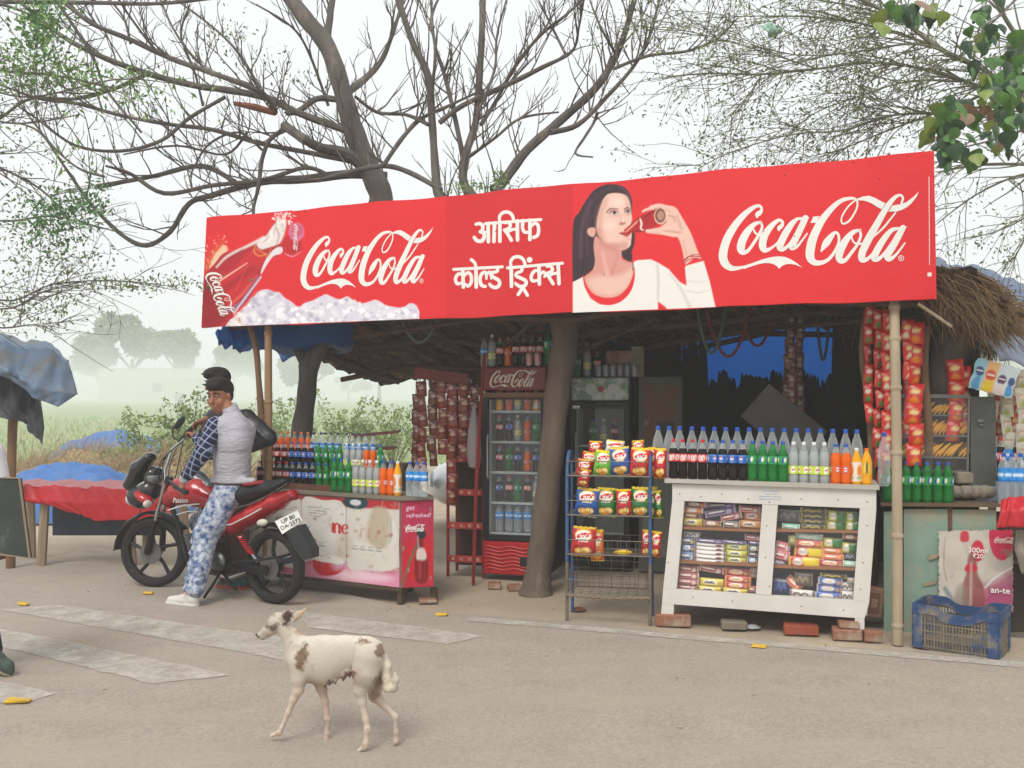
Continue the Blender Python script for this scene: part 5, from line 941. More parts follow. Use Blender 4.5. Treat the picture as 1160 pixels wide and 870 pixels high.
m = MB(); m.box((0, -.047, .11), (.08, .006, .15), bev=.002); m.build('frog', M('brick_dark', '#6b4f3d', rough=.95), bs); word('BB', .06, M('brick_letters', '#a48b72', rough=.95), bs, (0, -.0515, .11), rot=(math.pi/2, math.pi/2, 0), shear=0)
brick(560, 667, (.12, .12, .05), 0, brickm, 'brown stone under the left foot of the first fridge', z=-.006, nm='stone', cat='stone'); brick(583, 669, (.12, .1, .05), .2, brickm, 'second brown stone under the front of the first fridge', nm='stone', cat='stone', z=-.006)
brick(484, 684, (.15, .12, .03), .1, brickm, 'flat stone under the right leg of the poster counter', nm='stone', cat='stone')

# ================================================================== FRIDGES
blackm = M('black_frame', '#17191a', rough=.5); rubm = M('fridge_inside', '#aab4b2', rough=.6); redgr = M('red_grille', '#c01c24', '#a8161e', scale=3, rough=.45); fridgeg = GLASS('fridge_glass', '#ffffff', .08)
def fridge(FP, W, H, label, header, hdr_h, base_h, grille, feet=.05):
    e = E('fridge', tuple(FP.w(0, 0)), label, 'fridge', rz=FP.rz); D = .6; b = feet
    m = MB(); m.box((W/2, D, b+(H-b)/2), (W, .03, H-b)); m.box((.015, D/2+.02, b+(H-b)/2), (.03, D-.06, H-b)); m.box((W-.015, D/2+.02, b+(H-b)/2), (.03, D-.06, H-b)); m.box((W/2, D/2+.02, H-.015), (W-.062, D-.06, .03)); m.build('cabinet', blackm, e)
    m = MB(); m.box((W/2, D-.03, (base_h+H-hdr_h)/2), (W-.07, .02, H-hdr_h-base_h)); m.box((.05, D/2, (base_h+H-hdr_h)/2), (.02, D-.12, H-hdr_h-base_h)); m.build('lining', rubm, e, smooth=0)
    m = MB(); z0, z1 = base_h+.01, H-hdr_h-.01
    m.box((.03, -.012, (z0+z1)/2), (.055, .04, z1-z0), bev=.005); m.box((W-.03, -.012, (z0+z1)/2), (.055, .04, z1-z0), bev=.005); m.box((W/2, -.012, z1-.025), (W-.116, .036, .05)); m.box((W/2, -.012, z0+.025), (W-.116, .036, .05)); d = m.build('door', blackm, e)
    m = MB(); m.box((W/2, -.01, (z0+z1)/2), (W-.11, .006, z1-z0-.1)); m.build('pane', fridgeg, d); m = MB(); m.tube([(.055, -.035, .95), (.055, -.05, 1.0), (.055, -.05, 1.3), (.055, -.035, 1.35)], .008, 8); m.build('handle', rubm, d)
    sh_ = []
    for k in range(5 if grille else 4):
        z = base_h+.06+k*.285; m = MB()
        for j in range(9): m.tube([(.07+j*(W-.14)/8, .04, z), (.07+j*(W-.14)/8, D-.05, z)], .003, 4)
        m.box((W/2, .035, z+.005), (W-.13, .006, .022)); m.build('shelf', rubm, e); sh_.append(z)
    m = MB(); m.box((W/2, -.01, H-hdr_h/2+.005), (W-.02, .05, hdr_h-.03), bev=.01); h = m.build('header_panel', header, e)
    m = MB(); m.box((W/2, .0, b+(base_h-b)/2), (W-.01, .05, base_h-b), bev=.012); g = m.build('base_grille', redgr if grille else blackm, e)
    if grille:
        for j in range(7):
            m = MB(); z = b+.05+j*.034; m.tube([(.03+(W-.06)*s/14, -.028, z+.010*math.sin(s*1.1+j*.2)) for s in range(15)], .008, 6); m.build('grille_wave', redgr, g)
        m = MB(); m.box((W*.72, -.035, b+.13), (.16, .02, .08), bev=.005); m.build('logo_plate', blackm, g)
    return e, h, sh_
F1 = Plane((-.27, 8.86), (.33, 8.70)); W1 = .62
f1, h1, s1 = fridge(F1, W1, 1.99, 'tall black glass-door fridge with a red header and wavy red base', M('dark_red_header', '#7c1a1c', '#6a1518', scale=4, rough=.4), .25, .36, True)
logo(lambda a, b: (.07+a*.46, 1.79+b*.46), M('header_script', '#d8c8b4', rough=.5), f1, t0=.04, full=False)
m = MB(); m.box((.31, -.03, 1.72), (.62, .05, .045)); m.build('header_ledge', M('ledge_wood', '#7c5a44', rough=.8), f1)
F2 = Plane((.58, 9.3), (1.16, 9.18)); f2, h2, s2 = fridge(F2, .58, 1.9, 'dark fridge with a green and white header, behind the crisp rack', M('green_header', '#8fa890', '#6f8f72', scale=2.5, rough=.4, c3='#d3dad0', s3=6, t3=.45), .25, .3, False)
for cx_ in (.2, .42): m = MB(); m.lathe([(.055, 0), (.055, .006), (0, .007)], 20, c=(cx_, -.037, 1.78), rot=(math.pi/2, 0, 0)); m.build('header_disc', M('disc_white', '#cfd6cc', rough=.5), f2)
m = MB(); m.lathe([(.03, 0), (.03, .009), (0, .01)], 16, c=(.3, -.037, 1.78), rot=(math.pi/2, 0, 0)); m.build('header_disc', M('disc_red', '#a83a34', rough=.5), f2)
m = MB(); m.box((.06, -.04, 1.605), (.07, .004, .03)); m.build('sticker', inkw, f2)
sets = [('mango','orange','lemon','orange','juice'), ('cola','blue','lemon','orange','lime'), ('cola','lime','blue','orange','blue'), ('water','water','water','water','water'), ('blue','cola','lime','cola','lemon')]
for li, (zi, kinds) in enumerate(zip([s1[4], s1[3], s1[2], s1[0], s1[1]], sets)):
    for j, k in enumerate(kinds):
        zz = zi+.016; place_bottle(k, F1.w(.13+j*.09, zz, -.10-.02*(j % 2)), .24 if li != 3 else .26, .07 if li != 3 else .078, f'on the {["top", "second", "third", "bottom", "fourth"][li]} shelf inside the first fridge', j, 'bottles inside the first fridge')
for j, k in enumerate(['lime', 'lemon', 'cola']): place_bottle(k, F2.w(.2+j*.11, s2[3]+.016, -.12), .25, .07, 'on the upper shelf inside the second fridge', j, 'bottles inside the second fridge')
tops = [('club',.28,.07),('lemon',.30,.075),('cola',.27,.07),('orangew',.27,.068),('cola',.29,.072),('cola',.29,.072),('cola',.29,.072),('cola',.29,.072),('lime',.36,.09)]
for j, (k, h, d) in enumerate(tops): place_bottle(k, F1.w(-.02+j*.078, 1.992, -.10), h, d, 'on top of the first fridge', j, 'bottles on top of the first fridge')
m = MB()
def can(p, lab, c, grp):
    m = MB(); m.lathe([(.024, 0), (.032, .01), (.033, .1), (.028, .118), (.026, .12), (0, .118)], 12); o = m.build('drink_can', M('can_'+c, c, '#d8d4d0', scale=9, rough=.3, metal=.3)); o.location = p; tag(o, lab, 'can', grp)
can(F1.w(.45, 1.992, .02), 'silver and red can in front of the bottles on the first fridge', '#b03a38', 'cans on the fridges'); can(F1.w(.53, 1.992, .02), 'second silver and red can, right of the first, on the first fridge', '#b03a38', 'cans on the fridges')
for j, (k, h) in enumerate([('lime', .26), ('lemon', .34), ('cola', .25)]): place_bottle(k, F2.w(.05+j*.1, 1.902, -.08), h, .08, 'on top of the second fridge', j, 'bottles on top of the second fridge')
for j in range(6): can(F2.w(.27+.07*j, 1.902, -.03), f'{ORD[j]} blue can from the left on top of the second fridge', '#40587c', 'cans on the fridges')
for j, (w_, h_, x, z, c) in enumerate([(.3, .12, .42, 1.902, '#96302c'), (.26, .13, .46, 2.03, '#8e3430'), (.12, .3, .64, 1.902, '#7d8468')]):
    m = MB(); m.box((0, 0, h_/2), (w_, .2, h_), bev=.004); o = m.build('carton', M('carton_%d' % j, c, '#b8a890', scale=7, rough=.7)); o.location = F2.w(x, z, -.26); o.rotation_euler = (0, 0, F2.rz); tag(o, ['red carton behind the cans on the second fridge', 'upper red carton stacked on the second fridge', 'tall olive carton at the right end of the second fridge top'][j], 'carton', 'cartons on the second fridge')
# tall thin cabinet with a faded poster
pc = E('cabinet', tuple(F2.w(.66, 0, -.02)), 'grey cabinet with a faded reddish poster on its door, right of the second fridge', 'cabinet', rz=F2.rz); m = MB(); m.box((.21, .25, .95), (.42, .5, 1.9), bev=.008); m.build('body', M('cabinet_grey', '#5c5f58', '#4c4f49', scale=3, rough=.7), pc)
m = MB(); m.box((.21, -.004, 1.55), (.34, .008, .55)); m.build('poster', M('faded_poster', '#7a3d33', '#5d5a40', scale=7, rough=.7, c3='#93a08a', s3=6, t3=.62), pc); m = MB(); m.box((.26, -.012, 1.38), (.16, .006, .16), bev=.01); m.build('poster_patch', blackm, pc)
m = MB(); m.box((.21, -.006, .6), (.34, .008, .9)); m.build('lower_panel', M('panel_grey', '#777a70', rough=.7), pc)
pn = MB(); pn.box((0, 0, 0), (.62, .02, .36), bev=.004); o = pn.build('board', M('grey_board', '#5d5b56', '#4d4a46', scale=4, rough=.8)); o.location = P(888, 480, 7.95); o.rotation_euler = (0, .7, -.2); tag(o, 'tilted grey board leaning behind the clear bottles', 'board')

# ================================================================== RED SHELF RACK + SACHETS
redpaint = MATS['red_paint']; RR = Plane((-.62, 8.98), (-.28, 8.9)); e = E('shelf_rack', tuple(RR.w(0, 0)), 'narrow red metal shelf rack between the hanging sachets and the first fridge', 'rack', rz=RR.rz)
for x in (.012, .36):
    for y in (0, .3): m = MB(); m.box((x, y, .86), (.024, .024, 1.72)); m.build('upright', redpaint, e)
for k in range(6):
    z = .16+k*.315; m = MB(); m.box((.186, .15, z), (.32, .26, .012)); m.build('shelf', redpaint, e); m = MB(); m.box((.186, -.016, z+.012), (.34, .006, .06)); st = m.build('shelf_strip', M('strip_red', '#b53a30', '#8f2a24', scale=8, rough=.6, c3='#c9a088', s3=14, t3=.6), e)
    for j in range(4): m = MB(); m.box((.07+j*.08, -.0205, z+.012), (.03, .003, .03)); m.build('strip_mark', M('strip_mark', '#c8a890', '#a05040', scale=30, rough=.6), st)
m = MB(); m.box((.186, .29, .86), (.32, .008, 1.6)); m.build('back_sheet', M('hardboard', '#5a4636', rough=.9), e)
sachm = M('sachet_foil', '#8e2a20', '#b0563a', scale=30, rough=.4, c3='#c8a878', s3=60, t3=.6)
def sachet_mesh(key, w_, h_, d_, c, acc, food):
    def fn(q): return paint(q, c, [('disc', (.5, .6, .26, .13), '#ecd8bc', .05), ('curve', [(.25,.58,.07),(.4,.68,.08),(.55,.57,.07),(.75,.66,.07)], acc, .04), ('line', [(.1,.8,.04),(.5,.86,.03)], '#f0e0c8', .04, .6), ('blob', [(.25,.1),(.35,.34),(.65,.34),(.75,.1)], food, .06), ('line', [(0,.96,.05),(1,.96,.05)], acc, .03), ('line', [(0,.04,.05),(1,.04,.05)], acc, .03)])
    return pillow(key, fn, w_, h_, d_, 9, 12, .1)
def strip(p, n, w_, h_, mesh, label, cat, group, rz=0, sway=.01, seed=0):
    e = E('sachet_strip', p, label, cat, group, rz=rz); r_ = random.Random(seed)
    for k in range(n): o = link('sachet', mesh, e); o.location = (r_.uniform(-sway, sway), r_.uniform(-.012, .012), -h_*(k+.5)); o.rotation_euler = (r_.uniform(-.12, .12), r_.uniform(-.14, .14), r_.uniform(-.6, .6))
    return e
smR = sachet_mesh('sR', .105, .145, .02, '#7a1f1a', '#5a1612', '#8e5238'); smB = sachet_mesh('sB', .10, .145, .02, '#5c2018', '#3c1c14', '#84502e')
cols = [(478,432,6,smR),(490,424,6,smB),(501,428,5,smR),(512,432,8,smR),(525,432,5,smR),(537,436,4,smB),(472,446,7,smB)]
for i, (x, y, n, me) in enumerate(sorted(cols, key=lambda c_: c_[0])): strip(P(x, y, 9.0-.03*i), n, .1, .145, me, f'{ORD[i]} strip of dull red tobacco sachets from the left, left of the first fridge', 'sachets', 'dull red sachet strips by the first fridge', seed=i)
m = MB(); m.box((0, 0, 0), (.50, .03, .10), rot=(0, .12, 0)); o = m.build('hanging_sign', M('old_sign', '#7a3026', '#5d2a22', scale=6, rough=.7)); o.location = P(500, 426, 8.8); tag(o, 'dull red strip sign hanging askew above the tobacco sachets', 'sign')
pb = E('plastic_bag', P(537, 470, 8.7), 'translucent plastic bag hanging beside the red shelf rack', 'plastic bag'); m = MB(); m.lathe([(.0, -.5), (.05, -.48), (.07, -.35), (.055, -.15), (.03, 0), (.012, .08)], 12, sx=1, sy=.5); m.build('bag', M('milky_plastic', '#9a9290', rough=.3, trans=.35), pb)
# vehicle parked behind the shop, only partly seen
cr_ = E('car', (1.02, 12.6, 0), 'white car parked behind the shop, glimpsed between the counter and the red rack', 'car', rz=-math.pi/2); carw = M('car_white', '#dcdedf', rough=.3, coat=.5)
s = SDF((-1.0, -2.2, .1), (1.0, 2.2, 1.6), .045); s.ell((0, 0, .60), (.85, 2.1, .40), .08); s.ell((0, .2, 1.02), (.66, 1.1, .48), .15); s.ell((0, -1.7, .55), (.75, .45, .3), .1); v, f = s.mesh(); link('body', npmesh('body', v, f, carw), cr_)
for x in (-.78, .78):
    for y in (-1.3, 1.3): m = MB(); m.lathe([(.0, -.09), (.2, -.1), (.3, -.1), (.32, -.06), (.32, .06), (.3, .1), (.2, .1), (0, .09)], 24, c=(x, y, .32), rot=(0, math.pi/2, 0)); w_ = m.build('wheel', M('tyre', '#1c1c1d', rough=.85), cr_)
m = MB(); m.box((0, -.62, 1.12), (1.1, .03, .42), rot=(-.6, 0, 0), bev=.01); m.build('windscreen', M('car_glass', '#1d2426', rough=.1), cr_)
for x in (-.6, .6): m = MB(); m.lathe([(.11, 0), (.1, .03), (0, .05)], 16, c=(x, -2.02, .66), rot=(math.pi/2, 0, 0)); m.build('headlight', M('lamp_glass', '#c9d0d2', rough=.1), cr_)
# ================================================================== POSTER COUNTER (left)
LA3 = Vector((-.907, 7.77, 0)); LB3 = Vector((-2.40, 8.585, 0)); PCn = Plane((LB3.x, LB3.y), (LA3.x, LA3.y)); ctr = E('counter', tuple(PCn.w(0, 0)), 'low counter pasted with torn white posters and a red cola end panel, loaded with bottles', 'counter', rz=PCn.rz)
Lc = PCn.L; iv = Matrix.Rotation(-PCn.rz, 4, 'Z'); q2 = iv@(Vector((-.65, 7.83, 0))-PCn.o); qb = iv@(Vector((-.83, 8.35, 0))-PCn.o); woodd = M('dark_wood', '#5b4a3c', '#443629', scale=7, rough=.9, bump=.006, stretch=(.3, 1, 1))
m = MB(); foot = [(0, 0), (Lc, 0), (q2.x, q2.y), tuple(qb)[:2], (0, qb.y)]
m.v = [(x, y, z) for z in (.13, .85) for x, y in foot]; n = 5; m.f = [tuple(range(n))[::-1], tuple(range(n, 2*n))]+[(i, (i+1) % n, n+(i+1) % n, n+i) for i in range(n)]; m.m = [0]*7; m.build('box', M('counter_sheet', '#8f2f33', '#7a6a60', scale=2, rough=.8), ctr, smooth=0)
m = MB(); m.v = [(x+(-.02 if x < 1 else .02), y-(.02 if y < .3 else -.02), z) for z in (.853, .882) for x, y in foot]; m.f = [tuple(range(n))[::-1], tuple(range(n, 2*n))]+[(i, (i+1) % n, n+(i+1) % n, n+i) for i in range(n)]; m.m = [0]*7; m.build('top_board', M('counter_top', '#8c8374', '#6f6557', scale=8, rough=.85, stretch=(.3, 1, 1)), ctr, smooth=0)
m = MB(); m.box((Lc/2, .01, .115), (Lc, .03, .03)); m.box((Lc-.02, .1, .115), (.03, .15, .03)); m.build('bottom_rail', woodd, ctr)
for x, y in ((Lc-.03, .03), (q2.x-.03, q2.y+.05), (.05, .03), (.05, .58), (qb.x-.05, qb.y-.05)): m = MB(); m.box((x, y, .05), (.045, .045, .10+.02)); m.build('leg', woodd, ctr)
def poster_fn(q):                                     # q in 0..1 along the front, 0..1 up
    rr = random.Random(2); L = [('poly', [(0,.0),(1,0),(1,.2),(.7,.16),(.5,.24),(.3,.14),(0,.2)], '#b8506a', .05), ('blob', [(.3,.02),(.5,.2),(.8,.12),(1.02,.18),(1.02,-.02)], '#d98ba4', .08), ('blob', [(.55,.05),(.75,.16),(.95,.1),(.8,.02)], '#e8c4d0', .08), ('poly', [(0,.86),(1,.9),(1,1),(0,1)], '#b32a30', .02),
         ('blob', [(.45,.16),(.5,.04),(.6,.06),(.66,.16),(.66,.3),(.5,.3)], '#c8242e', .01), ('blob', [(.6,.12),(.72,.22),(.85,.15),(.9,.3),(.6,.35)], '#cfa0b4', .06),
         ('blob', [(.02,.1),(.01,.95),(.18,.97),(.37,.93),(.37,.16),(.2,.1)], '#d9d4cb', .008), ('blob', [(.375,.24),(.375,.93),(.52,.95),(.66,.9),(.67,.26),(.55,.2),(.45,.22)], '#dedad2', .008), ('blob', [(.675,.2),(.675,.82),(.78,.86),(.9,.9),(.97,.8),(.98,.24),(.8,.16)], '#d6d1c6', .008),
         ('blob', [(.8,.55),(.84,.9),(.94,.86),(.93,.5),(.87,.42)], '#b6a488', .03, .8), ('blob', [(.6,.3),(.64,.6),(.7,.5),(.68,.3)], '#b3a286', .05, .5), ('blob', [(.1,.3),(.14,.6),(.2,.5),(.18,.3)], '#c4b79f', .05, .6)]
    for (x, y, h, s) in [(.60,.63,.10,'n'), (.645,.62,.08,'e')]: L.append(('line', [(x-.015, y-h/2, .02), (x-.015, y+h/2, .02)], '#c8242e', .006))
    L += [('curve', [(.595,.57,.018),(.597,.66,.018),(.615,.68,.018),(.628,.65,.018),(.628,.57,.018)], '#c8242e', .005), ('curve', [(.648,.63,.014),(.675,.63,.014),(.672,.67,.014),(.655,.67,.014),(.645,.62,.014),(.655,.57,.014),(.68,.585,.014)], '#c8242e', .005)]
    L += [('curve', [(.76+.05*k,.54,.012),(.768+.05*k,.64,.012),(.785+.05*k,.64,.012)], '#c58a7c', .006, .7) for k in range(3)]
    L += [('disc', (.73, .95, .08, .08), '#23424c', .01), ('disc', (.73, .95, .035, .035), '#d8d8d8', .01)]
    for (x0, y0, n_) in [(.05,.86,4),(.42,.86,4),(.2,.85,2)]:
        for k in range(n_): L.append(('line', [(x0+.005*k, y0-.035*k, .008), (x0+.14-.02*k, y0-.01-.035*k, .008)], '#5c6470', .004, .75))
    for x0 in (.40,.445,.495,.71,.76,.81,.86): L += [('line', [(x0,.40,.012),(x0+.03,.395,.012)], '#4b6b78', .006, .8), ('line', [(x0+.004,.43,.01),(x0+.026,.43,.01)], '#4b6b78', .006, .7)]
    L += [('curve', [(.39,.64,.01),(.41,.6,.014),(.40,.55,.01),(.43,.62,.01)], '#5a8290', .006, .7), ('curve', [(.94,.5,.008),(.95,.6,.01),(.945,.8,.008)], '#6f98a4', .008, .6)]
    for _ in range(60): x, y, s_ = rr.random(), rr.random(), rr.uniform(.004, .022); L.append(('blob', [(x+s_*math.cos(a)*rr.uniform(.4, 1), y+s_*1.6*math.sin(a)*rr.uniform(.4, 1)) for a in (0, 1, 2, 3, 4, 5)], rr.choice(['#8f7c66', '#a8997f', '#b7ab98', '#9c4a50']), .006, .65))
    L += [('line', [(.372,.14,.004),(.374,.97,.004)], '#6f6455', .004, .8), ('line', [(.672,.2,.004),(.67,.9,.004)], '#6f6455', .004, .8), ('curve', [(.42,.3,.004),(.5,.27,.006),(.6,.31,.004),(.66,.26,.004)], '#7a6c5a', .004, .7)]
    for _ in range(70): x, y = rr.random(), rr.random(); L.append(('line', [(x, y, .005), (x+rr.uniform(-.03, .03), y+rr.uniform(-.1, .1), .002)], rr.choice(['#a3927a', '#8a7b68', '#c9bfae']), .006, .55))
    return paint(q, '#cfc8bd', L)
def panel(name, fn, place, nu, nv, mat, parent, wav=.0, ragged_=False, label=None, seed=1):
    U, V = np.meshgrid(np.linspace(0, 1, nu), np.linspace(0, 1, nv)); q = np.stack([U, V], -1).reshape(-1, 2); col = fn(q); rg = np.random.default_rng(seed)
    w_ = wav*(np.sin(U*9+V*4)+np.sin(U*21-V*9)*.5+np.sin(V*15+U*3)*.5).reshape(-1); pts = np.array([place(a, b, abs(c)) for (a, b), c in zip(q, w_)]); f = grid(nu, nv)
    if ragged_: d = np.minimum(np.minimum(q[:, 0], 1-q[:, 0]), np.minimum(q[:, 1], 1-q[:, 1])); ed = .004*(2+np.sin(q[:, 0]*47)+np.sin(q[:, 1]*31+q[:, 0]*17)+np.sin(q[:, 0]*113+q[:, 1]*93)*1.5); ok = d > ed; f = f[ok[f].all(1)]
    return link(name, npmesh(name, pts, f, mat, smooth=False, col=col), parent, label)
paperm = M('pasted_paper', '#ffffff', attr='Col', rough=.75, c3='#94856e', s3=6, t3=.6, bump=.003, bscale=30)
panel('poster', poster_fn, lambda a, b, w_: (.01+a*(Lc-.03), -.004-w_, .135+b*.71), 230, 100, paperm, ctr, wav=.003, label='torn white posters pasted over a faded pink one')
dx_, dy_ = q2.x-Lc, q2.y; Ls = math.hypot(dx_, dy_); nx_, ny_ = dy_/Ls, -dx_/Ls
def side_fn(q):
    c = paint(q, '#b42a4e', [('poly', [(0,0),(1,0),(1,.62),(0,.55)], '#c01824', .25), ('blob', [(.45,.06),(.4,.3),(.5,.45),(.52,.62),(.66,.62),(.68,.45),(.82,.3),(.78,.06)], '#7c0e16', .02), ('blob', [(.47,.32),(.5,.44),(.7,.44),(.76,.32)], '#e4d8d2', .03, .8), ('blob', [(.5,.58),(.46,.66),(.6,.7),(.76,.62),(.7,.56)], '#23262c', .02), ('curve', [(.02,.02,.05),(.25,.3,.06),(.5,.5,.05)], '#6f5a48', .02), ('line', [(.52,.46,.03),(.5,.58,.03)], '#9aa0a8', .02), ('blob', [(.55,.1),(.52,.28),(.6,.3),(.62,.1)], '#a8202a', .03), ('spots', [(.1,.7,.02),(.2,.2,.03),(.9,.9,.03),(.05,.45,.03),(.9,.1,.02)], '#8f8a84', .02)]); return c
panel('end_poster', side_fn, lambda a, b, w_: (Lc+dx_*a+nx_*(.003+w_), dy_*a+ny_*(.003+w_), .135+b*.71), 50, 120, paperm, ctr, wav=.002)
sang = math.atan2(dy_, dx_)
def sidep(a, b): return (Lc+dx_*a+nx_*.008, dy_*a+ny_*.008, .135+b*.71)
word('get', .055, M('ink_lilac', '#e6c4d4', rough=.6), ctr, sidep(.26, .92), rot=(math.pi/2, 0, sang)); word('refreshed!', .05, M('ink_lilac', '#e6c4d4', rough=.6), ctr, sidep(.52, .83), rot=(math.pi/2, 0, sang))
lo_ = logo(lambda a, b: (.03+a*(Ls*.62), b*(Ls*.62)*1.1), inkw, ctr, t0=.007, full=False, mulw=1.1); lo_.location = (Lc, 0, .135+.71*.64); lo_.rotation_euler = (0, 0, sang)
m = MB(); m.box((Lc*.32, .05, .91), (Lc*.66, .02, .05)); m.build('tray_rail', M('tray_wood', '#7a5040', '#5d3c30', scale=6, rough=.85), ctr)
for (y, z) in ((.30, .16), (.44, .24)): m = MB(); m.box((.75, y, .884+z/2), (1.4, .13, z)); m.build('riser', woodd, ctr)
def z3(x, y): return (290+x/3.624, 460+y/3.624)
gl = 'bottles crowded on the poster counter'
def row(items, back, base, H, D, where):
    for i, (x, k) in enumerate(sorted(items)): px, _ = z3(x, 0); u, v = PCn.px(px, 540, -back); place_bottle(k, PCn.w(u, base, -back), H, D, where, i, gl, rz=RNG.uniform(0, 6.28))
row([(15,'cola'),(42,'cola'),(70,'cola'),(96,'cola'),(125,'cola'),(150,'blue'),(178,'blue'),(205,'blue'),(232,'blue'),(259,'lime'),(289,'lime')], .10, .884, .235, .061, 'in the low row of the poster counter')
row([(322,'lime'),(351,'lime'),(381,'lime'),(411,'lemon'),(439,'lemon'),(468,'lemon'),(497,'lemon'),(524,'orange'),(554,'orange'),(582,'juice'),(632,'water'),(661,'water'),(689,'water')], .05, .884, .285, .07, 'at the front right of the poster counter')
row([(32,'cola'),(60,'cola'),(88,'cola'),(117,'cola'),(146,'blue'),(173,'blue'),(199,'blue'),(227,'blue'),(257,'lime'),(286,'lime'),(315,'lime'),(343,'lime'),(372,'lemon'),(399,'lemon'),(424,'lemon'),(454,'orange'),(481,'orange'),(511,'lime')], .30, 1.045, .245, .062, 'in the middle tier of the poster counter')
row([(78,'orangew'),(104,'orangew'),(131,'orangew'),(158,'orangew'),(186,'orangew'),(214,'orangew'),(236,'club'),(267,'club'),(281,'club'),(309,'club'),(337,'club'),(372,'club'),(398,'club'),(422,'club'),(450,'club'),(481,'club')], .44, 1.125, .25, .058, 'in the highest tier of the poster counter')
m = MB(); m.box((0, 0, 0), (.4, .3, .02), rot=(0, -.1, 0)); o = m.build('tray', M('tray_maroon', '#6a2428', rough=.6)); o.location = P(428, 491, 8.9); tag(o, 'maroon tray sticking out behind the clear bottles of the poster counter', 'tray', 'maroon trays behind the poster counter')
m = MB(); m.box((0, 0, 0), (.3, .3, .02), rot=(0, -.05, 0)); o = m.build('tray', MATS['tray_maroon']); o.location = P(430, 508, 8.9); tag(o, 'lower maroon tray behind the lime bottles of the poster counter', 'tray', 'maroon trays behind the poster counter')

# ================================================================== CRISP RACK
bluepaint = M('blue_tube', '#3d5f8c', '#2f4c74', scale=10, rough=.5, c3='#6b5a4a', s3=6, t3=.6); rustm = M('rusty_tube', '#7d6e62', '#5f5146', scale=12, rough=.8, c3='#8a5a3c', s3=7, t3=.58); wirem = M('wire', '#6f675e', rough=.6, metal=.3)
RK = Plane((.415, 7.18), (1.03, 7.06)); rk = E('crisp_rack', tuple(RK.w(0, 0)), 'blue tubular wire rack hung with bags of crisps', 'rack', rz=RK.rz)
def k5(x, y, t=0): return RK.px(630+x/2.35, 350+y/2.35, t)
def tube_(name, pts, r, mat, par=rk, n=8): m = MB(); m.tube(pts, r, n); return m.build(name, mat, par)
WR = k5(248, 600)[0]-k5(28, 600)[0]; x0, x1 = k5(29, 600)[0], k5(250, 600)[0]
for xx, by in ((x0, 835), (x1, 840)):
    zt = k5(30, 455)[1]; tube_('post', [(xx, 0, 0), (xx, 0, .45)], .0125, rustm); tube_('post', [(xx, 0, .45), (xx, 0, zt), (xx, .02, zt+.10), (xx, .06, zt+.17), (xx, .13, zt+.21), (xx, .22, zt+.20), (xx, .30, zt+.12), (xx, .32, 0)], .0135, bluepaint, n=10)
for zpx, nm_ in ((445, 'top'), (550, 'middle'), (655, 'lower'), (762, 'bottom')):
    z = k5(140, zpx)[1]; D = .30; y0_ = -.02; bk = []
    m = MB(); hh = .11
    for (za, ra) in ((z, .006), (z+hh, .004)): m.tube([(x0, y0_, za), (x1, y0_, za), (x1, D, za), (x0, D, za), (x0, y0_, za)], ra, 6)
    b = m.build('basket', wirem, rk)
    if True:
        for k in range(9):
            xx = x0+(x1-x0)*(k+.5)/9; m = MB(); m.tube([(xx, y0_, z+hh), (xx, y0_, z), (xx, D, z), (xx, D, z+hh)], .0022, 4); m.build('wire', wirem, b)
        for k in range(4): m = MB(); yy = y0_+.06+k*.07; m.tube([(x0, yy, z), (x1, yy, z)], .0022, 4); m.build('wire', wirem, b)
zb = k5(140, 760)[1]; zc = k5(140, 655)[1]
bk = rk
for k in range(7): xx = x0+(x1-x0)*(k+.5)/7; tube_('wire', [(xx, .26, zb), (xx, .27, zc)], .0022, wirem, n=4)
for k in range(5): zz = zb+(zc-zb)*(k+.5)/5; tube_('wire', [(x0, .265, zz), (x1, .265, zz)], .0022, wirem, n=4)
m = MB(); pts = [(x0+(x1-x0)*s/30, -.03+.005*math.sin(s*2.2), zb-.01+.006*math.cos(s*2.2)-.01*math.sin(s/30*3.14)) for s in range(31)]; m.tube(pts, .011, 8); m.build('rope', M('rope', '#8c7c66', '#6f604e', scale=60, rough=.95), rk)
CB = {'red': ('#c81c28', '#a0141e'), 'blue': ('#1d57a8', '#123a7a'), 'green': ('#1f7a3c', '#145a2a'), 'lime': ('#6db83a', '#4a9428'), 'orange': ('#d9702a', '#b8501c'), 'white': ('#e4e0d8', '#b8a890'), 'brown': ('#a07848', '#7a5a34')}
def bag(x0_, y0_, x1_, y1_, c, lab, t=.02, tilt=0, grp='crisp bags on the blue rack'):
    A = RK.px(640+x0_/5.8, 490+y1_/5.8, t); Bq = RK.px(640+x1_/5.8, 490+y0_/5.8, t); w_, h_ = Bq[0]-A[0], Bq[1]-A[1]
    me = pillow(('chip', c), chipfn(*CB[c]), 1, 1, 1, 40, 52); e = E('crisp_bag', RK.w((A[0]+Bq[0])/2, A[1], t), lab, 'crisp bag', grp, rz=RK.rz+tilt*.3)
    o = link('bag', me, e); o.scale = (w_, .075, h_); o.location = (0, 0, h_/2); o.rotation_euler = (-.12, tilt, 0)
    if c not in ('brown', 'white'):
        wd = word("Lay's", w_*.34, inkw, e, (0, -.042, h_*.70), rot=(math.pi/2-.12, -.12+tilt, 0))
    return e
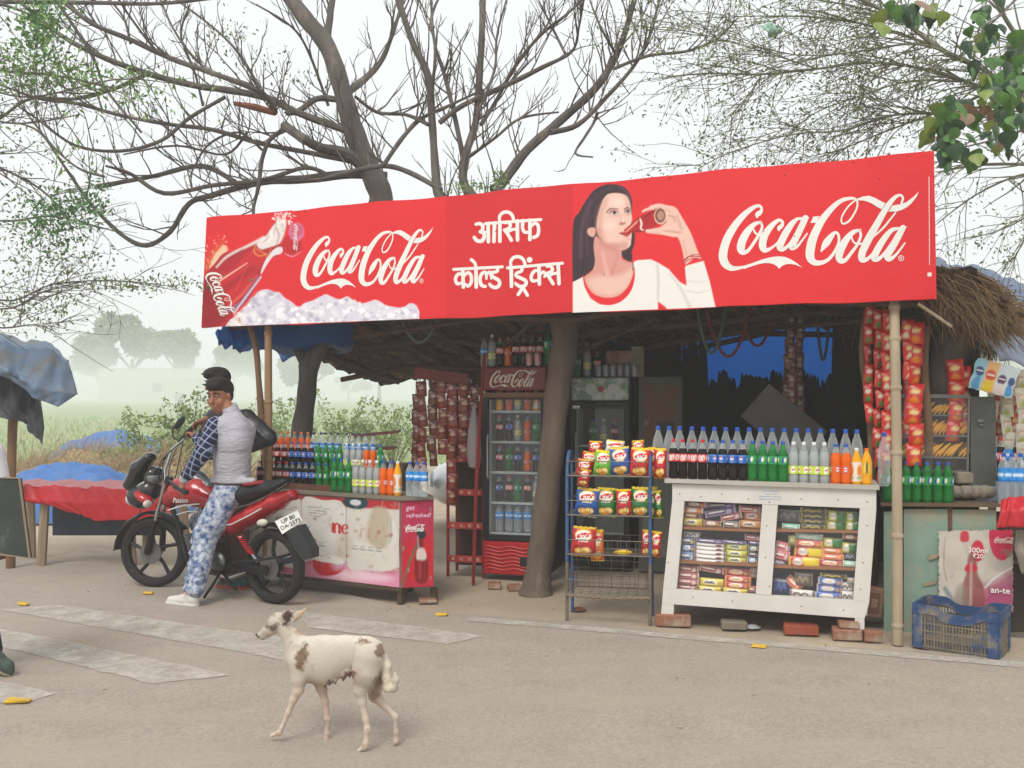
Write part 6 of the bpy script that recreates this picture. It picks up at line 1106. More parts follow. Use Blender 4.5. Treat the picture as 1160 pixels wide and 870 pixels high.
BG = [(155,55,245,160,'red','small red crisp bag at the top left of the rack',-.14),(265,50,390,150,'white','white crisp bag half hidden at the top centre of the rack',-.14),(440,50,525,150,'orange','orange crisp bag at the back of the top shelf',-.14),(105,130,215,225,'red','red crisp bag leaning left on the top shelf',-.06),(75,175,180,290,'red','lowest leaning red crisp bag at the left of the top shelf',-.02),(88,240,165,352,'red','red and yellow crisp bag slipping off the left end of the top shelf',.05),
      (190,115,312,288,'lime','lime green crisp bag on the top shelf'),(295,93,430,283,'blue','blue crisp bag in the middle of the top shelf'),(425,98,562,292,'red','large red crisp bag on the top shelf, right of the blue one'),(545,95,602,282,'red','narrow red crisp bag edge-on at the right of the top shelf',-.08),(585,100,668,302,'red','red crisp bag at the right end of the top shelf'),
      (68,365,222,552,'blue','blue crisp bag at the left of the second shelf'),(172,430,235,548,'blue','small blue crisp bag behind the large blue one on the second shelf',-.08),(200,362,342,552,'green','green crisp bag left of the red one on the second shelf',-.02),(335,370,440,552,'red','red crisp bag in the middle of the second shelf'),(430,358,565,552,'green','large green crisp bag right of the red one on the second shelf'),(550,355,602,562,'green','narrow green crisp bag near the right post on the second shelf',-.08),(590,380,642,562,'green','last green crisp bag at the right end of the second shelf',-.04),
      (42,618,204,812,'red','large red crisp bag at the left of the third shelf'),(165,638,258,842,'orange','orange crisp bag beside the large red one on the third shelf',-.05),(503,636,562,816,'red','red crisp bag behind the right front post on the third shelf',-.05),(560,648,632,818,'red','red crisp bag at the right end of the third shelf')]
for i, b_ in enumerate(BG): bag(*b_[:5], b_[5], t=(b_[6] if len(b_) > 6 else .03)-.12+.012*(i % 3), tilt=[.03, .10, -.09, .05, -.04][i % 5]+(.18 if i in (3, 4, 5) else 0))
m = MB(); o = link('crisp_bag', pillow(('chip', 'brown'), chipfn(*CB['brown']), 1, 1, 1, 40, 52)); u, v = RK.px(705, 628, -.1); o.location = RK.w(u, v+.01, -.1); o.scale = (.15, .05, .12); o.rotation_euler = (1.3, 0, 0); tag(o, 'flat brown crisp bag lying on the third shelf of the rack', 'crisp bag', 'crisp bags on the blue rack')

# ================================================================== GREEN COUNTER, GLASS SNACK CABINET (right)
GC = Plane((2.62, 6.98), (4.3, 6.35)); gc = E('counter', tuple(GC.w(0, 0)), 'old green painted counter with peeling boards at the right end of the shop', 'counter', rz=GC.rz)
greenm = M('green_paint', '#8fa898', '#7b9484', scale=2.5, rough=.85, bump=.006, bscale=30, c3='#a39c84', s3=3, t3=.5)
def gz(x, y, t=0): return GC.px(1000+x/4.35, 560+y/4.35, t)
def gpr(name, poly, t0, t1, mat, par=gc): m = MB(); m.prism([gz(*p) for p in poly], t0, t1, lambda a, b, t: (a, -t, b)); return m.build(name, mat, par, smooth=0)
gpr('board', [(5,86),(46,84),(46,690),(5,690)], 0, -.03, greenm); gpr('board', [(104,74),(320,72),(322,690),(104,690)], 0, -.03, greenm); gpr('board', [(50,80),(100,78),(100,690),(50,690)], -.012, -.04, greenm); gpr('board', [(342,76),(560,76),(560,600),(342,600)], -.004, -.03, greenm)
gpr('batten', [(322,66),(342,66),(342,300),(322,300)], .006, -.02, M('rust_batten', '#6d4c3c', rough=.9)); gpr('back_board', [(5,90),(900,90),(900,690),(5,690)], -.06, -.08, darkin)
gpr('top_board', [(-10,38),(560,44),(900,40),(900,56),(560,60),(-10,54)], .05, -.55, M('old_plank', '#6f5a45', '#54432f', scale=8, rough=.9, stretch=(.3, 1, 1)))
gpr('ledge', [(570,330),(700,325),(900,318),(900,334),(700,340),(570,344)], .02, -.4, M('old_plank', '#6f5a45'))
for (a, b) in [([(225,300),(275,290),(268,310),(228,322)], .02), ([(195,440),(270,415),(262,440),(200,452)], .012), ([(210,540),(232,488),(236,520)], .012)]: gpr('peeling_flake', a, b, b-.006, M('peel', '#b7a98e', '#8e8064', scale=10, rough=.9))
def crimson_fn(q):
    return paint(q, '#c9c1b4', [('poly', [(.35,0),(1,0),(1,.35),(.75,.3),(.6,.2)], '#b0607c', .12), ('poly', [(.3,0),(1,0),(1,.02),(.3,.03)], '#c03a5a', .02), ('blob', [(.5,.1),(.48,.3),(.7,.36),(1.02,.5),(1.02,.1)], '#a8466c', .12, .8), ('disc', (.84, .92, .17, .3), '#d22a52', .012), ('disc', (.52, .74, .085, .13), '#d22a4a', .01),
        ('blob', [(.36,.04),(.32,.3),(.38,.5),(.4,.68),(.5,.68),(.52,.48),(.6,.3),(.6,.04)], '#8e4a48', .03, .9), ('blob', [(.30,.86),(.31,.97),(.4,.97),(.4,.86)], '#c83a4a', .02), ('blob', [(.36,.5),(.38,.58),(.5,.58),(.51,.5)], '#c02c38', .02), ('line', [(.43,.1,.03),(.44,.6,.02)], '#d8c0b4', .03, .7), ('curve', [(.1,.3,.05),(.2,.15,.06),(.3,.05,.05)], '#5e6a78', .04, .8), ('curve', [(.12,.2,.04),(.22,.1,.05)], '#aab4c0', .03), ('blob', [(.2,.05),(.25,.3),(.34,.35),(.4,.1)], '#9a8a7c', .06, .7), ('curve', [(.1,.9,.01),(.08,.6,.02),(.12,.4,.02)], '#a89878', .02), ('curve', [(.62,.3,.02),(.75,.42,.02),(1,.55,.02)], '#e8e0dc', .02), ('line', [(.98,0,.01),(.985,1,.01)], '#8a8278', .01)])
bot = panel('poster_sheet', crimson_fn, lambda a, b, w_: (*(lambda u, v: (u, -.03-w_, v))(*gz((268+(645-268)*a), (172-8*a+(585-172)*(1-b)))),), 110, 120, paperm, gc, wav=.006, ragged_=True, label='torn pale poster with a pink bottle picture on the green counter')
def gp(x, y): u, v = gz(x, y); return (u, -.046, v)
word('300ml', .052, inkw, gc, gp(466, 272), shear=0); word('₹20', .045, inkw, gc, gp(466, 300), shear=0); word('ञन-कि', .05, inkw, gc, gp(575, 468), shear=0) if False else word('an-te', .06, inkw, gc, gp(575, 468), shear=0)
ug, vg = gz(545, 235); wg = gz(640, 235)[0]-ug; logo(lambda a, b: (ug+a*wg*1.05, vg+b*wg*1.05), inkw, gc, t0=.046, full=False)
c = cloth('red_cloth', [[P(1134, 566, 6.42), P(1150, 563, 6.4), P(1190, 560, 6.3)], [P(1133, 580, 6.36), P(1150, 578, 6.33), P(1190, 576, 6.25)], [P(1128, 598, 6.36), P(1150, 597, 6.33), P(1190, 599, 6.25)]], redcloth, 'red plastic cloth hanging over the right end of the green counter', cat='cloth', amp=.012, seed=31, nu=24, nv=18)
sk = cloth('sack', [[P(1150, 601, 6.45), P(1175, 600, 6.45)], [P(1152, 625, 6.4), P(1180, 628, 6.4)], [P(1158, 650, 6.4), P(1185, 655, 6.4)]], M('sack', '#9a9284', '#7d7466', scale=5, rough=.9), 'pale sack hanging under the red cloth at the right edge', cat='sack', amp=.02, seed=32, nu=14, nv=14)
# lime bottles on it
for i, x in enumerate((1005.3, 1027, 1038.3, 1050.3, 1062.6, 1074)): on(GC, x, 563, .02, .295, 'lime', .078, 'in the row on the green counter', i, 'green lemonade bottles on the green counter', zz=gz(200, 40)[1])
# snack cabinet: steel and glass
def sz(x, y, t=0): return SC.px(1000+x/6.2125, 430+y/6.2125, t)
SC = Plane((2.85, 7.05), (3.62, 6.79)); sc = E('snack_cabinet', tuple(SC.w(0, 1.0)), 'small steel and glass cabinet of fried snacks on the green counter', 'cabinet', rz=SC.rz); steel = M('worn_steel', '#7a7c76', '#66685f', scale=6, rough=.5, metal=.5, c3='#4b4a42', s3=4, t3=.6)
def sw(x, y): u, v = sz(x, y); return (u, v-1.0)
def spr(name, poly, t0, t1, mat, par=sc): m = MB(); m.prism([sw(*p) for p in poly], t0, t1, lambda a, b, t: (a, -t, b)); return m.build(name, mat, par, smooth=0)
spr('top_panel', [(115,100),(618,108),(618,132),(115,128)], .01, -.36, steel); spr('frame_bar', [(600,132.5),(616,132.5),(603,712),(588,712)], .004, -.02, steel); spr('frame_bar', [(115,128.5),(130,128.5),(130,640),(115,640)], .004, -.02, steel)
spr('back_panel', [(118,132),(600,134),(590,640),(118,640)], -.345, -.35, glassm); spr('base_panel', [(120,636),(600,640),(598,660),(120,656)], .004, -.35, steel)
for (ya, yb) in ((243,250), (386,397), (540,550)): spr('shelf', [(130,ya),(600,ya+8),(600,yb+8),(130,yb)], -.005, -.33, steel)
spr('pane', [(130,130),(600,134),(590,636),(130,636)], -.001, -.003, glassm)
m = MB(); a = sw(616, 120); b = sw(603, 745); m.v = [(a[0], 0, a[1]), (a[0]+.05, .36, a[1]-.0), (b[0]+.05, .36, b[1]+.02), (b[0], 0, b[1])]; m.v += [(x+.006, y, z) for x, y, z in m.v]; m.f = [(3,2,1,0),(4,5,6,7),(0,1,5,4),(1,2,6,5),(2,3,7,6),(3,0,4,7)]; m.m = [0]*6
ang2 = math.atan2(.36, .05); m = MB(); hgt = a[1]-b[1]; m.box((a[0]+.085, .05, (a[1]+b[1])/2), (.165, .1, hgt)); sd = m.build('side_panel', M('side_steel', '#5e605a', '#4d4f49', scale=5, rough=.55, metal=.4, c3='#b0a590', s3=5, t3=.66), sc, smooth=0)
m = MB(); u_, v_ = sw(685, 290); m.box((u_, -.012, v_), (.05, .03, .03), bev=.006); m.box((u_+.005, -.012, v_-.03), (.03, .02, .02), bev=.004); m.build('latch', steel, sd)
snm = M('fried_stick', '#f4b93c', '#e0a034', scale=25, rough=.7, bump=.004, bscale=60); m = MB(); m.tube([(0, 0, 0), (.02, 0, .035), (.05, .0, .075), (.085, 0, .105)], [.004, .013, .013, .005], 8); sme = m.mesh('fried_snack', snm); rr = random.Random(6); cnt = 0
for row_i, (ysh, xs_) in enumerate([(246, np.linspace(305, 570, 9)), (392, np.linspace(132, 570, 17)), (546, np.linspace(128, 575, 17))]):
    for k, x in enumerate(xs_):
        if row_i == 2 and 505 < x < 520: continue
        for layer in range(1 if row_i == 0 else 2):
            u, v = sw(x-6, ysh+4); o = link('fried_snack', sme, None); o.location = SC.w(u, v+1.0+.004+.012*layer, -.05-.07*layer-.02*rr.random()); s_ = rr.uniform(.8, 1.08)*(.85 if row_i == 0 else 1); o.scale = (s_,)*3; o.rotation_euler = (rr.uniform(-.1, .1), rr.uniform(-.12, .25), SC.rz)
            tag(o, f'{ORD[k]} fried snack from the left in the {["back", "front"][1-layer]} layer on the {["top", "middle", "bottom"][row_i]} cabinet shelf', 'snack', 'golden fried snacks in the glass cabinet')
# supports under the snack cabinet
stm = M('plaster_block', '#a39a8a', '#857b6b', scale=6, rough=.95, bump=.008, bscale=30)
m = MB(); u_, v_ = sw(560, 690); m.box((0, 0, 0), (.13, .16, .085), bev=.01); o = m.build('block', stm); o.location = SC.w(u_, v_+1.0, -.06); tag(o, 'pale block under the right front corner of the snack cabinet', 'block', 'blocks under the snack cabinet')
for k, x in enumerate((520, 600, 680, 735)): m = MB(); u_, v_ = sw(x+10, 800); m.lathe([(.03, -.075), (.048, -.06), (.05, .06), (.03, .075)], 12, rot=(0, math.pi/2, .3), sy=1.0); o = m.build('block', stm); o.location = SC.w(u_, v_+1.0+.01, -.02); tag(o, f'{ORD[k]} rounded pale block from the left under the snack cabinet', 'block', 'blocks under the snack cabinet')
# water bottles at the far right
gw = 'water bottles at the right end of the green counter'
for i, x in enumerate(np.linspace(1137, 1184, 6)): on(GC, x, 565, -.02, .37, 'water', .078, 'in the front row right of the snack cabinet', i, gw, zz=gz(560, 52)[1])
for i, x in enumerate(np.linspace(1124, 1188, 8)): on(GC, x, 540, .22, .30, ('water', 'cola')[i % 2], .07, 'in the back row right of the snack cabinet', i, gw, zz=gz(560, 52)[1]+.17)
m = MB(); m.box((0, 0, 0), (.7, .14, .15)); o = m.build('crate', M('water_tray', '#8a9aa8', '#5f7080', scale=6, rough=.6)); o.location = GC.w(GC.px(1165, 560, -.24)[0], gz(560, 52)[1]+.08, -.24); o.rotation_euler = (0, 0, GC.rz); tag(o, 'low grey tray lifting the back row of water bottles', 'tray')
# hanging sachets, red and yellow
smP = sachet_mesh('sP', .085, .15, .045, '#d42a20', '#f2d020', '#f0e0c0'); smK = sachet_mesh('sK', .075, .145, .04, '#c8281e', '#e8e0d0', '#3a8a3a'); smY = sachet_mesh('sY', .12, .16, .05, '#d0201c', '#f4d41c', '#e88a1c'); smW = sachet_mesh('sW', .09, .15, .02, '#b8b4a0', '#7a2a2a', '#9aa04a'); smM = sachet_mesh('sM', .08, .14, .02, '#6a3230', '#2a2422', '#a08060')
HS = [(984,345,6,smK,7.1),(996,350,9,smK,7.05),(1005,352,9,smP,7.0),(1001,346,5,smP,7.2),(1027,362,3,smP,6.9),(1036,366,7,smY,6.9),(1030,362,6,smP,7.05),(1082,408,4,smY,6.95),(1092,416,3,smY,6.98)]
for i, (x, y, n, me, Z) in enumerate(sorted(HS, key=lambda c_: c_[0])): strip(P(x, y, Z), n, .08, .148, me, f'{ORD[i]} red and yellow sachet strip from the left at the right end of the shop', 'sachets', 'red and yellow sachet strips near the bamboo post', seed=20+i, sway=.012)
for i, (x, y, n, Z) in enumerate([(1123,435,7,6.9),(1132,440,6,6.95),(1141,430,5,6.85),(1150,428,8,6.9),(1158,420,7,6.8),(1128,428,3,7.0)]): strip(P(x, y, Z), n, .08, .13, (smW, smP)[i % 2], f'{ORD[i]} pale sachet strip below the colourful pouch card at the right edge', 'sachets', 'pale sachet strips at the right edge', seed=40+i)
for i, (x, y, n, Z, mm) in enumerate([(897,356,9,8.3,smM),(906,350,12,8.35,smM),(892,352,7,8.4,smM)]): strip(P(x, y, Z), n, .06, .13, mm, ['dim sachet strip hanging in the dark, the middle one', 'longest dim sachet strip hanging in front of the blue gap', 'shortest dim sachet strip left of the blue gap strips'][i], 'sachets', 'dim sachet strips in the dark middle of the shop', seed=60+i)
def pouch_fn(q): return paint(q, '#c9d4d4', [('poly', [(0,0),(.27,0),(.27,1),(0,1)], '#8fc0d0', .02), ('poly', [(.27,0),(.55,0),(.55,1),(.27,1)], '#e8b070', .02), ('disc', (.14,.6,.1,.16), '#284a80', .02), ('disc', (.41,.55,.12,.18), '#c8502c', .02), ('disc', (.68,.5,.1,.16), '#5a3060', .02), ('disc', (.9,.5,.08,.14), '#2a4a80', .02), ('blob', [(.05,.05),(.1,.4),(.2,.4),(.22,.05)], '#4a90b8', .03), ('blob', [(.3,.05),(.34,.36),(.5,.36),(.5,.05)], '#e0c030', .03), ('blob', [(.58,.05),(.62,.34),(.75,.34),(.76,.05)], '#d8c8c0', .03), ('blob', [(.82,.05),(.84,.34),(.96,.34),(.97,.05)], '#4a90c0', .03), ('line', [(.34,.56,.05),(.48,.56,.05)], '#f4e8dc', .02), ('line', [(.08,.62,.04),(.2,.62,.04)], '#f4e8dc', .02), ('line', [(.62,.52,.04),(.74,.52,.04)], '#f4e8dc', .02)])
o = link('pouch_card', pillow('pouch', pouch_fn, .30, .22, .03, 50, 30, .04)); o.location = P(1126, 428, 6.7); o.rotation_euler = (0, .28, RD.rz); tag(o, 'colourful card of four drink pouches hanging askew at the right', 'pouch card')
# plastic crate on the ground
KC0 = G(1034, 733); KC1 = G(1131, 748); KP = Plane((KC0.x, KC0.y), (KC1.x, KC1.y)); KW = KP.L; kc = E('crate', tuple(KP.w(0, 0)), 'dusty blue plastic crate with slatted sides on the ground at the right', 'crate', rz=KP.rz)
KD, KH = .36, .30; crm = M('crate_dirty', '#857b6c', '#6b6255', scale=7, rough=.85, c3='#3c5270', s3=4, t3=.55); crb = M('crate_blue', '#24426c', '#34507a', scale=5, rough=.7, c3='#85796a', s3=5, t3=.47)
m = MB(); m.box((KW/2, KD/2, .012), (KW, KD, .02)); m.build('floor', crm, kc)
def wallk(org, ax, L, nv_):
    ax = Vector(ax); org = Vector(org); rt = math.atan2(ax.y, ax.x)
    for x in (.034, L-.034): m = MB(); m.box(tuple(org+ax*x+Vector((0, 0, KH/2-.02))), (.062, .016, KH-.05), rot=(0, 0, rt), bev=.003); m.build('corner_panel', crb, kc)
    for k in range(5): m = MB(); m.box(tuple(org+ax*(L/2)+Vector((0, 0, .02+k*.052))), (L-.13, .012, .009), rot=(0, 0, rt)); m.build('slat', crm, kc)
    for k in range(nv_): x = .07+(L-.14)*(k+.5)/nv_; m = MB(); m.box(tuple(org+ax*x+Vector((0, 0, .125))), (.006 if k % 3 else .011, .009, .225), rot=(0, 0, rt)); m.build('slat', crm, kc)
    m = MB(); n = 20; dip = lambda s: -.045*(1/(1+math.exp(-(s-.32)*40)))*(1/(1+math.exp((s-.74)*40))) if L > .4 else 0
    for i in range(n):
        a, b = i/n, (i+1)/n; p0 = org+ax*(a*L); p1 = org+ax*(b*L); nr = Vector((ax.y, -ax.x, 0))*.014
        for (t0_, zz0, zz1) in ((nr, KH-.062, KH),): 
            v = [p0-nr*.3+Vector((0, 0, zz0+dip(a))), p1-nr*.3+Vector((0, 0, zz0+dip(b))), p1-nr*.3+Vector((0, 0, zz1+dip(b))), p0-nr*.3+Vector((0, 0, zz1+dip(a))), p0+nr+Vector((0, 0, zz0+dip(a))), p1+nr+Vector((0, 0, zz0+dip(b))), p1+nr+Vector((0, 0, zz1+dip(b))), p0+nr+Vector((0, 0, zz1+dip(a)))]
            m.add(v, [(0,3,2,1),(4,5,6,7),(0,1,5,4),(3,7,6,2),(0,4,7,3),(1,2,6,5)])
    m.build('rim', crb, kc)
wallk((0, 0, 0), (1, 0, 0), KW, 20); wallk((KW, .001, 0), (0, 1, 0), KD, 12); wallk((0, KD, 0), (1, 0, 0), KW, 20); wallk((0, .001, 0), (0, 1, 0), KD, 12)
# yellow scraps and pebbles on the road
ym = M('yellow_plastic', '#d9b53a', '#c49a28', scale=10, rough=.7)
for i, (x, y, s_, lab) in enumerate([(20,797,.13,'yellow scrap lying on the crosswalk at the lower left'),(27,686,.10,'small yellow scrap above the first crosswalk stripe'),(168,674,.09,'yellow scrap on the ground below the motorbike front wheel'),(500,698,.10,'yellow scrap on the ground right of the poster counter'),(860,734,.10,'yellow scrap on the white road edge line below the display case')]):
    m = MB(); r_ = random.Random(i); m.box((0, 0, .012), (s_, s_*.45, .02), bev=.007); m.v = [(a+r_.uniform(-.006, .006), b+r_.uniform(-.006, .006), max(.001, c+r_.uniform(-.006, .006))) for a, b, c in m.v]; o = m.build('yellow_scrap', ym); o.location = tuple(G(x, y)[:2])+(.003,); o.rotation_euler = (0, 0, r_.uniform(-.4, .3)); tag(o, lab, 'scrap', 'yellow scraps on the road')
m = MB(); r_ = random.Random(9)
for i in range(170):
    q = EDGE.w(r_.uniform(-2.5, 4.5), 0, r_.uniform(-1.6, .1)) if i % 3 else EDGE.w(r_.uniform(-5, 5), 0, r_.uniform(-.2, 2.5)); s_ = r_.uniform(.003, .010)*(1.5 if i % 9 == 0 else 1); m.lathe([(s_*.6, 0), (s_, s_*.5), (s_*.5, s_*.9), (0, s_)], 5, c=(q.x, q.y, -.006 if i % 3 else .003), sx=r_.uniform(.7, 1.4))
o = m.build('pebbles', M('pebble', '#8f8373', '#a89b8a', scale=3, rough=.95)); o['kind'] = 'stuff'; o['label'] = 'small stones scattered on the verge and road'
for i, (x, y) in enumerate([(852, 712), (655, 692)]):
    m = MB(); m.lathe([(.03, 0), (.05, .01), (.02, .03), (0, .032)], 7, sx=1.4); o = m.build('litter', M('litter%d' % i, ['#a9adb2', '#7a4a38'][i], rough=.5)); o.location = G(x, y); tag(o, ['crumpled silver wrapper on the ground under the display case', 'small rusty lump on the ground under the crisp rack'][i], 'litter')
# ================================================================== MOTORBIKE
g0, g1 = G(175, 665), G(311, 684); BP = Plane((g0.x, g0.y), (g1.x, g1.y)); BL = BP.L
bike = E('motorbike', tuple(BP.w(0, 0)), 'red and black motorbike with a white number plate, a man seated on it', 'motorbike', rz=BP.rz)
def bl(px, py, t=0.0): u, v = BP.px(px, py, t); return Vector((u, -t, v))
tyrem = M('tyre_black', '#1b1b1c', '#242423', scale=8, rough=.85, bump=.003, bscale=50, c3='#5c544a', s3=9, t3=.6); metalb = M('black_metal', '#1d1e20', rough=.45, metal=.3); chrome = M('chrome', '#b8babc', rough=.22, metal=1.0); bred = M('bike_red', '#b3121c', rough=.25, coat=.6, c2='#a40f18', scale=3); seatm = M('seat_black', '#17171a', '#202024', scale=20, rough=.65, bump=.002, bscale=80); alu = M('dull_alloy', '#6d6e6c', rough=.5, metal=.7, c3='#4b453c', s3=10, t3=.55)
whl = M('spoke_black', '#202124', rough=.4, metal=.2)
def wheel(u, name='wheel', R=.31, wd=.085, steer=0):
    m = MB(); pr = []; 
    for k in range(13): a = 2*math.pi*k/12; pr.append((R-.042+.042*math.cos(a)*1.0, wd/2*math.sin(a)))
    n = 48; o = 0
    for i in range(n):
        th = 2*math.pi*i/n
        for (r, y) in pr[:-1]: m.v.append((r*math.cos(th), y, r*math.sin(th)))
    K = 12
    for i in range(n):
        for k in range(K): a = i*K+k; b = i*K+(k+1) % K; c = ((i+1) % n)*K; m.f.append((a, b, c+(k+1) % K, c+k)); m.m.append(0)
    w_ = m.build(name, tyrem, bike, smooth=60, label=None); w_.location = (u, 0, R); w_.rotation_euler = (0, 0, steer)
    m = MB()
    ring = [(r, y) for r, y in ((R-.082, -.03), (R-.058, -.035), (R-.058, .035), (R-.082, .03), (R-.072, 0))]; K = 5
    for i in range(n):
        th = 2*math.pi*i/n; m.v += [(r*math.cos(th), y, r*math.sin(th)) for r, y in ring]
    for i in range(n):
        for k in range(K): a = i*K+k; b = i*K+(k+1) % K; c = ((i+1) % n)*K; m.f.append((a, b, c+(k+1) % K, c+k)); m.m.append(0)
    m.lathe([(.0, -.06), (.045, -.06), (.06, -.04), (.06, .04), (.045, .06), (0, .06)], 18, rot=(math.pi/2, 0, 0)); m.build('rim', whl, w_)
    for k in range(5):
        a = 2*math.pi*k/5+.3
        m = MB(); m.tube([(.04*math.cos(a), 0, .04*math.sin(a)), (.13*math.cos(a+.12), 0, .13*math.sin(a+.12)), ((R-.07)*math.cos(a), 0, (R-.07)*math.sin(a))], [.022, .016, .018], 8); m.build('spoke', whl, w_)
    m = MB(); m.lathe([(.10, 0), (.10, .004), (.045, .004)], 24, c=(0, -.062, 0), rot=(math.pi/2, 0, 0)); m.build('brake_disc', alu, w_); return w_
wheel(0, R=.318, steer=.36); wheel(BL, wd=.1)
def fender(name, cu, R, a0, a1, wd, mat, cv=.31):
    m = MB(); n = 22; K = 5
    for i in range(n+1):
        a = math.radians(a0+(a1-a0)*i/n)
        for rr_, s in ((R, 1), (R-.006, 1)):
            for k in range(K): y = (k/(K-1)*2-1); r2 = rr_-.02*abs(y)**3; m.v.append((cu+r2*math.cos(a), y*wd/2, cv+r2*math.sin(a)))
    for i in range(n):
        b0 = i*2*K; b1 = (i+1)*2*K
        for k in range(K-1): m.f += [(b0+k, b0+k+1, b1+k+1, b1+k), (b0+K+k+1, b0+K+k, b1+K+k, b1+K+k+1)]
        m.f += [(b0, b1, b1+K, b0+K), (b0+K-1, b0+2*K-1, b1+2*K-1, b1+K-1)]
    m.f += [tuple(range(K))+tuple(range(2*K-1, K-1, -1))]; e_ = n*2*K; m.f += [tuple(e_+x for x in (list(range(K))[::-1]+list(range(K, 2*K))))]; m.m = [0]*len(m.f); return m.build(name, mat, bike)
ff_ = fender('front_fender', 0, .375, 35, 178, .14, metalb); ff_.rotation_euler = (0, 0, .36); fender('rear_mudguard', BL, .36, 15, 120, .12, metalb)
def tb_(name, pts, r, mat, par=bike, n=8): m = MB(); m.tube(pts, r, n); return m.build(name, mat, par)
def Bt(px, py, t=0): return bl(px, py, t)
for t in (.085, -.085):
    a = Vector((0, -t, .31)); top = Bt(187, 548, t); mid = a.lerp(top, .48); tb_('fork_tube', [a, mid], .028, metalb); tb_('fork_tube', [mid, top], .019, chrome)
tb_('steering_head', [Bt(189, 560), Bt(192, 540)], .035, metalb)
# body shells
def shell(name, fn, lo, hi, h, mat, par=bike, col=None):
    s = SDF(lo, hi, h); fn(s); v, f = s.mesh(); return link(name, npmesh(name, v, f, mat, col=col(v) if col else None), par)
fu = bl(222, 560).x
def bb(p, r): return [p[i]-r for i in range(3)], [p[i]+r for i in range(3)]
Tk = bl(214, 560)
shell('fuel_tank', lambda s: s.chain([(*bl(193, 565), .075), (*bl(208, 556), .12), (*bl(226, 557), .13), (*bl(243, 566), .09)], .03, flat=((0, 1, 0), 1.15)), (Tk.x-.35, -.25, Tk.z-.3), (Tk.x+.5, .25, Tk.z+.3), .011, bred)
shell('tank_panel', lambda s: s.chain([(*bl(209, 548), .08), (*bl(222, 545), .095), (*bl(236, 552), .06)], .03), (Tk.x-.3, -.2, Tk.z-.2), (Tk.x+.4, .2, Tk.z+.3), .011, M('tank_grey', '#5c6268', '#2a2c30', scale=5, rough=.3, coat=.5))
word('Passion', .062, M('decal_silver', '#cfcfcb', rough=.35), bike, tuple(bl(204, 567, .158)), rot=(math.pi/2, -.05, 0), shear=.3); word('X pro', .03, MATS['decal_silver'], bike, tuple(bl(213, 573, .157)), rot=(math.pi/2, 0, 0), shear=.2)
for (p, q, r_) in [((190, 578), (226, 571), .006), ((200, 583), (225, 580), .004)]: tb_('tank_stripe', [bl(*p, .148), bl((p[0]+q[0])/2, (p[1]+q[1])/2-2, .152), bl(*q, .13)], r_, MATS['decal_silver'])
St = bl(290, 560)
shell('seat', lambda s: s.chain([(*bl(250, 565), .06), (*bl(264, 564), .085), (*bl(282, 558), .075), (*bl(303, 553), .06), (*bl(322, 547), .035)], .03, flat=((0, 1, 0), 1.5)), (St.x-.45, -.2, St.z-.25), (St.x+.42, .2, St.z+.25), .011, seatm)
shell('seat_patch', lambda s: s.ell(tuple(bl(292, 549)+Vector((0, -.02, .012))), (.13, .10, .022), .01, rot=(0, -.12, 0)), (St.x-.3, -.2, St.z-.15), (St.x+.3, .2, St.z+.25), .008, M('seat_red', '#8e2026', rough=.6))
tb_('seat_piping', [bl(262, 577, .13), bl(284, 571, .125), bl(306, 560, .11), bl(325, 548, .06)], .005, alu)
tb_('grab_rail', [bl(300, 556, .14), bl(318, 548, .14), bl(330, 543, .10), bl(332, 544, -.10), bl(318, 550, -.14)], .012, metalb)
shell('tail_fairing', lambda s: s.chain([(*bl(250, 602), .055), (*bl(268, 594), .075), (*bl(292, 581), .075), (*bl(314, 568), .068), (*bl(331, 560), .04)], .03, flat=((0, 1, 0), 1.7)), (St.x-.55, -.25, St.z-.5), (St.x+.5, .25, St.z+.2), .011, bred)
shell('side_panel', lambda s: s.chain([(*bl(250, 582), .055), (*bl(258, 575), .06)], .03, flat=((0, 1, 0), 1.9)), (St.x-.6, -.2, St.z-.4), (St.x+.1, .2, St.z+.1), .011, M('dark_red', '#7c1218', rough=.3))
tb_('side_stripe', [bl(246, 596, .125), bl(262, 594, .142), bl(284, 583, .142), bl(296, 576, .13)], .006, MATS['decal_silver'])
shell('tail_lamp', lambda s: s.ell(tuple(bl(334, 562)), (.035, .06, .035), .01), *bb(bl(334, 562), .1), .008, M('tail_red', '#8a1014', rough=.15))
# number plate
TL, TR_, BR_, BL_ = bl(311.2, 590.5, .10), bl(337.2, 577.9, -.03), bl(342.5, 590, -.03), bl(319.6, 605.2, .10)
mp = MB(); nrm = (TR_-TL).cross(BL_-TL).normalized(); nrm = nrm if nrm.y < 0 else -nrm
mp.add([*(TL, TR_, BR_, BL_), *(p-nrm*.006 for p in (TL, TR_, BR_, BL_))], [(0, 1, 2, 3), (7, 6, 5, 4), (0, 4, 5, 1), (1, 5, 6, 2), (2, 6, 7, 3), (3, 7, 4, 0)]); npl = mp.build('number_plate', M('plate_white', '#d9d9d4', rough=.4), bike, smooth=0)
xa = (TR_-TL).normalized(); up_ = (TL-BL_).normalized(); ya = (up_-xa*up_.dot(xa)).normalized(); za = xa.cross(ya); mw = Matrix((xa, ya, za)).transposed().to_4x4()
hp = (TL-BL_).length
for txt, fr in (('UP 80', .70), ('DA·2573', .27)):
    o = word(txt, hp*.37, inkb, npl, (0, 0, 0), shear=0); ctr_ = BL_.lerp(TL, fr).lerp(BR_.lerp(TR_, fr), .5)+nrm*.003; o.matrix_local = Matrix.Translation(ctr_)@mw
m = MB(); q_ = [bl(323, 603, .06), bl(337, 595, .06), bl(352, 622, .06), bl(352, 632, .06), bl(343, 635, .06), bl(333, 622, .06)]
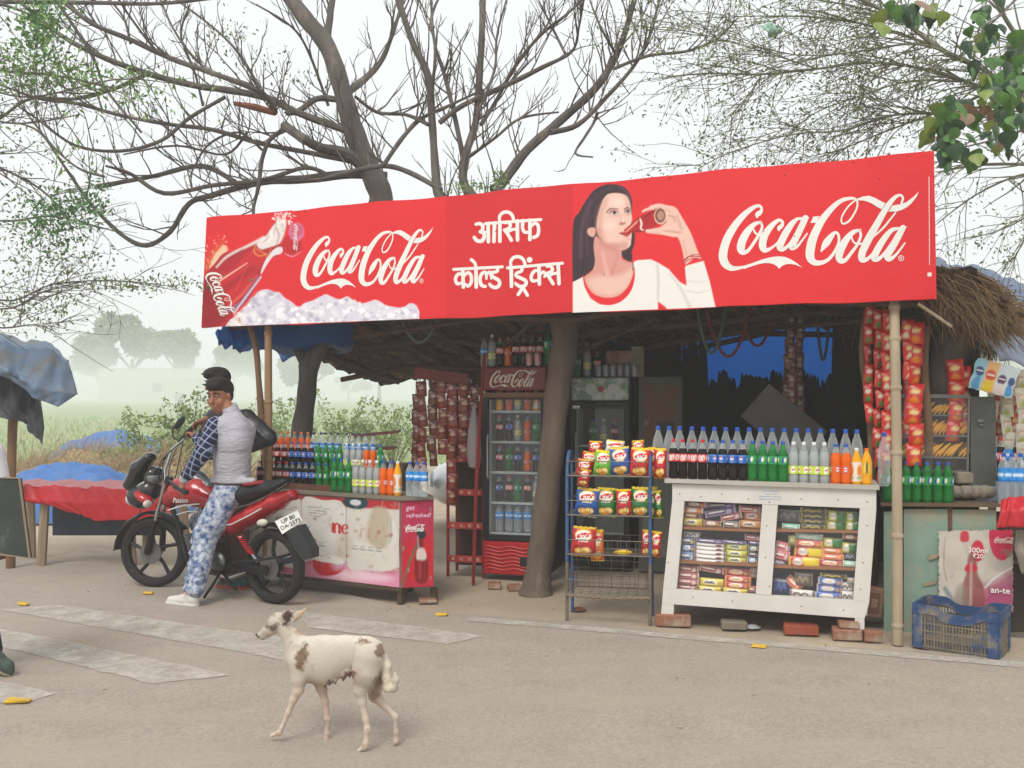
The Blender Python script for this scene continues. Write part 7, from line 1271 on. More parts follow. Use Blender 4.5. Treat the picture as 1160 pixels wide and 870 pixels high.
m.v = [tuple(p) for p in q_]+[(p.x, p.y+.10, p.z) for p in q_]; n = 6; m.f = [tuple(range(n)), tuple(range(n, 2*n))[::-1]]+[(i, i+n, (i+1) % n+n, (i+1) % n) for i in range(n)]; m.m = [0]*8; m.build('rear_fender', M('fender_grey', '#2b2d30', rough=.5), bike, smooth=20)
for t, (x, y) in ((.13, (297, 592)), (-.13, (318, 588))): shell('indicator', lambda s: s.ell(tuple(bl(x, y, t)), (.055, .03, .03), .01, rot=(0, -.15, 0)), *bb(bl(x, y, t), .1), .007, M('lens_clear', '#c9c3b8', rough=.2))
# front end
hc = bl(164, 560)
shell('fairing', lambda s: (s.ell(tuple(bl(160, 562)), (.13, .13, .11), .02, rot=(0, .5, 0)), s.ell(tuple(bl(170, 555)), (.1, .11, .1), .03)), *bb(hc, .3), .01, M('fairing_black', '#1c1d20', rough=.3, coat=.5))
shell('fairing_side', lambda s: s.ell(tuple(bl(163, 563, .075)), (.105, .07, .045), .02, rot=(0, .5, 0)), *bb(hc, .3), .008, bred)
shell('headlight', lambda s: s.ell(tuple(bl(152.5, 564, .03)), (.055, .09, .075), .02, rot=(0, .35, 0)), *bb(hc, .3), .008, M('lamp_clear', '#d8dcdc', rough=.08, coat=1))
shell('windscreen', lambda s: (s.chain([(*bl(152, 548), .07), (*bl(160, 530), .065), (*bl(170, 518), .045)], .03, flat=((0, 1, 0), 1.6)), s.chain([(*(bl(163, 556)+Vector((.03, 0, -.02))), .05), (*bl(176, 536), .06)], .03, flat=((0, 1, 0), 1.5), sub=False)), *bb(bl(162, 540), .35), .010, M('smoked_visor', '#191c1d', rough=.12, coat=.8))
shell('cowl_strip', lambda s: s.ell(tuple(bl(159, 549, .09)), (.06, .012, .018), .01, rot=(0, -.45, 0)), *bb(bl(159, 549, .09), .12), .006, chrome)
shell('instrument_cluster', lambda s: s.ell(tuple(bl(176, 540)), (.06, .09, .07), .01), *bb(bl(176, 540), .2), .009, M('cluster', '#3b4046', '#9a9c9c', scale=30, rough=.3))
shell('indicator', lambda s: s.ell(tuple(bl(167, 571, .15)), (.025, .045, .035), .01), *bb(bl(167, 571, .15), .1), .007, M('lens_clear', '#c9c3b8', rough=.2))
tb_('handlebar', [bl(188, 552, .02), bl(187, 532, -.02), bl(195, 509, -.08), bl(206, 500, -.12), bl(212, 492, -.14)], .013, chrome)
tb_('grip', [bl(203.4, 501.7, -.12), bl(211, 492, -.14), bl(219, 483.5, -.15)], [.02, .023, .021], M('grip_rubber', '#18181a', rough=.7), n=10)
tb_('handlebar', [bl(188, 552, .02), bl(192, 545, .15), bl(200, 551, .26), bl(208, 556, .32)], .013, metalb); tb_('grip', [bl(198, 551, .24), bl(212, 558, .36)], .02, MATS['grip_rubber'])
for k, (a, b, c) in enumerate([((186, 560), (180, 528), (202, 503)), ((190, 560), (192, 530), (200, 508)), ((184, 556), (186, 520), (205, 501)), ((193, 565), (200, 535), (207, 502)), ((180, 560), (178, 535), (198, 506))]): tb_('cable', smooth_open([tuple(bl(*a, .02*k)), tuple(bl(*b, -.03*k)), tuple(bl(*c, -.1))], 6), .0045, metalb, n=5)
tb_('mirror_stem', smooth_open([tuple(bl(206, 500, -.12)), tuple(bl(197, 496, -.13)), tuple(bl(195.5, 487, -.14)), tuple(bl(198, 482, -.14))], 5), .007, metalb)
shell('mirror', lambda s: s.ell(tuple(bl(203.5, 479, -.14)), (.085, .02, .034), .01, rot=(0, -.72, 0)), *bb(bl(203.5, 479, -.14), .14), .006, metalb)
tb_('brake_hose', smooth_open([tuple(bl(163, 571, .1)), tuple(bl(155, 585, .1)), tuple(bl(152, 590, .1))], 4), .006, M('hose_brown', '#6b4a3a', rough=.6), n=6)
# frame, engine, stand
tb_('frame_tube', [bl(190, 560), bl(204, 600), bl(214, 640), bl(250, 645)], .022, metalb); tb_('frame_tube', [bl(192, 555), bl(250, 585), bl(262, 640)], .02, metalb)
for t in (.09, -.09): tb_('swingarm', [bl(258, 640, t), Vector((BL, -t, .31))], .018, metalb); tb_('shock_rod', [bl(284, 625, t+.03), bl(292, 637, t+.03)], .012, chrome)
for t in (.12, -.12):
    p0, p1 = bl(271, 606, t), bl(285, 627, t); pts = [p0.lerp(p1, i/60)+Vector((.026*math.cos(i*.85), .026*math.sin(i*.85), 0)) for i in range(61)]; tb_('spring', pts, .0065, bred, n=5); tb_('shock_body', [p0, p1], .015, metalb)
eng = bl(236, 628); m = MB(); m.box(tuple(eng), (.26, .24, .2), bev=.03); m.box(tuple(bl(248, 640)), (.22, .26, .14), bev=.04); m.build('engine', M('engine_black', '#222324', '#3a3a38', scale=9, rough=.55, metal=.3), bike)
for k in range(6): m = MB(); c_ = bl(222, 606); m.box((c_.x+.02+.01*k, 0, c_.z-.03-.022*k), (.17, .19, .009), rot=(0, .5, 0)); m.build('cooling_fin', alu, bike)
m = MB(); m.lathe([(.0, -.02), (.075, -.02), (.08, 0), (.06, .02), (0, .02)], 20, c=tuple(bl(246, 636, .15)), rot=(math.pi/2, 0, 0)); m.build('engine_cover', alu, bike)
m = MB(); m.box(tuple(bl(283, 645, .1)), (.38, .02, .06), rot=(0, .05, 0), bev=.01); m.build('chain_cover', metalb, bike)
tb_('footpeg', [bl(246, 640, .12), bl(252, 642, .28)], .016, metalb); tb_('footpeg', [bl(262, 637, .14), bl(286, 635, .17), bl(311, 632, .12)], .010, metalb); tb_('exhaust', [bl(215, 640, -.14), bl(260, 655, -.16), bl(300, 640, -.17), bl(335, 630, -.17)], [.02, .025, .045, .045], chrome, n=12)
tb_('side_stand', [bl(250, 648, .12), bl(240, 664, .16), bl(231, 677, .18)], .012, metalb); tb_('main_stand', [bl(252, 648, .05), bl(262, 662, .08), bl(268, 668, .08)], .014, metalb)
tb_('fender_stay', [Vector((0, -.09, .31)), Vector((.12, -.08, .62))], .008, metalb)

# ================================================================== PEOPLE
skinm = M('skin_print', '#ffffff', attr='Col', rough=.5, spec=.35); hairm = M('hair_black', '#0c0a0a', '#1c1816', scale=60, rough=.7, bump=.012, bscale=60, aa=1, stretch=(1, .3, 1))
SK = '#9c6a50'
def frame_from(f, up=(0, 0, 1)):
    f = Vector(f).normalized(); u = Vector(up); s_ = u.cross(f).normalized() if abs(u.dot(f)) < .99 else Vector((1, 0, 0)); u = f.cross(s_).normalized(); return s_, f, u      # side, forward, up
def head_sdf(s, c, f, up=(0, 0, 1), k=1.0):          # c: centre of the skull
    S_, Fw, U = frame_from(f, up); c = Vector(c)
    R = Matrix((S_, Fw, U)).transposed()
    def p(x, y, z): return tuple(c+S_*x*k+Fw*y*k+U*z*k)
    s.ell(p(0, -.01, .02), (.074*k, .094*k, .098*k), .01, rot=R); s.ell(p(0, .03, -.045), (.056*k, .06*k, .075*k), .03, rot=R); s.cap(p(0, .05, -.10), p(0, .055, -.10), .022*k, .02*k, .03)
    s.cap(p(0, .088, .012), p(0, .108, -.028), .010*k, .016*k, .012); s.ell(p(0, .09, -.065), (.026*k, .014*k, .007*k), .006, rot=R); s.ell(p(0, .087, -.08), (.022*k, .014*k, .008*k), .006, rot=R)
    for sg in (-1, 1):
        s.ell(p(.032*sg, .088, .012), (.019*k, .012*k, .011*k), .012, rot=R, sub=True); s.cap(p(.014*sg, .088, .034), p(.05*sg, .074, .032), .009*k, .008*k, .012); s.ell(p(.04*sg, .06, -.035), (.024*k, .026*k, .026*k), .02, rot=R)
        s.ell(p(.076*sg, -.008, -.005), (.010*k, .022*k, .034*k), .006, rot=R)
    return p, R
def eyes(parent, p, R, k=1.0):
    for sg in (-1, 1):
        m = MB(); m.lathe([(0, -.012*k), (.009*k, -.008*k), (.012*k, 0), (.009*k, .008*k), (0, .012*k)], 10); q = Matrix.Translation(Vector(p(.031*sg, .079, .012))); m.xf(q); m.build('eye', M('eye_white', '#93857c', rough=.3), parent)
        m = MB(); m.lathe([(0, -.004*k), (.006*k, -.002*k), (.006*k, .002*k), (0, .004*k)], 8); m.xf(Matrix.Translation(Vector(p(.031*sg, .0905, .011)))); m.build('iris', M('iris', '#140c09', rough=.15), parent)
        m = MB(); m.tube([p(.014*sg, .096, .034), p(.032*sg, .094, .041), p(.054*sg, .078, .034)], [.0045*k, .0055*k, .003*k], 6); m.build('eyebrow', hairm, parent)
def hairs(parent, p, R, k, h, lo, hi, fn): s = SDF(lo, hi, h); fn(s, p, R, k); v, f = s.mesh(); return link('hair', npmesh('hair', v, f, hairm), parent)
def hand(s, w_, d, pn, L=.095, r=.0095, curl=.6, k=.006):
    """palm at w_ (wrist) pointing along d, pn = palm normal; five fingers curled by curl"""
    w_ = Vector(w_); d = Vector(d).normalized(); pn = Vector(pn); pn = (pn-d*pn.dot(d)).normalized(); sd = d.cross(pn).normalized()
    pc = w_+d*L*.5; s.cap(tuple(w_), tuple(w_+d*L*.35), .024, .026, .01); 
    for i in range(4): s.cap(tuple(w_+sd*.012*(i-1.5)), tuple(w_+d*L+sd*.021*(i-1.5)), .017, .0125, .006)
    for i, ln in enumerate((.072, .08, .075, .06)):
        q = w_+d*L+sd*.021*(i-1.5); a = curl*.6; dd = (d*math.cos(a)+pn*math.sin(a)).normalized(); q1 = q+dd*ln*.5; a = curl*1.7; dd = (d*math.cos(a)+pn*math.sin(a)).normalized(); q2 = q1+dd*ln*.32; a = curl*2.5; dd = (d*math.cos(a)+pn*math.sin(a)).normalized(); q3 = q2+dd*ln*.22
        s.cap(tuple(q), tuple(q1), r*1.05, r, k*.5); s.cap(tuple(q1), tuple(q2), r, r*.88, k*.5); s.cap(tuple(q2), tuple(q3), r*.88, r*.75, k*.5)
    q = w_+d*L*.3-sd*.028; q1 = q+(d*.6-sd*.6+pn*.4).normalized()*.04; q2 = q1+(d*.9+pn*.5).normalized()*.03; s.cap(tuple(q), tuple(q1), .014, .0105, .008); s.cap(tuple(q1), tuple(q2), .0105, .008, .004)
def person(base, label, rz): return E('person', base, label, 'person', rz=rz)
def shellp(name, fn, lo, hi, h, mat, par, col=None):
    s = SDF(lo, hi, h); r = fn(s); v, f = s.mesh(); o = link(name, npmesh(name, v, f, mat, col=col(v) if col else None), par); return o, r
def skincol(c): 
    def fn(v):
        b = np.array(lin(c)); n = .5+.5*np.sin(v[:, 0]*40)*np.sin(v[:, 1]*37)*np.sin(v[:, 2]*43); return b[None]*(.94+.12*n[:, None])
    return fn
# ---- rider: person.  All points in the bike's own space
tf = .2
for _ in range(40):
    q = bl(207, 686, tf); tf += q.z*-1.0 if False else (-.5*q.z if False else 0)
# lateral offset at which the left shoe's pixel row meets the ground
gr = G(207, 685.5); rel = gr-BP.o; tfoot = rel.dot(BP.n)
rid = person(tuple(BP.w(0, 0)), 'young man in grey vest with checked sleeves seated on the motorbike, looking left', BP.rz)
sh_l, sh_r = bl(247, 482, .15), bl(278, 487, -.06); el_l = bl(229, 514, .27); wr_l = bl(210, 541, .30); hip = bl(267, 553, 0)
kn_l = bl(233, 606, .22); an_l = bl(222, 668, tfoot-.02); kn_r = bl(228, 592, -.26); an_r = bl(250, 636, -.22)
el_r = bl(240, 512, -.08); wr_r = bl(222, 495, -.13)
HK = 1.14; hcn = bl(249, 448.5, .08); ff = Vector((.16, -.96, -.18)); lo = (bl(180, 560).x-.1, -.65, -.02); hi = (bl(300, 560).x+.15, .5, 1.95)
def rider_body(s):
    s.chain([(*bl(263, 540, .02), .12), (*bl(264, 505, .03), .13), (*bl(266, 482, .05), .09)], .04); s.cap(tuple(sh_l), tuple(sh_r), .055, .055, .04); s.chain([(*bl(265, 478, .05), .06), (*bl(258, 462, .06), .05), (*(hcn+Vector((.03, .02, -.05))), .05)], .02)
    s.chain([(*sh_l, .055), (*el_l, .042), (*wr_l, .027)], .01); s.chain([(*sh_r, .05), (*el_r, .042), (*wr_r, .026)], .01)
    s.chain([(*bl(258, 556, .08), .085), (*kn_l, .065), (*an_l, .045)], .02); s.chain([(*bl(258, 556, -.08), .085), (*kn_r, .065), (*an_r, .045)], .02)
    hand(s, wr_l+(wr_l-el_l).normalized()*.01, (wr_l-el_l)*.4+Vector((-.02, 0, -.10)), (.3, .9, -.1), L=.085, curl=.45); hand(s, wr_r, (bl(212, 486, -.15)-wr_r), (-.3, -.2, -1), L=.07, curl=1.0)
    return head_sdf(s, hcn, ff, k=HK)
_, (hp_, hR) = shellp('body', rider_body, lo, hi, .0085, skinm, rid, skincol(SK)); eyes(rid, hp_, hR, HK)
def quiff(s, p, R, k):
    s.ell(p(0, -.03, .045), (.083*k, .10*k, .088*k), .01, rot=R); s.ell(p(0, .055, .088), (.062*k, .05*k, .04*k), .03, rot=R); s.ell(p(0, .02, .11), (.065*k, .07*k, .035*k), .02, rot=R)
    for sg in (-1, 1): s.ell(p(.07*sg, -.03, .005), (.016*k, .035*k, .05*k), .01, rot=R)
    s.ell(p(0, .11, -.045), (.10*k, .10*k, .10*k), .015, rot=R, sub=True)
    rr = random.Random(2)
    for _ in range(150): a, b = rr.uniform(-.06, .06), rr.uniform(-.06, .085); q = Vector(p(a, b, .125-abs(a)*.5-max(0, -b)*.25)); s.cap(tuple(q), tuple(q+Vector((rr.uniform(-.02, .02), rr.uniform(-.02, .02), rr.uniform(0, .012)))), .010, .004, .006)
hairs(rid, hp_, hR, HK, .006, tuple(hcn-Vector((.2, .2, .15))), tuple(hcn+Vector((.2, .2, .25))), quiff)
vest = M('vest_grey', '#b6b6bd', '#a8a8b0', scale=6, rough=.9, bump=.05, bscale=9, stretch=(.6, .6, 1.6), aa=.8)
def vest_f(s):
    s.chain([(*bl(264, 546, .02), .176), (*bl(263, 522, .03), .172), (*bl(265, 498, .04), .175), (*bl(266, 484, .05), .125)], .04, flat=((.35, 1, 0), .82)); s.cap(tuple(sh_l+Vector((.01, 0, -.005))), tuple(sh_r+Vector((0, 0, 0))), .075, .088, .08); s.chain([(*bl(265, 476, .05), .075), (*bl(261, 463, .06), .066)], .03)
    rr = random.Random(4)
    pass                      # soft folds above the hem
    s.cap(tuple(bl(242, 545, .12)), tuple(bl(286, 545, .06)), .03, .03, .03)
    s.cut(tuple(bl(264, 546, .0)), (0, 0, -1)); s.cap(tuple(bl(258, 458, .08)), tuple(bl(253, 449, .10)), .056, .07, .004, sub=True)
shellp('vest', vest_f, lo, hi, .008, vest, rid)
def plaid(a, b):
    a, b = Vector(a), Vector(b)
    def fn(v):
        P0 = np.array(a); d = np.array((b-a).normalized()); n1 = np.array(Vector(d).cross(Vector((0, -1, .2))).normalized()); q = v-P0; s1 = q@d; s2 = q@n1; c = np.tile(np.array(lin('#131d3a')), (len(v), 1)); w1 = np.clip(1-np.abs(((s1+.5) % .052)-.026)/.0052, 0, 1); w2 = np.clip(1-np.abs(((s2+.5) % .046)-.023)/.0052, 0, 1); w_ = np.clip(np.maximum(w1, w2)*1.6, 0, 1)[:, None]; return c*(1-w_)+np.array(lin('#98a3bd'))*w_
    return fn
sleevem = M('checked_cloth', '#ffffff', attr='Col', rough=.85)
def slv(a, b, c, r): return lambda s: s.chain([(*a, r[0]), (*b, r[1]), (*c, r[2])], .015)
def bbx(*ps): return tuple(min(p[i] for p in ps)-.14 for i in range(3)), tuple(max(p[i] for p in ps)+.14 for i in range(3))
shellp('sleeve', slv(sh_l+Vector((-.012, -.02, 0)), el_l, wr_l.lerp(el_l, .12), (.078, .068, .052)), *bbx(sh_l, el_l, wr_l), .0046, sleevem, rid, plaid(sh_l, wr_l))
shellp('sleeve', slv(sh_r, el_r, wr_r.lerp(el_r, .1), (.07, .066, .05)), *bbx(sh_r, el_r, wr_r), .0055, sleevem, rid, plaid(sh_r, wr_r))
shellp('cuff', lambda s: s.cap(tuple(wr_l.lerp(el_l, .16)), tuple(wr_l.lerp(el_l, -.06)), .048, .042, .01), *bbx(wr_l), .006, vest, rid)
jeanm = M('washed_denim', '#31507f', '#c3c9d2', scale=21, rough=.9, bump=.008, bscale=26, contrast=1.6, c3='#27426e', s3=26, t3=.56)
def jeans(s):
    s.chain([(*bl(264, 557, .0), .15), (*bl(264, 551, .02), .158)], .03, flat=((.35, 1, 0), .95)); s.chain([(*bl(256, 563, .09), .125), (*bl(241, 592, .18), .112), (*kn_l, .103), (*kn_l.lerp(an_l, .6), .082), (*an_l, .068)], .03); s.chain([(*bl(256, 560, -.09), .12), (*kn_r, .10), (*an_r, .06)], .03)
    rr = random.Random(9)
    for k in range(16): q = kn_l.lerp(an_l, k/15); s.cap(tuple(q+Vector((-.075+rr.uniform(-.02, .02), -.04, 0))), tuple(q+Vector((.06, -.05, rr.uniform(-.02, .03)))), .018, .016, .02)
    s.cut(tuple(bl(264, 548, .0)), (0, 0, 1))
shellp('jeans', jeans, lo, hi, .0085, jeanm, rid)
m = MB(); cw = bl(264, 549, .01); m.lathe([(.160, -.022), (.166, -.02), (.166, .018), (.16, .02)], 36, c=tuple(cw), sx=1.0, sy=.86); m.build('belt', M('leather_belt', '#6d3d2c', '#5a3024', scale=12, rough=.55), rid)
shoew = M('canvas_white', '#d9d6cf', '#c4bfb5', scale=12, rough=.7); 
def shoe(par, heel, toe, mat, solemat, z=0, lace=None, h=.006):
    heel, toe = Vector(heel), Vector(toe); d = (toe-heel).normalized(); L = (toe-heel).length; sd = Vector((-d.y, d.x, 0))
    def f(s):
        s.chain([(*(heel+d*.03+Vector((0, 0, .045))), .042), (*(heel+d*L*.45+Vector((0, 0, .045))), .044), (*(toe-d*.04+Vector((0, 0, .032))), .034)], .02); s.chain([(*(heel+d*.04+Vector((0, 0, .07))), .045), (*(heel+d*.08+Vector((0, 0, .09))), .045)], .02); s.cut(tuple(heel+Vector((0, 0, .012))), (0, 0, -1))
    lo_, hi_ = bbx(heel, toe); o, _ = shellp('shoe', f, lo_, hi_, h, mat, par)
    def g(s): s.chain([(*(heel+d*.035+Vector((0, 0, .014))), .045), (*(heel+d*L*.5+Vector((0, 0, .014))), .043), (*(toe-d*.035+Vector((0, 0, .014))), .04)], .02); s.cut(tuple(heel+Vector((0, 0, .03))), (0, 0, 1)); s.cut(tuple(heel+Vector((0, 0, .001))), (0, 0, -1))
    s = SDF(lo_, hi_, h); g(s); v, fa = s.mesh(); link('sole', npmesh('sole', v, fa, solemat), o)
    for k in range(5):
        c_ = heel+d*(L*.5+.018*k)+Vector((0, 0, .088-.007*k)); m = MB(); m.tube([c_-sd*.026+Vector((0, 0, -.012)), c_, c_+sd*.026+Vector((0, 0, -.012))], .004, 5); m.build('lace', lace or solemat, o)
    return o
gl0 = Vector(((gr-BP.o).dot(BP.d), -tfoot, 0)); dirf = Vector((-1, -.12, 0)).normalized()
sho = shoe(rid, gl0-dirf*.15, gl0+dirf*.16, shoew, M('sole_white', '#cfccc4', rough=.7))
for zz, mm_ in ((.105, inkr), (.12, M('ink_navy', '#27305a', rough=.6))): m = MB(); m.lathe([(.052, 0), (.053, .004), (.052, .008)], 16, c=tuple(gl0-dirf*.09+Vector((0, 0, zz)))); m.build('sock_band', mm_, rid)
m = MB(); m.lathe([(.045, .08), (.05, .10), (.052, .15)], 16, c=tuple(gl0-dirf*.09)); m.build('sock', shoew, rid)
shoe(rid, an_r+Vector((.08, 0, -.09)), an_r+Vector((-.2, 0, -.07)), shoew, MATS['sole_white'])
# ---- man standing behind the bike
man = person(tuple(BP.w(0, 0)), 'man in a black leather jacket standing behind the motorbike, face hidden', BP.rz); jack = M('leather_black', '#1b1b1e', '#27272b', scale=7, rough=.38, bump=.01, bscale=16)
g2_ = G(262, 666); t2 = (g2_-BP.o).dot(BP.n); mh = bl(246, 434, t2+.08)
def mp_(px, py, dt=0): return bl(px, py, t2+dt)
s2l, s2r = mp_(279, 474, .05), mp_(243, 474, .05); e2l = mp_(304, 496, .0); w2l = mp_(284, 506, .12); e2r = mp_(232, 496, .1); w2r = mp_(233, 475, .24)
w2r_hand = mp_(219, 481, .28)
lo2 = (bl(215, 560, t2).x-.1, -t2-.35, -.02); hi2 = (bl(310, 560, t2).x+.12, -t2+.4, 2.1)
def man_body(s):
    s.chain([(*mp_(262, 548), .12), (*mp_(262, 505), .13), (*mp_(260, 480), .1)], .04); s.cap(tuple(s2l), tuple(s2r), .055, .055, .04); s.chain([(*mp_(258, 470, .03), .06), (*(mh+Vector((.02, 0, -.05))), .05)], .02)
    s.chain([(*s2l, .055), (*e2l, .045), (*w2l, .03)], .01); s.chain([(*s2r, .055), (*e2r, .045), (*w2r, .03)], .01); hand(s, w2r, w2r_hand-w2r, (0, -.2, -1), L=.08, curl=.6); hand(s, w2l, (-.8, -.2, -.3), (0, .5, -.5), L=.07, curl=.8)
    s.chain([(*mp_(256, 556), .09), (*mp_(253, 606), .065), (*mp_(258, 658), .042)], .02); s.chain([(*mp_(270, 556, -.03), .09), (*mp_(270, 606, -.05), .065), (*mp_(272, 656, -.08), .042)], .02)
    return head_sdf(s, mh, (-.3, -.9, -.2))
_, (mp2, mR) = shellp('body', man_body, lo2, hi2, .0095, skinm, man, skincol('#8d604a')); eyes(man, mp2, mR)
hairs(man, mp2, mR, 1.06, .0065, tuple(mh-Vector((.2, .2, .15))), tuple(mh+Vector((.2, .2, .25))), quiff)
def jacket(s):
    s.chain([(*mp_(262, 545), .16), (*mp_(262, 510), .16), (*mp_(261, 482), .14)], .04, flat=((0, 1, 0), .8)); s.cap(tuple(s2l), tuple(s2r), .08, .08, .05); s.chain([(*s2l, .08), (*s2l.lerp(e2l, .5), .078), (*e2l, .072), (*w2l, .055)], .02); s.chain([(*s2r, .08), (*e2r, .07), (*e2r.lerp(w2r, .35), .055)], .02)
    for k in range(5): q = s2l.lerp(e2l, .3+.16*k); s.cap(tuple(q+Vector((-.05, -.05, .05))), tuple(q+Vector((.05, -.06, -.02))), .016, .014, .025)
    s.cut(tuple(mp_(262, 548)), (0, 0, -1))
shellp('jacket', jacket, lo2, hi2, .009, jack, man)
shellp('trousers', lambda s: (s.chain([(*mp_(256, 556), .125), (*mp_(253, 606), .09), (*mp_(258, 656), .07)], .03), s.chain([(*mp_(268, 556, -.03), .12), (*mp_(270, 606, -.05), .09), (*mp_(272, 652, -.08), .07)], .03), s.cap(tuple(mp_(258, 549)), tuple(mp_(266, 549)), .13, .13, .03)), lo2, hi2, .010, M('trouser_brown', '#5b4438', '#4a382f', scale=6, rough=.9, bump=.006), man)
fq = Vector(((G(262, 667)-BP.o).dot(BP.d), -t2, 0)); teal = M('trainer_teal', '#3f6a60', '#2f5048', scale=9, rough=.7); osol = M('trainer_orange', '#b8442a', rough=.7)
shoe(man, fq+Vector((.14, 0, 0)), fq+Vector((-.17, -.03, 0)), teal, osol, lace=osol); shoe(man, fq+Vector((.2, .16, 0)), fq+Vector((.0, -.02+.06, 0)), teal, osol, lace=osol)
# ---- passer-by walking out of the left edge with a dark board
pz = 5.75; pb0 = Vector(P(-42, 450, pz)[:2]+(0,)) if False else Vector((P(-42, 450, pz).x, pz, 0)); pas = person(tuple(pb0), 'person in a white shirt walking out at the left edge carrying a dark board', 0)
def q_(px, py, dz=0): p = P(px, py, pz+dz); return Vector((p.x-pb0.x, p.y-pb0.y, p.z))
def pas_body(s):
    s.chain([(*q_(-38, 605), .11), (*q_(-38, 560), .13), (*q_(-36, 520), .12)], .04); s.cap(tuple(q_(-62, 505, .05)), tuple(q_(-12, 510, -.05)), .06, .06, .04); s.chain([(*q_(-36, 500), .06), (*q_(-38, 480), .05)], .02)
    s.chain([(*q_(-10, 512, -.08), .055), (*q_(0, 566, -.12), .045), (*q_(-6, 612, -.2), .032)], .01); hand(s, q_(-6, 612, -.2), (.1, 0, -1), (.3, .9, 0), L=.08, curl=.9); s.chain([(*q_(-64, 512), .055), (*q_(-80, 570), .045), (*q_(-84, 620, -.1), .03)], .01); hand(s, q_(-84, 620, -.1), (0, 0, -1), (1, 0, 0), curl=.5)
    s.chain([(*q_(-46, 618), .09), (*q_(-62, 690), .065), (*q_(-60, 755), .04)], .02); s.chain([(*q_(-30, 618), .09), (*q_(-22, 690, .1), .065), (*q_(-8, 742, .25), .045)], .02); return head_sdf(s, q_(-40, 462), (-1, .2, -.05))
_, (pp, pR) = shellp('body', pas_body, (-.45, -.4, 0), (.5, .5, 1.85), .012, skinm, pas, skincol('#6b4535'))
def cap_hair(s, p, R, k): s.ell(p(0, -.03, .04), (.084, .102, .09), .01, rot=R); s.ell(p(0, .11, -.04), (.1, .1, .1), .015, rot=R, sub=True)
qh = q_(-40, 462); hairs(pas, pp, pR, 1, .009, tuple(qh-Vector((.2, .2, .2))), tuple(qh+Vector((.2, .2, .25))), cap_hair)
shirtm = M('shirt_white', '#d2d2d4', '#c4c4c8', scale=4, rough=.85, bump=.01, bscale=9)
shellp('shirt', lambda s: (s.chain([(*q_(-38, 612), .15), (*q_(-38, 560), .16), (*q_(-36, 522), .14)], .04), s.cap(tuple(q_(-62, 506, .05)), tuple(q_(-12, 511, -.05)), .075, .075, .05), s.chain([(*q_(-10, 514, -.08), .078), (*q_(0, 566, -.12), .07), (*q_(-3, 585, -.15), .065)], .02), s.chain([(*q_(-64, 514), .075), (*q_(-80, 570), .065)], .02), s.cut(tuple(q_(-38, 630)), (0, 0, -1))), (-.45, -.4, .4), (.5, .5, 1.6), .011, shirtm, pas)
shellp('trousers', lambda s: (s.chain([(*q_(-46, 622), .12), (*q_(-62, 690), .085), (*q_(-60, 752), .065)], .03), s.chain([(*q_(-30, 622), .12), (*q_(-22, 690, .1), .085), (*q_(-10, 736, .22), .065)], .03), s.cut(tuple(q_(-38, 612)), (0, 0, 1))), (-.45, -.4, 0), (.5, .6, 1.1), .011, M('trouser_dark', '#2b3440', '#232a34', scale=5, rough=.9), pas)
dk_shoe = M('shoe_green', '#4c5a54', '#39443f', scale=9, rough=.8); s3 = shoe(pas, (-.22, 0, 0), (-.02, -.06, 0), dk_shoe, M('sole_tan', '#8c8468', rough=.8)) if False else None
sa = q_(-6, 744, -.0)
def ps(s): s.chain([(*q_(-14, 738), .045), (*q_(-4, 747), .046), (*q_(8, 755), .036), (*q_(11, 760), .028)], .02); s.chain([(*q_(-12, 734), .05), (*q_(-14, 724), .05)], .02)
shellp('shoe', ps, *bbx(q_(-14, 738), q_(14, 758)), .007, dk_shoe, pas)
so_ = MB(); so_.tube([q_(-14, 749), q_(-2, 758), q_(8, 763), q_(13, 765)], [.028, .034, .032, .02], 10, sq=.5); so_.build('sole', M('sole_tan', '#8c8468', rough=.8), pas)
shoe(pas, q_(-52, 766)*1+Vector((0, 0, -q_(-52, 766).z)), Vector((q_(-52, 766).x-.27, q_(-52, 766).y, 0)), dk_shoe, MATS['sole_tan'], h=.01)
bd = [P(4, 541, 5.5), P(22, 542, 5.5), P(33.5, 632, 5.5), P(-2, 628, 5.5)]; m = MB(); c0 = sum(bd, Vector())/4; m.v = [tuple(p-c0) for p in (P(-40, 541, 5.52), bd[1], bd[2], P(-42, 626, 5.52))]; m.v += [(x, y+.03, z) for x, y, z in m.v]; m.f = [(0,1,2,3),(7,6,5,4),(0,4,5,1),(1,5,6,2),(2,6,7,3),(3,7,4,0)]; m.m = [0]*6
be = E('board', c0, 'dark scuffed board with a worn pale edge carried by the passer-by', 'board'); m.build('panel', M('dark_scuffed_board', '#2a302e', '#3c4240', scale=4, rough=.45, c3='#6a6e68', s3=3, t3=.62), be, smooth=0)
m = MB(); m.tube([Vector(bd[0])-c0, Vector(bd[1])-c0, Vector(bd[2])-c0, Vector(bd[3])-c0], .007, 6); m.build('edge_strip', M('edge_tan', '#8d7a62', rough=.7), be)

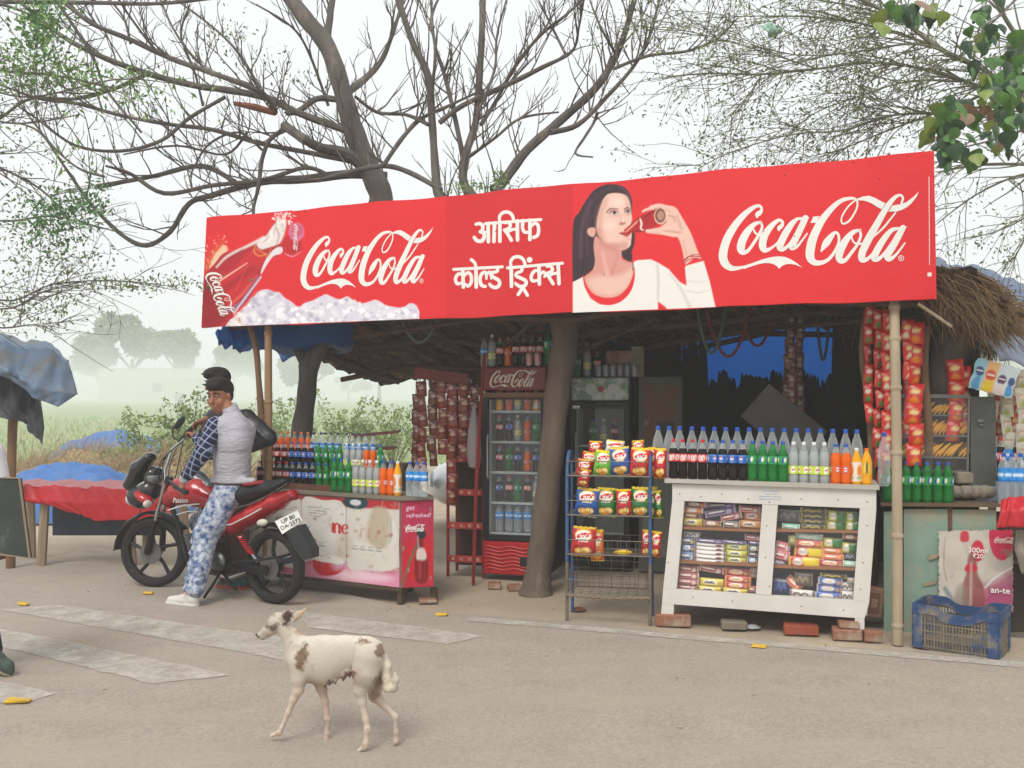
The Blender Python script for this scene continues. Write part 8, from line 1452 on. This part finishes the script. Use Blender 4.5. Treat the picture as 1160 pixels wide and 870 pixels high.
# ================================================================== DOG
DP = Plane((G(330, 838).x, G(330, 838).y), (G(440, 849).x, G(440, 849).y)); dog = E('dog', tuple(DP.w(0, 0)), 'thin white street dog with brown patches walking left on the road', 'dog', rz=DP.rz)
MPX = 1/ (4.145*F/4.62)
def dz(x, y, t=0): u, v = DP.px(270+x/4.145, 660+y/4.145, t); return Vector((u, -t, v))
def dc(pts, t=0): return [(*dz(x, y, (p[3] if len(p) > 3 else t)), p[2]*MPX) for p in pts for x, y in [(p[0], p[1])]]
s = SDF(tuple(dz(60, 100)-Vector((.03, .16, .55)) if False else (dz(60, 100).x-.03, -.17, -.01)), (dz(770, 100).x+.03, .17, dz(60, 90).z+.03), .0042)
s.chain(dc([(292, 350, 88), (330, 365, 102), (400, 372, 108)]), .03, flat=((0, 1, 0), .68)); s.chain(dc([(400, 368, 106), (480, 345, 86), (545, 332, 72), (610, 328, 68)]), .03, flat=((0, 1, 0), .66))
s.chain(dc([(300, 290, 36), (400, 282, 30), (500, 284, 28), (600, 290, 30), (650, 305, 34)]), .035)
s.chain(dc([(290, 330, 66), (262, 280, 50), (232, 225, 42), (215, 195, 40)]), .03, flat=((0, 1, 0), .8))
s.ell(tuple(dz(190, 180)), (52*MPX, 44*MPX, 46*MPX), .02); s.chain(dc([(175, 195, 38), (140, 222, 27), (95, 250, 17)]), .02); s.chain(dc([(165, 222, 24), (115, 262, 13)]), .015); s.ell(tuple(dz(84, 246)), (10*MPX, 10*MPX, 9*MPX), .006)
s.chain(dc([(206, 165, 22, .03), (230, 150, 24, .045), (250, 134, 12, .05)]), .012, flat=((0, 1, .2), .5)); s.chain(dc([(250, 175, 22, -.03), (285, 150, 21, -.045), (320, 120, 9, -.05)]), .012, flat=((0, 1, .2), .5)); s.ell(tuple(dz(222, 178, .045)), (20*MPX, 8*MPX, 22*MPX), .01)
s.chain(dc([(282, 370, 56, .04), (285, 450, 42, .05), (282, 505, 28, .055), (262, 545, 21, .055), (235, 610, 16.5, .055), (205, 680, 14, .055), (192, 705, 16, .055), (158, 716, 13, .055)]), .014)
s.chain(dc([(370, 430, 44, -.04), (392, 500, 27, -.045), (408, 560, 20, -.05), (418, 640, 17, -.05), (418, 705, 15, -.05), (412, 735, 17, -.05), (388, 749, 14, -.05)]), .014)
s.chain(dc([(612, 350, 78, .035), (598, 420, 66, .05), (572, 500, 35, .06), (580, 560, 24, .06), (598, 640, 17, .06), (606, 690, 18, .06), (600, 750, 15, .06), (592, 772, 16, .06), (568, 786, 13, .06)]), .016)
s.chain(dc([(640, 370, 66, -.035), (640, 460, 48, -.045), (640, 530, 32, -.05), (690, 580, 20, -.05), (738, 630, 17, -.05), (740, 700, 14, -.05), (740, 745, 15, -.05), (728, 778, 12, -.05)]), .016)
for (x, y, t) in ((158, 716, .055), (388, 749, -.05), (568, 786, .06), (728, 778, -.05)):
    for k in range(4): p = dz(x-6, y+3, t)+Vector((0, (k-1.5)*.009, 0)); s.cap(tuple(p+Vector((.012, 0, .003))), tuple(p), .0075, .0065, .004)
s.chain(dc([(682, 345, 24), (696, 390, 26), (694, 450, 26), (700, 495, 24)]), .015); s.chain(dc([(700, 495, 24), (728, 495, 24), (740, 455, 20), (736, 425, 10)]), .01)
for (x, y, r) in ((428, 478, 13), (455, 474, 12), (492, 455, 15), (522, 432, 22), (500, 440, 20)): s.cap(tuple(dz(x, y-18, .02)), tuple(dz(x, y+6, .025)), r*MPX*1.3, r*MPX*.55, .008)
s.g += .0042; v, f = s.mesh(); R_d = Matrix.Rotation(DP.rz, 3, 'Z'); W_ = v@np.array(R_d).T+np.array(DP.o); X = CX+W_[:, 0]/W_[:, 1]*F; Y = HY-(W_[:, 2]-CH)/W_[:, 1]*F; q = np.stack([(X-270)*4.145, (Y-660)*4.145], 1); nz = lambda a, b, c: np.sin(q[:, 0]*a+q[:, 1]*b+c)+.6*np.sin(q[:, 0]*b*1.9-q[:, 1]*a*2.3+c*2)+.5*np.sin(q[:, 0]*a*4.1+q[:, 1]*b*3.7+c); q = q+np.stack([nz(.07, .11, 1), nz(.09, -.06, 3)], 1)*6
br = '#7a6350'
col = paint(q, '#bdb3a4', [('line', [(300,255,60),(640,262,60)], '#d3cbbd', 60, .8), ('blob', [(320,450),(400,480),(480,460),(560,400),(560,480),(420,540),(320,500)], '#a89080', 50, .8), ('line', [(285,500,60),(180,715,60)], '#cdb9a8', 40, .8), ('line', [(390,500,60),(410,740,60)], '#bfa998', 40, .9), ('line', [(600,620,60),(590,790,60)], '#cbb8a6', 40, .8), ('line', [(640,540,70),(745,770,70)], '#bda795', 40, .9),
     ('blob', [(318,285),(325,320),(318,370),(300,408),(275,400),(265,370),(282,320)], br, 13), ('spots', [(285+i*5, 300+i*9 % 110, 6) for i in range(9)], '#594636', 10, .5), ('disc', (590,277,30,12), '#85705c', 11), ('disc', (662,320,24,28), '#7c6554', 11), ('blob', [(125,185),(150,195),(182,195),(178,218),(150,226),(132,215)], '#756a60', 16), ('disc', (160, 155, 12, 8), '#8c7c6c', 10, .8),
     ('blob', [(205,190),(215,150),(235,125),(252,135),(250,160),(232,195),(212,205)], '#5b4740', 9), ('blob', [(262,170),(300,130),(325,112),(322,135),(290,172)], '#c3a685', 9), ('disc', (292, 232, 20, 18), '#a58a74', 14, .9), ('blob', [(270,240),(290,255),(320,240),(300,225)], '#b79c84', 12, .7), ('disc', (84, 247, 11, 11), '#1f1a19', 5), ('line', [(92,262,7),(130,268,10)], '#7d6a62', 8, .8),
     ('blob', [(650,430),(668,420),(675,480),(640,560),(620,545)], '#8d7262', 14, .8), ('spots', [(428,480,16),(455,478,14),(493,460,18),(522,435,24)], '#6d4f49', 10, .9), ('spots', [(235,210,5),(245,240,6),(228,260,5),(240,290,5),(255,215,4),(610,620,6),(605,690,8),(412,660,8),(420,685,6),(400,735,8),(590,770,10),(735,760,10),(180,715,8)], '#8d7666', 7, .7), ('blob', [(690,350),(720,400),(715,510),(690,510),(680,420)], '#d8cdb6', 16, .8)])
furm = M('dog_fur', '#ffffff', attr='Col', rough=.95, c3='#a39482', s3=6, t3=.57, bump=.003, bscale=120, aa=.7); link('body', npmesh('body', v, f, furm, col=col), dog)
for t in (.036, -.036): m = MB(); p = dz(157, 204, t); m.lathe([(0, -.006), (.006, 0), (0, .006)], 10, c=tuple(p), rot=(math.pi/2, 0, 0)); m.build('eye', M('dog_eye', '#120c0a', rough=.1), dog)
# ================================================================== TREES
barkd = M('bark_grey', '#6d6761', '#4f4a45', scale=7, rough=.95, bump=.01, bscale=30, stretch=(1, 1, .3), c3='#857b70', s3=4, t3=.55)
barkf = M('bark_pale', '#6e6052', '#54483d', scale=8, rough=.95, bump=.012, bscale=26, stretch=(1, 1, .25), c3='#86786a', s3=3, t3=.57)
class Tree:
    def __init__(s, base, seed): s.base = Vector(base); s.r = random.Random(seed); s.trunk = MB(); s.limbs = []; s.twig = MB(); s.tips = []
    def br(s, pts, Z, target='limb', wander=.25, twigs=0, tl=(.25, .7), n=8, wscale=1.0, up=.55):
        """pts (px, py, width px) -> branch in the world, wandering in depth"""
        r = s.r; Zs = [Z]; 
        for i in range(1, len(pts)): Zs.append(Zs[-1]+r.uniform(-wander, wander))
        W = [tuple(P(p[0], p[1], z)-s.base)+(max(.0025, p[2]*(.84 if target == 'limb' else 1)*wscale*z/F/2),) for p, z in zip(pts, Zs)]
        c = smooth_open(W, 5); rad = [q[3]*(1+.05*math.sin(i*1.7+r.random())) for i, q in enumerate(c)]
        mb_ = s.trunk if target == 'trunk' else MB(); mb_.tube([q[:3] for q in c], rad, n)
        if target == 'limb': s.limbs.append(mb_)
        if target == 'limb' and c[-1][3] > .02: mb_.lathe([(rad[-1]*1.0, 0), (rad[-1]*.5, rad[-1]*.6), (0, rad[-1]*.7)], 6, c=c[-1][:3])
        for k in range(int(twigs*1.35)):
            i = r.randrange(1, len(c)-1) if len(c) > 2 else 0; p = Vector(c[i][:3]); d = (Vector(c[i+1][:3])-Vector(c[i-1][:3])).normalized()
            s.sub(p, d, r.uniform(*tl), min(c[i][3]*.42, .008), up, 2)
        return c
    def sub(s, p, d, L, rad, up, depth):
        r = s.r; side = Vector((r.uniform(-1, 1), r.uniform(-.7, .7), r.uniform(-.5, 1))); d = (d*.7+side*.8+Vector((0, 0, up*.5))).normalized(); pts = [p]; q = p
        n = 5
        for i in range(n):
            d = (d+Vector((r.uniform(-.2, .2), r.uniform(-.2, .2), r.uniform(-.16, .16)+up*.14))).normalized(); q = q+d*L/n; pts.append(q)
        s.twig.tube(pts, [rad*(1-.8*i/n)+.0012 for i in range(n+1)], 4, cap=False); s.tips.append((q, d))
        if depth > 0:
            for k in range(r.choice((1, 1, 2))): i = r.randrange(1, n); s.sub(pts[i], (pts[i+1]-pts[i]).normalized(), L*r.uniform(.35, .7), rad*.6, up, depth-1)
    def done(s, label, mat, trunkmat=None, group=None):
        e = E('tree', s.base, label, 'tree', group)
        if s.trunk.v: s.trunk.build('trunk', trunkmat or mat, e)
        for l_ in s.limbs: l_.build('limb', mat, e)
        if s.twig.v: o = s.twig.build('twig', mat, e, smooth=80); o['kind'] = 'stuff'
        return e
# --- tree whose trunk stands in front of the first fridge
ZA = 8.3
A = Tree(G(607, 672), 21)
A.br([(607, 674, 40), (609, 655, 31), (616, 600, 29), (624, 520, 28), (632, 440, 29), (640, 380, 31), (632, 330, 38), (600, 280, 36)], 8.19, 'trunk', .0, n=18)
A.br([(604, 285, 30), (570, 250, 22), (537, 225, 16), (525, 205, 12), (526, 180, 11), (539, 138, 10), (543, 90, 9.5), (546, 36, 9), (547, -15, 9)], ZA, twigs=10, wander=.12)
A.br([(600, 285, 28), (545, 260, 20), (510, 235, 16), (496, 217, 14), (492, 174, 11), (489, 130, 11), (485, 87, 11), (467, 47, 9), (450, -5, 8)], ZA, twigs=12, wander=.12)
A.br([(625, 300, 30), (600, 250, 20), (560, 215, 15), (572, 203, 14), (597, 170, 13), (633, 138, 12), (670, 105, 11), (691, 76, 10), (706, 43, 8), (720, -5, 7)][2:], ZA, twigs=14, wander=.15)
A.br([(570, 240, 16), (566, 220, 15), (560, 214, 14)], ZA, twigs=0, wander=0)
A.br([(623, 150, 8), (655, 141, 7), (688, 109, 6), (717, 76, 5), (735, 43, 4), (748, -5, 3)], ZA-.1, twigs=12)
A.br([(695, 78, 5), (735, 63, 4.5), (778, 58, 4), (812, 44, 3), (836, 20, 2)], ZA, twigs=10)
A.br([(498, 139, 7), (525, 119, 7), (575, 96, 7), (615, 76, 6), (648, 58, 4), (656, 30, 3), (662, -5, 3)], ZA+.2, twigs=14)
A.br([(545, 141, 6), (561, 116, 5), (583, 76, 5), (612, 40, 4.5), (640, 18, 4), (664, -5, 3)], ZA+.1, twigs=10)
A.br([(532, 177, 5), (561, 156, 4), (590, 134, 3.5), (633, 127, 2.5)], ZA, twigs=8)
A.br([(526, 185, 8), (514, 127, 6), (503, 83, 5.5), (492, 47, 4), (488, -5, 3)], ZA+.3, twigs=8)
A.br([(500, 215, 7), (463, 195, 7), (434, 188, 7), (395, 195, 7), (360, 205, 5)], ZA+.2, twigs=6)
A.br([(434, 188, 6), (456, 156, 6), (478, 134, 5), (510, 119, 4), (540, 105, 3)], ZA+.25, twigs=8)
A.br([(402, 109, 4), (427, 127, 5), (460, 130, 5), (485, 141, 6)], ZA+.1, twigs=8)
A.br([(677, 127, 5), (672, 140, 4), (662, 156, 4), (652, 174, 3), (672, 178, 2)], ZA, twigs=4)
A.br([(489, 110, 5), (493, 60, 4), (489, 20, 4), (500, -8, 3)], ZA-.1, twigs=8)
A.br([(540, 130, 4), (560, 80, 3.5), (563, 40, 3), (575, -5, 2)], ZA-.1, twigs=6)
A.br([(640, 60, 4), (625, 30, 3), (610, 0, 2)], ZA-.1, twigs=5)
A.br([(697, 60, 4), (680, 30, 3), (668, 0, 2)], ZA+.1, twigs=5)
A.done('bare tree whose pale trunk rises in front of the first fridge', barkd, barkf)
# --- forked tree behind the left counter, reaching over to the left
Z2 = 9.5
B = Tree(G(345, 642, 0), 33)
B.br([(345, 645, 30), (342, 560, 25), (341, 500, 24), (347, 450, 21), (350, 410, 22)], Z2, 'trunk', .0, n=14)
B.br([(350, 415, 20), (339, 395, 13), (335, 370, 12)], Z2, 'trunk', .0, n=12)
B.br([(350, 415, 22), (362, 390, 20), (385, 330, 24), (415, 270, 28), (432, 228, 28), (420, 195, 25), (403, 155, 24), (391, 114, 21), (372, 55, 20), (345, 20, 18), (320, -15, 16)], Z2, 'trunk', .05, n=14)
B.br([(390, 115, 12), (394, 105, 11), (416, 87, 9), (434, 65, 7), (450, 22, 5), (458, -8, 4)], Z2, twigs=10)
B.br([(370, 50, 11), (374, 18, 9), (378, -10, 8)], Z2, twigs=4)
B.br([(432, 216, 20), (400, 178, 17), (365, 168, 14), (345, 158, 13), (322, 142, 12)], Z2-.1, twigs=6)
B.br([(322, 147, 8), (306, 158, 6), (297, 180, 6), (293, 210, 6), (288, 232, 4), (287, 244, 5)], Z2-.2, twigs=5, wander=.05)
B.br([(406, 152, 12), (393, 148, 11), (338, 128, 10), (300, 110, 10), (250, 101, 9), (221, 97, 8.5), (166, 83, 8), (110, 62, 7), (66, 38, 6), (20, 0, 5)], Z2, twigs=20, wander=.2)
B.br([(392, 116, 10), (383, 113, 9), (359, 112, 8), (338, 126, 8), (324, 128, 7)], Z2-.2, twigs=4)
B.br([(312, 128, 6), (310, 122, 7), (293, 103, 8), (241, 83, 7), (193, 66, 7), (148, 45, 6.5), (103, 26, 6), (68, -2, 5)], Z2-.25, twigs=18, wander=.2)
B.br([(438, 200, 13), (400, 197, 13), (345, 203, 12), (297, 206, 10), (241, 221, 8), (214, 231, 7.5), (193, 262, 7), (166, 278, 6.5), (138, 266, 6), (103, 231, 5), (76, 193, 4), (45, 150, 3), (14, 138, 2)], Z2, twigs=16, wander=.15)
B.br([(369, 197, 6), (345, 190, 6), (297, 204, 6), (241, 210, 6), (186, 219, 6), (148, 197, 5), (120, 188, 3)], Z2-.1, twigs=10)
B.br([(266, 206, 7), (228, 188, 7), (172, 200, 6), (110, 211, 6)], Z2+.1, twigs=8)
B.br([(420, 188, 9), (400, 183, 8), (345, 172, 7), (293, 162, 6.5), (241, 147, 6), (193, 141, 5.5), (138, 131, 5), (86, 117, 5), (45, 112, 4), (0, 96, 3), (-20, 90, 3)], Z2+.1, twigs=20, wander=.2)
B.br([(255, 110, 5), (214, 134, 5), (183, 159, 5), (138, 171, 4.5), (86, 165, 4), (41, 134, 3), (20, 120, 2)], Z2-.1, twigs=12)
B.br([(166, 84, 6), (131, 100, 5), (86, 112, 5), (34, 112, 4), (0, 134, 4), (-20, 140, 4)], Z2-.2, twigs=10)
B.br([(300, 110, 5), (270, 60, 4), (240, 30, 3), (200, 0, 3)], Z2+.3, twigs=8); B.br([(148, 50, 4), (140, 20, 3), (120, -5, 3)], Z2, twigs=4)
B.br([(193, 66, 4), (175, 55, 3.5), (148, 20, 3), (130, -8, 3)], Z2, twigs=6); B.br([(241, 85, 4), (215, 60, 3.5), (195, 30, 3), (180, -5, 3)], Z2+.2, twigs=6)
B.br([(-20, 2, 6), (100, 3, 6), (180, 4, 5), (250, -3, 4)], Z2-.5, twigs=6); B.br([(60, -5, 5), (103, 60, 4), (120, 100, 3), (160, 150, 3)], Z2+.4, twigs=8)
B.br([(372, 120, 4), (350, 60, 3.5), (330, 30, 3), (290, 5, 2.5)], Z2+.2, twigs=8); B.br([(230, 120, 3.5), (220, 80, 3), (205, 40, 3), (215, 5, 2)], Z2+.3, twigs=6)
B.br([(118, 200, 3.5), (88, 190, 3), (55, 160, 3), (10, 100, 2)], Z2+.2, twigs=6); B.br([(297, 170, 3.5), (270, 150, 3), (235, 165, 3), (215, 200, 2)], Z2, twigs=6)
B.br([(280, 150, 4), (255, 175, 3), (200, 165, 3), (140, 175, 2)], Z2, twigs=6)
B.done('dark forked tree leaning up behind the left end of the hoarding', barkd)
m = MB(); a = P(265, 117, 9.2); b = P(312, 128, 9.2); c0 = (a+b)/2; m.tube([a-c0, (a+b)/2-c0+Vector((0, 0, .01)), b-c0], [.02, .035, .03], 8); o = m.build('broken_branch', M('raw_wood', '#8a5a3c', '#6a3f2a', scale=10, rough=.9)); o.location = c0; tag(o, 'short reddish broken branch caught in the limbs left of the leaning trunk', 'branch')
# leaf sprays -----------------------------------------------------------------
leafg = M('small_leaf', '#5f8a3a', '#7ba04e', scale=6, rough=.6); leafd = M('dark_leaf', '#3f6a38', '#5a8248', scale=6, rough=.55); leafo = M('olive_leaf', '#7c8a58', '#66734a', scale=6, rough=.7)
def spray(lst, base, mat, seed, parent, size=.03, name='foliage'):
    rg = np.random.default_rng(seed); V = []
    for (px, py, Z, rx, ry, n) in lst:
        x = px+rg.normal(0, rx*.5, n); y = py+rg.normal(0, ry*.5, n); z = Z+rg.normal(0, .25, n)
        c = np.stack([(x-CX)/F*z, z, CH-(y-HY)/F*z], 1)-np.array(base)
        a = rg.normal(size=(n, 3)); a[:, 2] -= .7; a /= np.linalg.norm(a, axis=1)[:, None]; b = np.cross(a, rg.normal(size=(n, 3))); b /= np.linalg.norm(b, axis=1)[:, None]; s = size*(.5+rg.random(n))[:, None]
        V.append(np.stack([c-a*s, c+b*s*.4, c+a*s, c-b*s*.4], 1).reshape(-1, 3))
    v = np.concatenate(V); return link(name, npmesh(name, v, np.arange(len(v)).reshape(-1, 4), mat, smooth=False), parent)
# acacia at the left, its trunk outside the frame
Lb = Vector((-6.6, 8.6, 0)); Lt = Tree(Lb, 44)
Lt.trunk.tube([(0, 0, -.05), (.1, 0, 1.4), (-.05, .1, 2.6), (.2, 0, 3.8), (.1, 0, 5.2)], [.17, .14, .12, .09, .05], 12)
Lz = 8.6
for (pts, nt_) in [([(-250, 20, 9), (-120, -10, 6), (-20, 0, 5), (40, 20, 3), (70, 50, 2)], 10), ([(-250, 80, 8), (-100, 60, 6), (0, 80, 4), (60, 85, 3), (130, 100, 1.5)], 12), ([(-240, 180, 8), (-100, 150, 6), (0, 190, 4), (48, 216, 3), (80, 250, 2)], 14),
                 ([(-240, 200, 8), (-120, 230, 6), (0, 250, 3), (60, 245, 2.5), (130, 262, 1.5)], 14), ([(-240, 240, 7), (-100, 290, 5), (0, 340, 3), (60, 322, 2), (130, 318, 1.8), (200, 325, 1)], 18), ([(-240, 270, 7), (-100, 320, 4), (0, 350, 2.5), (50, 330, 2), (100, 322, 1)], 12),
                 ([(-200, 150, 6), (-60, 130, 4), (20, 140, 2.5), (90, 130, 1.5)], 12), ([(-200, 100, 6), (-60, 90, 4), (30, 110, 2.5), (130, 90, 2), (200, 95, 1)], 10), ([(-220, 330, 6), (-100, 340, 4), (-10, 370, 2.5), (40, 368, 1.8), (70, 380, 1)], 10)]:
    Lt.br(pts, Lz, 'limb', .2, twigs=nt_, tl=(.3, .8), up=-.1, n=6)
Le = Lt.done('feathery green acacia reaching in over the left edge of the frame', barkd)
spray([(48, 28, 8.6, 36, 40, 520), (20, 75, 8.7, 45, 36, 520), (75, 80, 8.6, 40, 18, 240), (120, 95, 8.7, 90, 24, 380), (150, 120, 8.7, 90, 20, 80), (80, 180, 8.6, 30, 24, 60), (5, 150, 8.8, 25, 20, 40)], Lb, leafg, 1, Le, .026)
spray([(70, 235, 8.5, 50, 24, 420), (60, 262, 8.5, 36, 28, 320), (105, 228, 8.5, 22, 36, 200), (45, 28, 8.5, 26, 36, 420)], Lb, leafd, 2, Le, .026)
spray([(20, 260, 8.8, 70, 40, 420), (60, 300, 8.8, 70, 22, 420), (150, 322, 8.8, 90, 12, 420), (40, 340, 8.8, 60, 22, 360), (30, 365, 8.8, 60, 20, 140), (10, 200, 8.8, 60, 60, 200), (190, 322, 8.8, 30, 12, 40), (30, 110, 8.8, 80, 60, 260)], Lb, leafo, 3, Le, .02)
spray([(258, 38, 9.4, 36, 22, 120), (300, 68, 9.4, 40, 16, 60), (250, 82, 9.4, 60, 22, 50), (345, 88, 9.4, 50, 14, 50)], Lb, leafo, 4, Le, .02)
# sparse vine leaves where the stems meet the top of the hoarding
vine = E('creeper', P(535, 215, 8.3), 'small green creeper at the foot of the stems above the hoarding', 'creeper')
m = MB(); 
for k in range(9): a = P(520+k*8, 222, 8.3); rr = random.Random(k); m.tube([a-P(535, 215, 8.3), P(516+k*9, 212-rr.uniform(0, 6), 8.3)-P(535, 215, 8.3), P(512+k*11, 206-rr.uniform(-8, 8), 8.25)-P(535, 215, 8.3)], .003, 4, cap=False)
m.build('stem', twigm, vine); spray([(540, 212, 8.25, 40, 8, 150), (570, 206, 8.25, 22, 14, 90), (520, 213, 8.2, 12, 6, 30)], P(535, 215, 8.3), leafg, 9, vine, .018)
# thorn tree at the right: long thin arching limbs, mist of twigs
Cb = Vector(((1175-CX)/F*10, 10, 0)); Ct = Tree(Cb, 55); ZC = 7.8
C0 = Tree(G(1075, 690), 54); C0.br([(1075, 690, 44), (1072, 560, 40), (1072, 450, 42), (1082, 400, 46), (1096, 350, 46)], 7.15, 'trunk', 0, n=16); C0.done('thick leaning trunk propping the thatch at the right end of the shop', barkm)
Ct.br([(1175, 632, 40), (1182, 500, 34), (1205, 400, 30), (1240, 290, 26), (1260, 200, 22), (1215, 110, 18)], 10, 'trunk', 0, n=12)
CL = [([(1190, 150, 12), (1125, 86, 8), (1070, 59, 7), (1022, 24, 7), (967, -5, 6)], 40), ([(1185, 120, 10), (1125, 103, 7), (1053, 79, 5.5), (984, 71, 4.5), (925, 78, 4), (863, 84, 3.5), (805, 83, 3), (755, 87, 2)], 70), ([(1185, 150, 8), (1120, 128, 6), (1070, 128, 5), (1008, 131, 4), (953, 148, 3), (898, 152, 2.5), (829, 172, 2), (791, 191, 1.5)], 60),
      ([(1190, 60, 10), (1153, 41, 8), (1125, -4, 7)], 14), ([(1190, 190, 9), (1160, 186, 6), (1105, 187, 5), (1063, 195, 3)], 16), ([(1185, 195, 6), (1150, 200, 4), (1105, 221, 3), (1063, 252, 2)], 16), ([(1190, 210, 5), (1170, 240, 3), (1130, 262, 2), (1090, 270, 1.5)], 14), ([(1195, 200, 6), (1165, 260, 3), (1150, 290, 2), (1135, 300, 1)], 10),
      ([(1100, 72, 5), (1040, 50, 4), (960, 60, 3), (900, 62, 2), (850, 50, 1.5)], 50), ([(1060, 52, 5), (990, 30, 4), (930, 20, 3), (870, 18, 2), (800, 20, 1.5)], 50), ([(1090, 92, 5), (1030, 92, 3.5), (970, 110, 2.5), (920, 130, 2), (880, 165, 1)], 50), ([(1060, 128, 4), (1000, 150, 3), (950, 170, 2), (900, 180, 1)], 40), ([(925, 78, 3), (870, 60, 2), (800, 40, 2), (750, 30, 1.5)], 40), ([(1022, 24, 4), (980, 10, 3), (900, -5, 3)], 20), ([(863, 84, 3), (850, 105, 2), (826, 140, 1.2)], 10)]
for pts, nt_ in CL: Ct.br([(a_, b_, c_*.8) for a_, b_, c_ in pts], ZC+Ct.r.uniform(-.4, .4), 'limb', .12, twigs=int(nt_*.62), tl=(.3, .85), up=-.35, n=5)
Ce = Ct.done('thorny tree behind the shelter with thin arching twigs over the right of the hoarding', M('bark_dark', '#6c675c', '#7a7d62', scale=5, rough=.95), barkm)
rg = np.random.default_rng(5); tips = [t_[0] for t_ in Ct.tips]; V = []
for q in tips:
    n = 6; c = np.array(q)+rg.normal(0, .05, (n, 3)); a = rg.normal(size=(n, 3)); a /= np.linalg.norm(a, axis=1)[:, None]; b = np.cross(a, rg.normal(size=(n, 3))); b /= np.linalg.norm(b, axis=1)[:, None]; s = .016*(.5+rg.random(n))[:, None]; V.append(np.stack([c-a*s, c+b*s*.4, c+a*s, c-b*s*.4], 1).reshape(-1, 3))
v = np.concatenate(V); link('foliage', npmesh('foliage', v, np.arange(len(v)).reshape(-1, 4), leafo, smooth=False), Ce)
# big heart-shaped leaves hanging in from the upper right, each a leaf
Pb = Vector((5.0, 5.3, 0)); Pt = Tree(Pb, 66); ZP = 5.4
Pt.trunk.tube([(0, 0, -.05), (-.05, 0, 1.5), (.05, 0, 3.0), (-.1, 0, 4.2)], [.16, .13, .11, .08], 12)
for pts in [[(1500, -20, 16), (1300, -60, 8), (1180, -20, 4), (1130, 20, 3), (1090, 60, 2)], [(1480, 60, 14), (1300, 60, 8), (1200, 80, 4), (1150, 115, 3), (1120, 140, 2)], [(1480, 120, 12), (1300, 130, 6), (1190, 140, 4), (1120, 160, 2.5), (1075, 170, 2)], [(1400, -60, 10), (1200, -60, 4), (1060, -30, 3), (1040, 0, 2)]]: Pt.br(pts, ZP, 'limb', .1, twigs=3, tl=(.1, .25), up=-.3)
Pe = Pt.done('broad-leaved tree whose heart-shaped leaves hang in at the upper right corner', M('bark_smooth', '#7d776d', '#655f56', scale=6, rough=.85))
def heart(m_, L=.1):
    out = []; n = 18
    for k in range(n):
        t_ = 2*math.pi*k/n; y = math.cos(t_); x = math.sin(t_)*(.62+.25*math.cos(t_)); yy = (y*.5-.42*(1+math.cos(t_+math.pi))**3/8*1.4); out.append((x*L*.9, -yy*L if False else (-(1-y)/2)*L*1.0*(1+.25*(1-y)/2*(abs(x) < .25)), 0))
    return out
lv = MB(); pts = heart(None); lv.v = [(0, -.05, .006)]+[(x, y, -.10*abs(x)) for x, y, z in pts]; lv.f = [(0, 1+(k+1) % 18, 1+k) for k in range(18)]; lv.m = [0]*18
lms = [lv.mesh('leaf', M(n_, a_, b_, scale=30, rough=.4), smooth=0) for n_, a_, b_ in (('pipal_green', '#3f6a2e', '#557f38'), ('pipal_dark', '#243f27', '#31502d'), ('pipal_yellow', '#7d8a42', '#6c8238'), ('pipal_brown', '#8a6f55', '#7a6048'))]
rr = random.Random(17)
for (cx_, cy_, sx_, sy_, n) in [(1045, 8, 26, 14, 12), (1110, 30, 22, 34, 14), (1135, 95, 26, 30, 24), (1085, 118, 22, 18, 14), (1075, 150, 18, 22, 14), (1140, 135, 22, 24, 16), (1105, 175, 8, 6, 3), (1155, 60, 14, 40, 10), (1075, 165, 8, 18, 6)]:
    for k in range(int(n*1.5)):
        px = rr.gauss(cx_, sx_*.6); py = rr.gauss(cy_, sy_*.6); z = ZP+rr.uniform(-.3, .3); q = rr.random(); me = lms[0 if q < .45 else 1 if q < .8 else 2 if q < .96 else 3]
        o = link('leaf', me, Pe); o.location = P(px, py, z)-Pb; s = rr.uniform(.5, .98); o.scale = (s, s, s); o.rotation_euler = (math.radians(90)+rr.uniform(-.7, .7), rr.uniform(-.5, .5), rr.uniform(-.9, .9))
# scraps of plastic caught in the twigs
for (px, py, c, lab) in [(873, 35, '#8fb8a4', 'torn pale green plastic bag caught in the twigs at the upper right')]:
    o = cloth('plastic_scrap', [[P(px-11, py-6, 7.7), P(px, py-9, 7.72), P(px+9, py-4, 7.75)], [P(px-4, py+1, 7.65), P(px+3, py, 7.7), P(px+14, py+1, 7.7)], [P(px-3, py+6, 7.7), P(px+4, py+9, 7.75), P(px+6, py+3, 7.75)]], M('scrap_'+c, c, rough=.5), lab, 'plastic scrap', 'scraps of plastic caught in the trees', amp=.012, seed=px, nu=8, nv=8)
# ================================================================== haze over everything
hz = MB(); hz.box((0, 640, 5.5), (1900, 1400, 13.2)); ho = hz.mesh('haze', [], smooth=0)
hm = bpy.data.materials.new('haze_air'); hm.use_nodes = True; t = hm.node_tree; t.nodes.clear()
oo = t.nodes.new('ShaderNodeOutputMaterial'); pv = t.nodes.new('ShaderNodeVolumePrincipled')
pv.inputs['Color'].default_value = (.955, .985, 1, 1); pv.inputs['Density'].default_value = HAZE; pv.inputs['Anisotropy'].default_value = 0.1
t.links.new(pv.outputs[0], oo.inputs['Volume']); ho.materials.append(hm)
hzo = link('haze', ho); hzo['kind'] = 'stuff'; hzo['label'] = 'pale morning haze in the air'
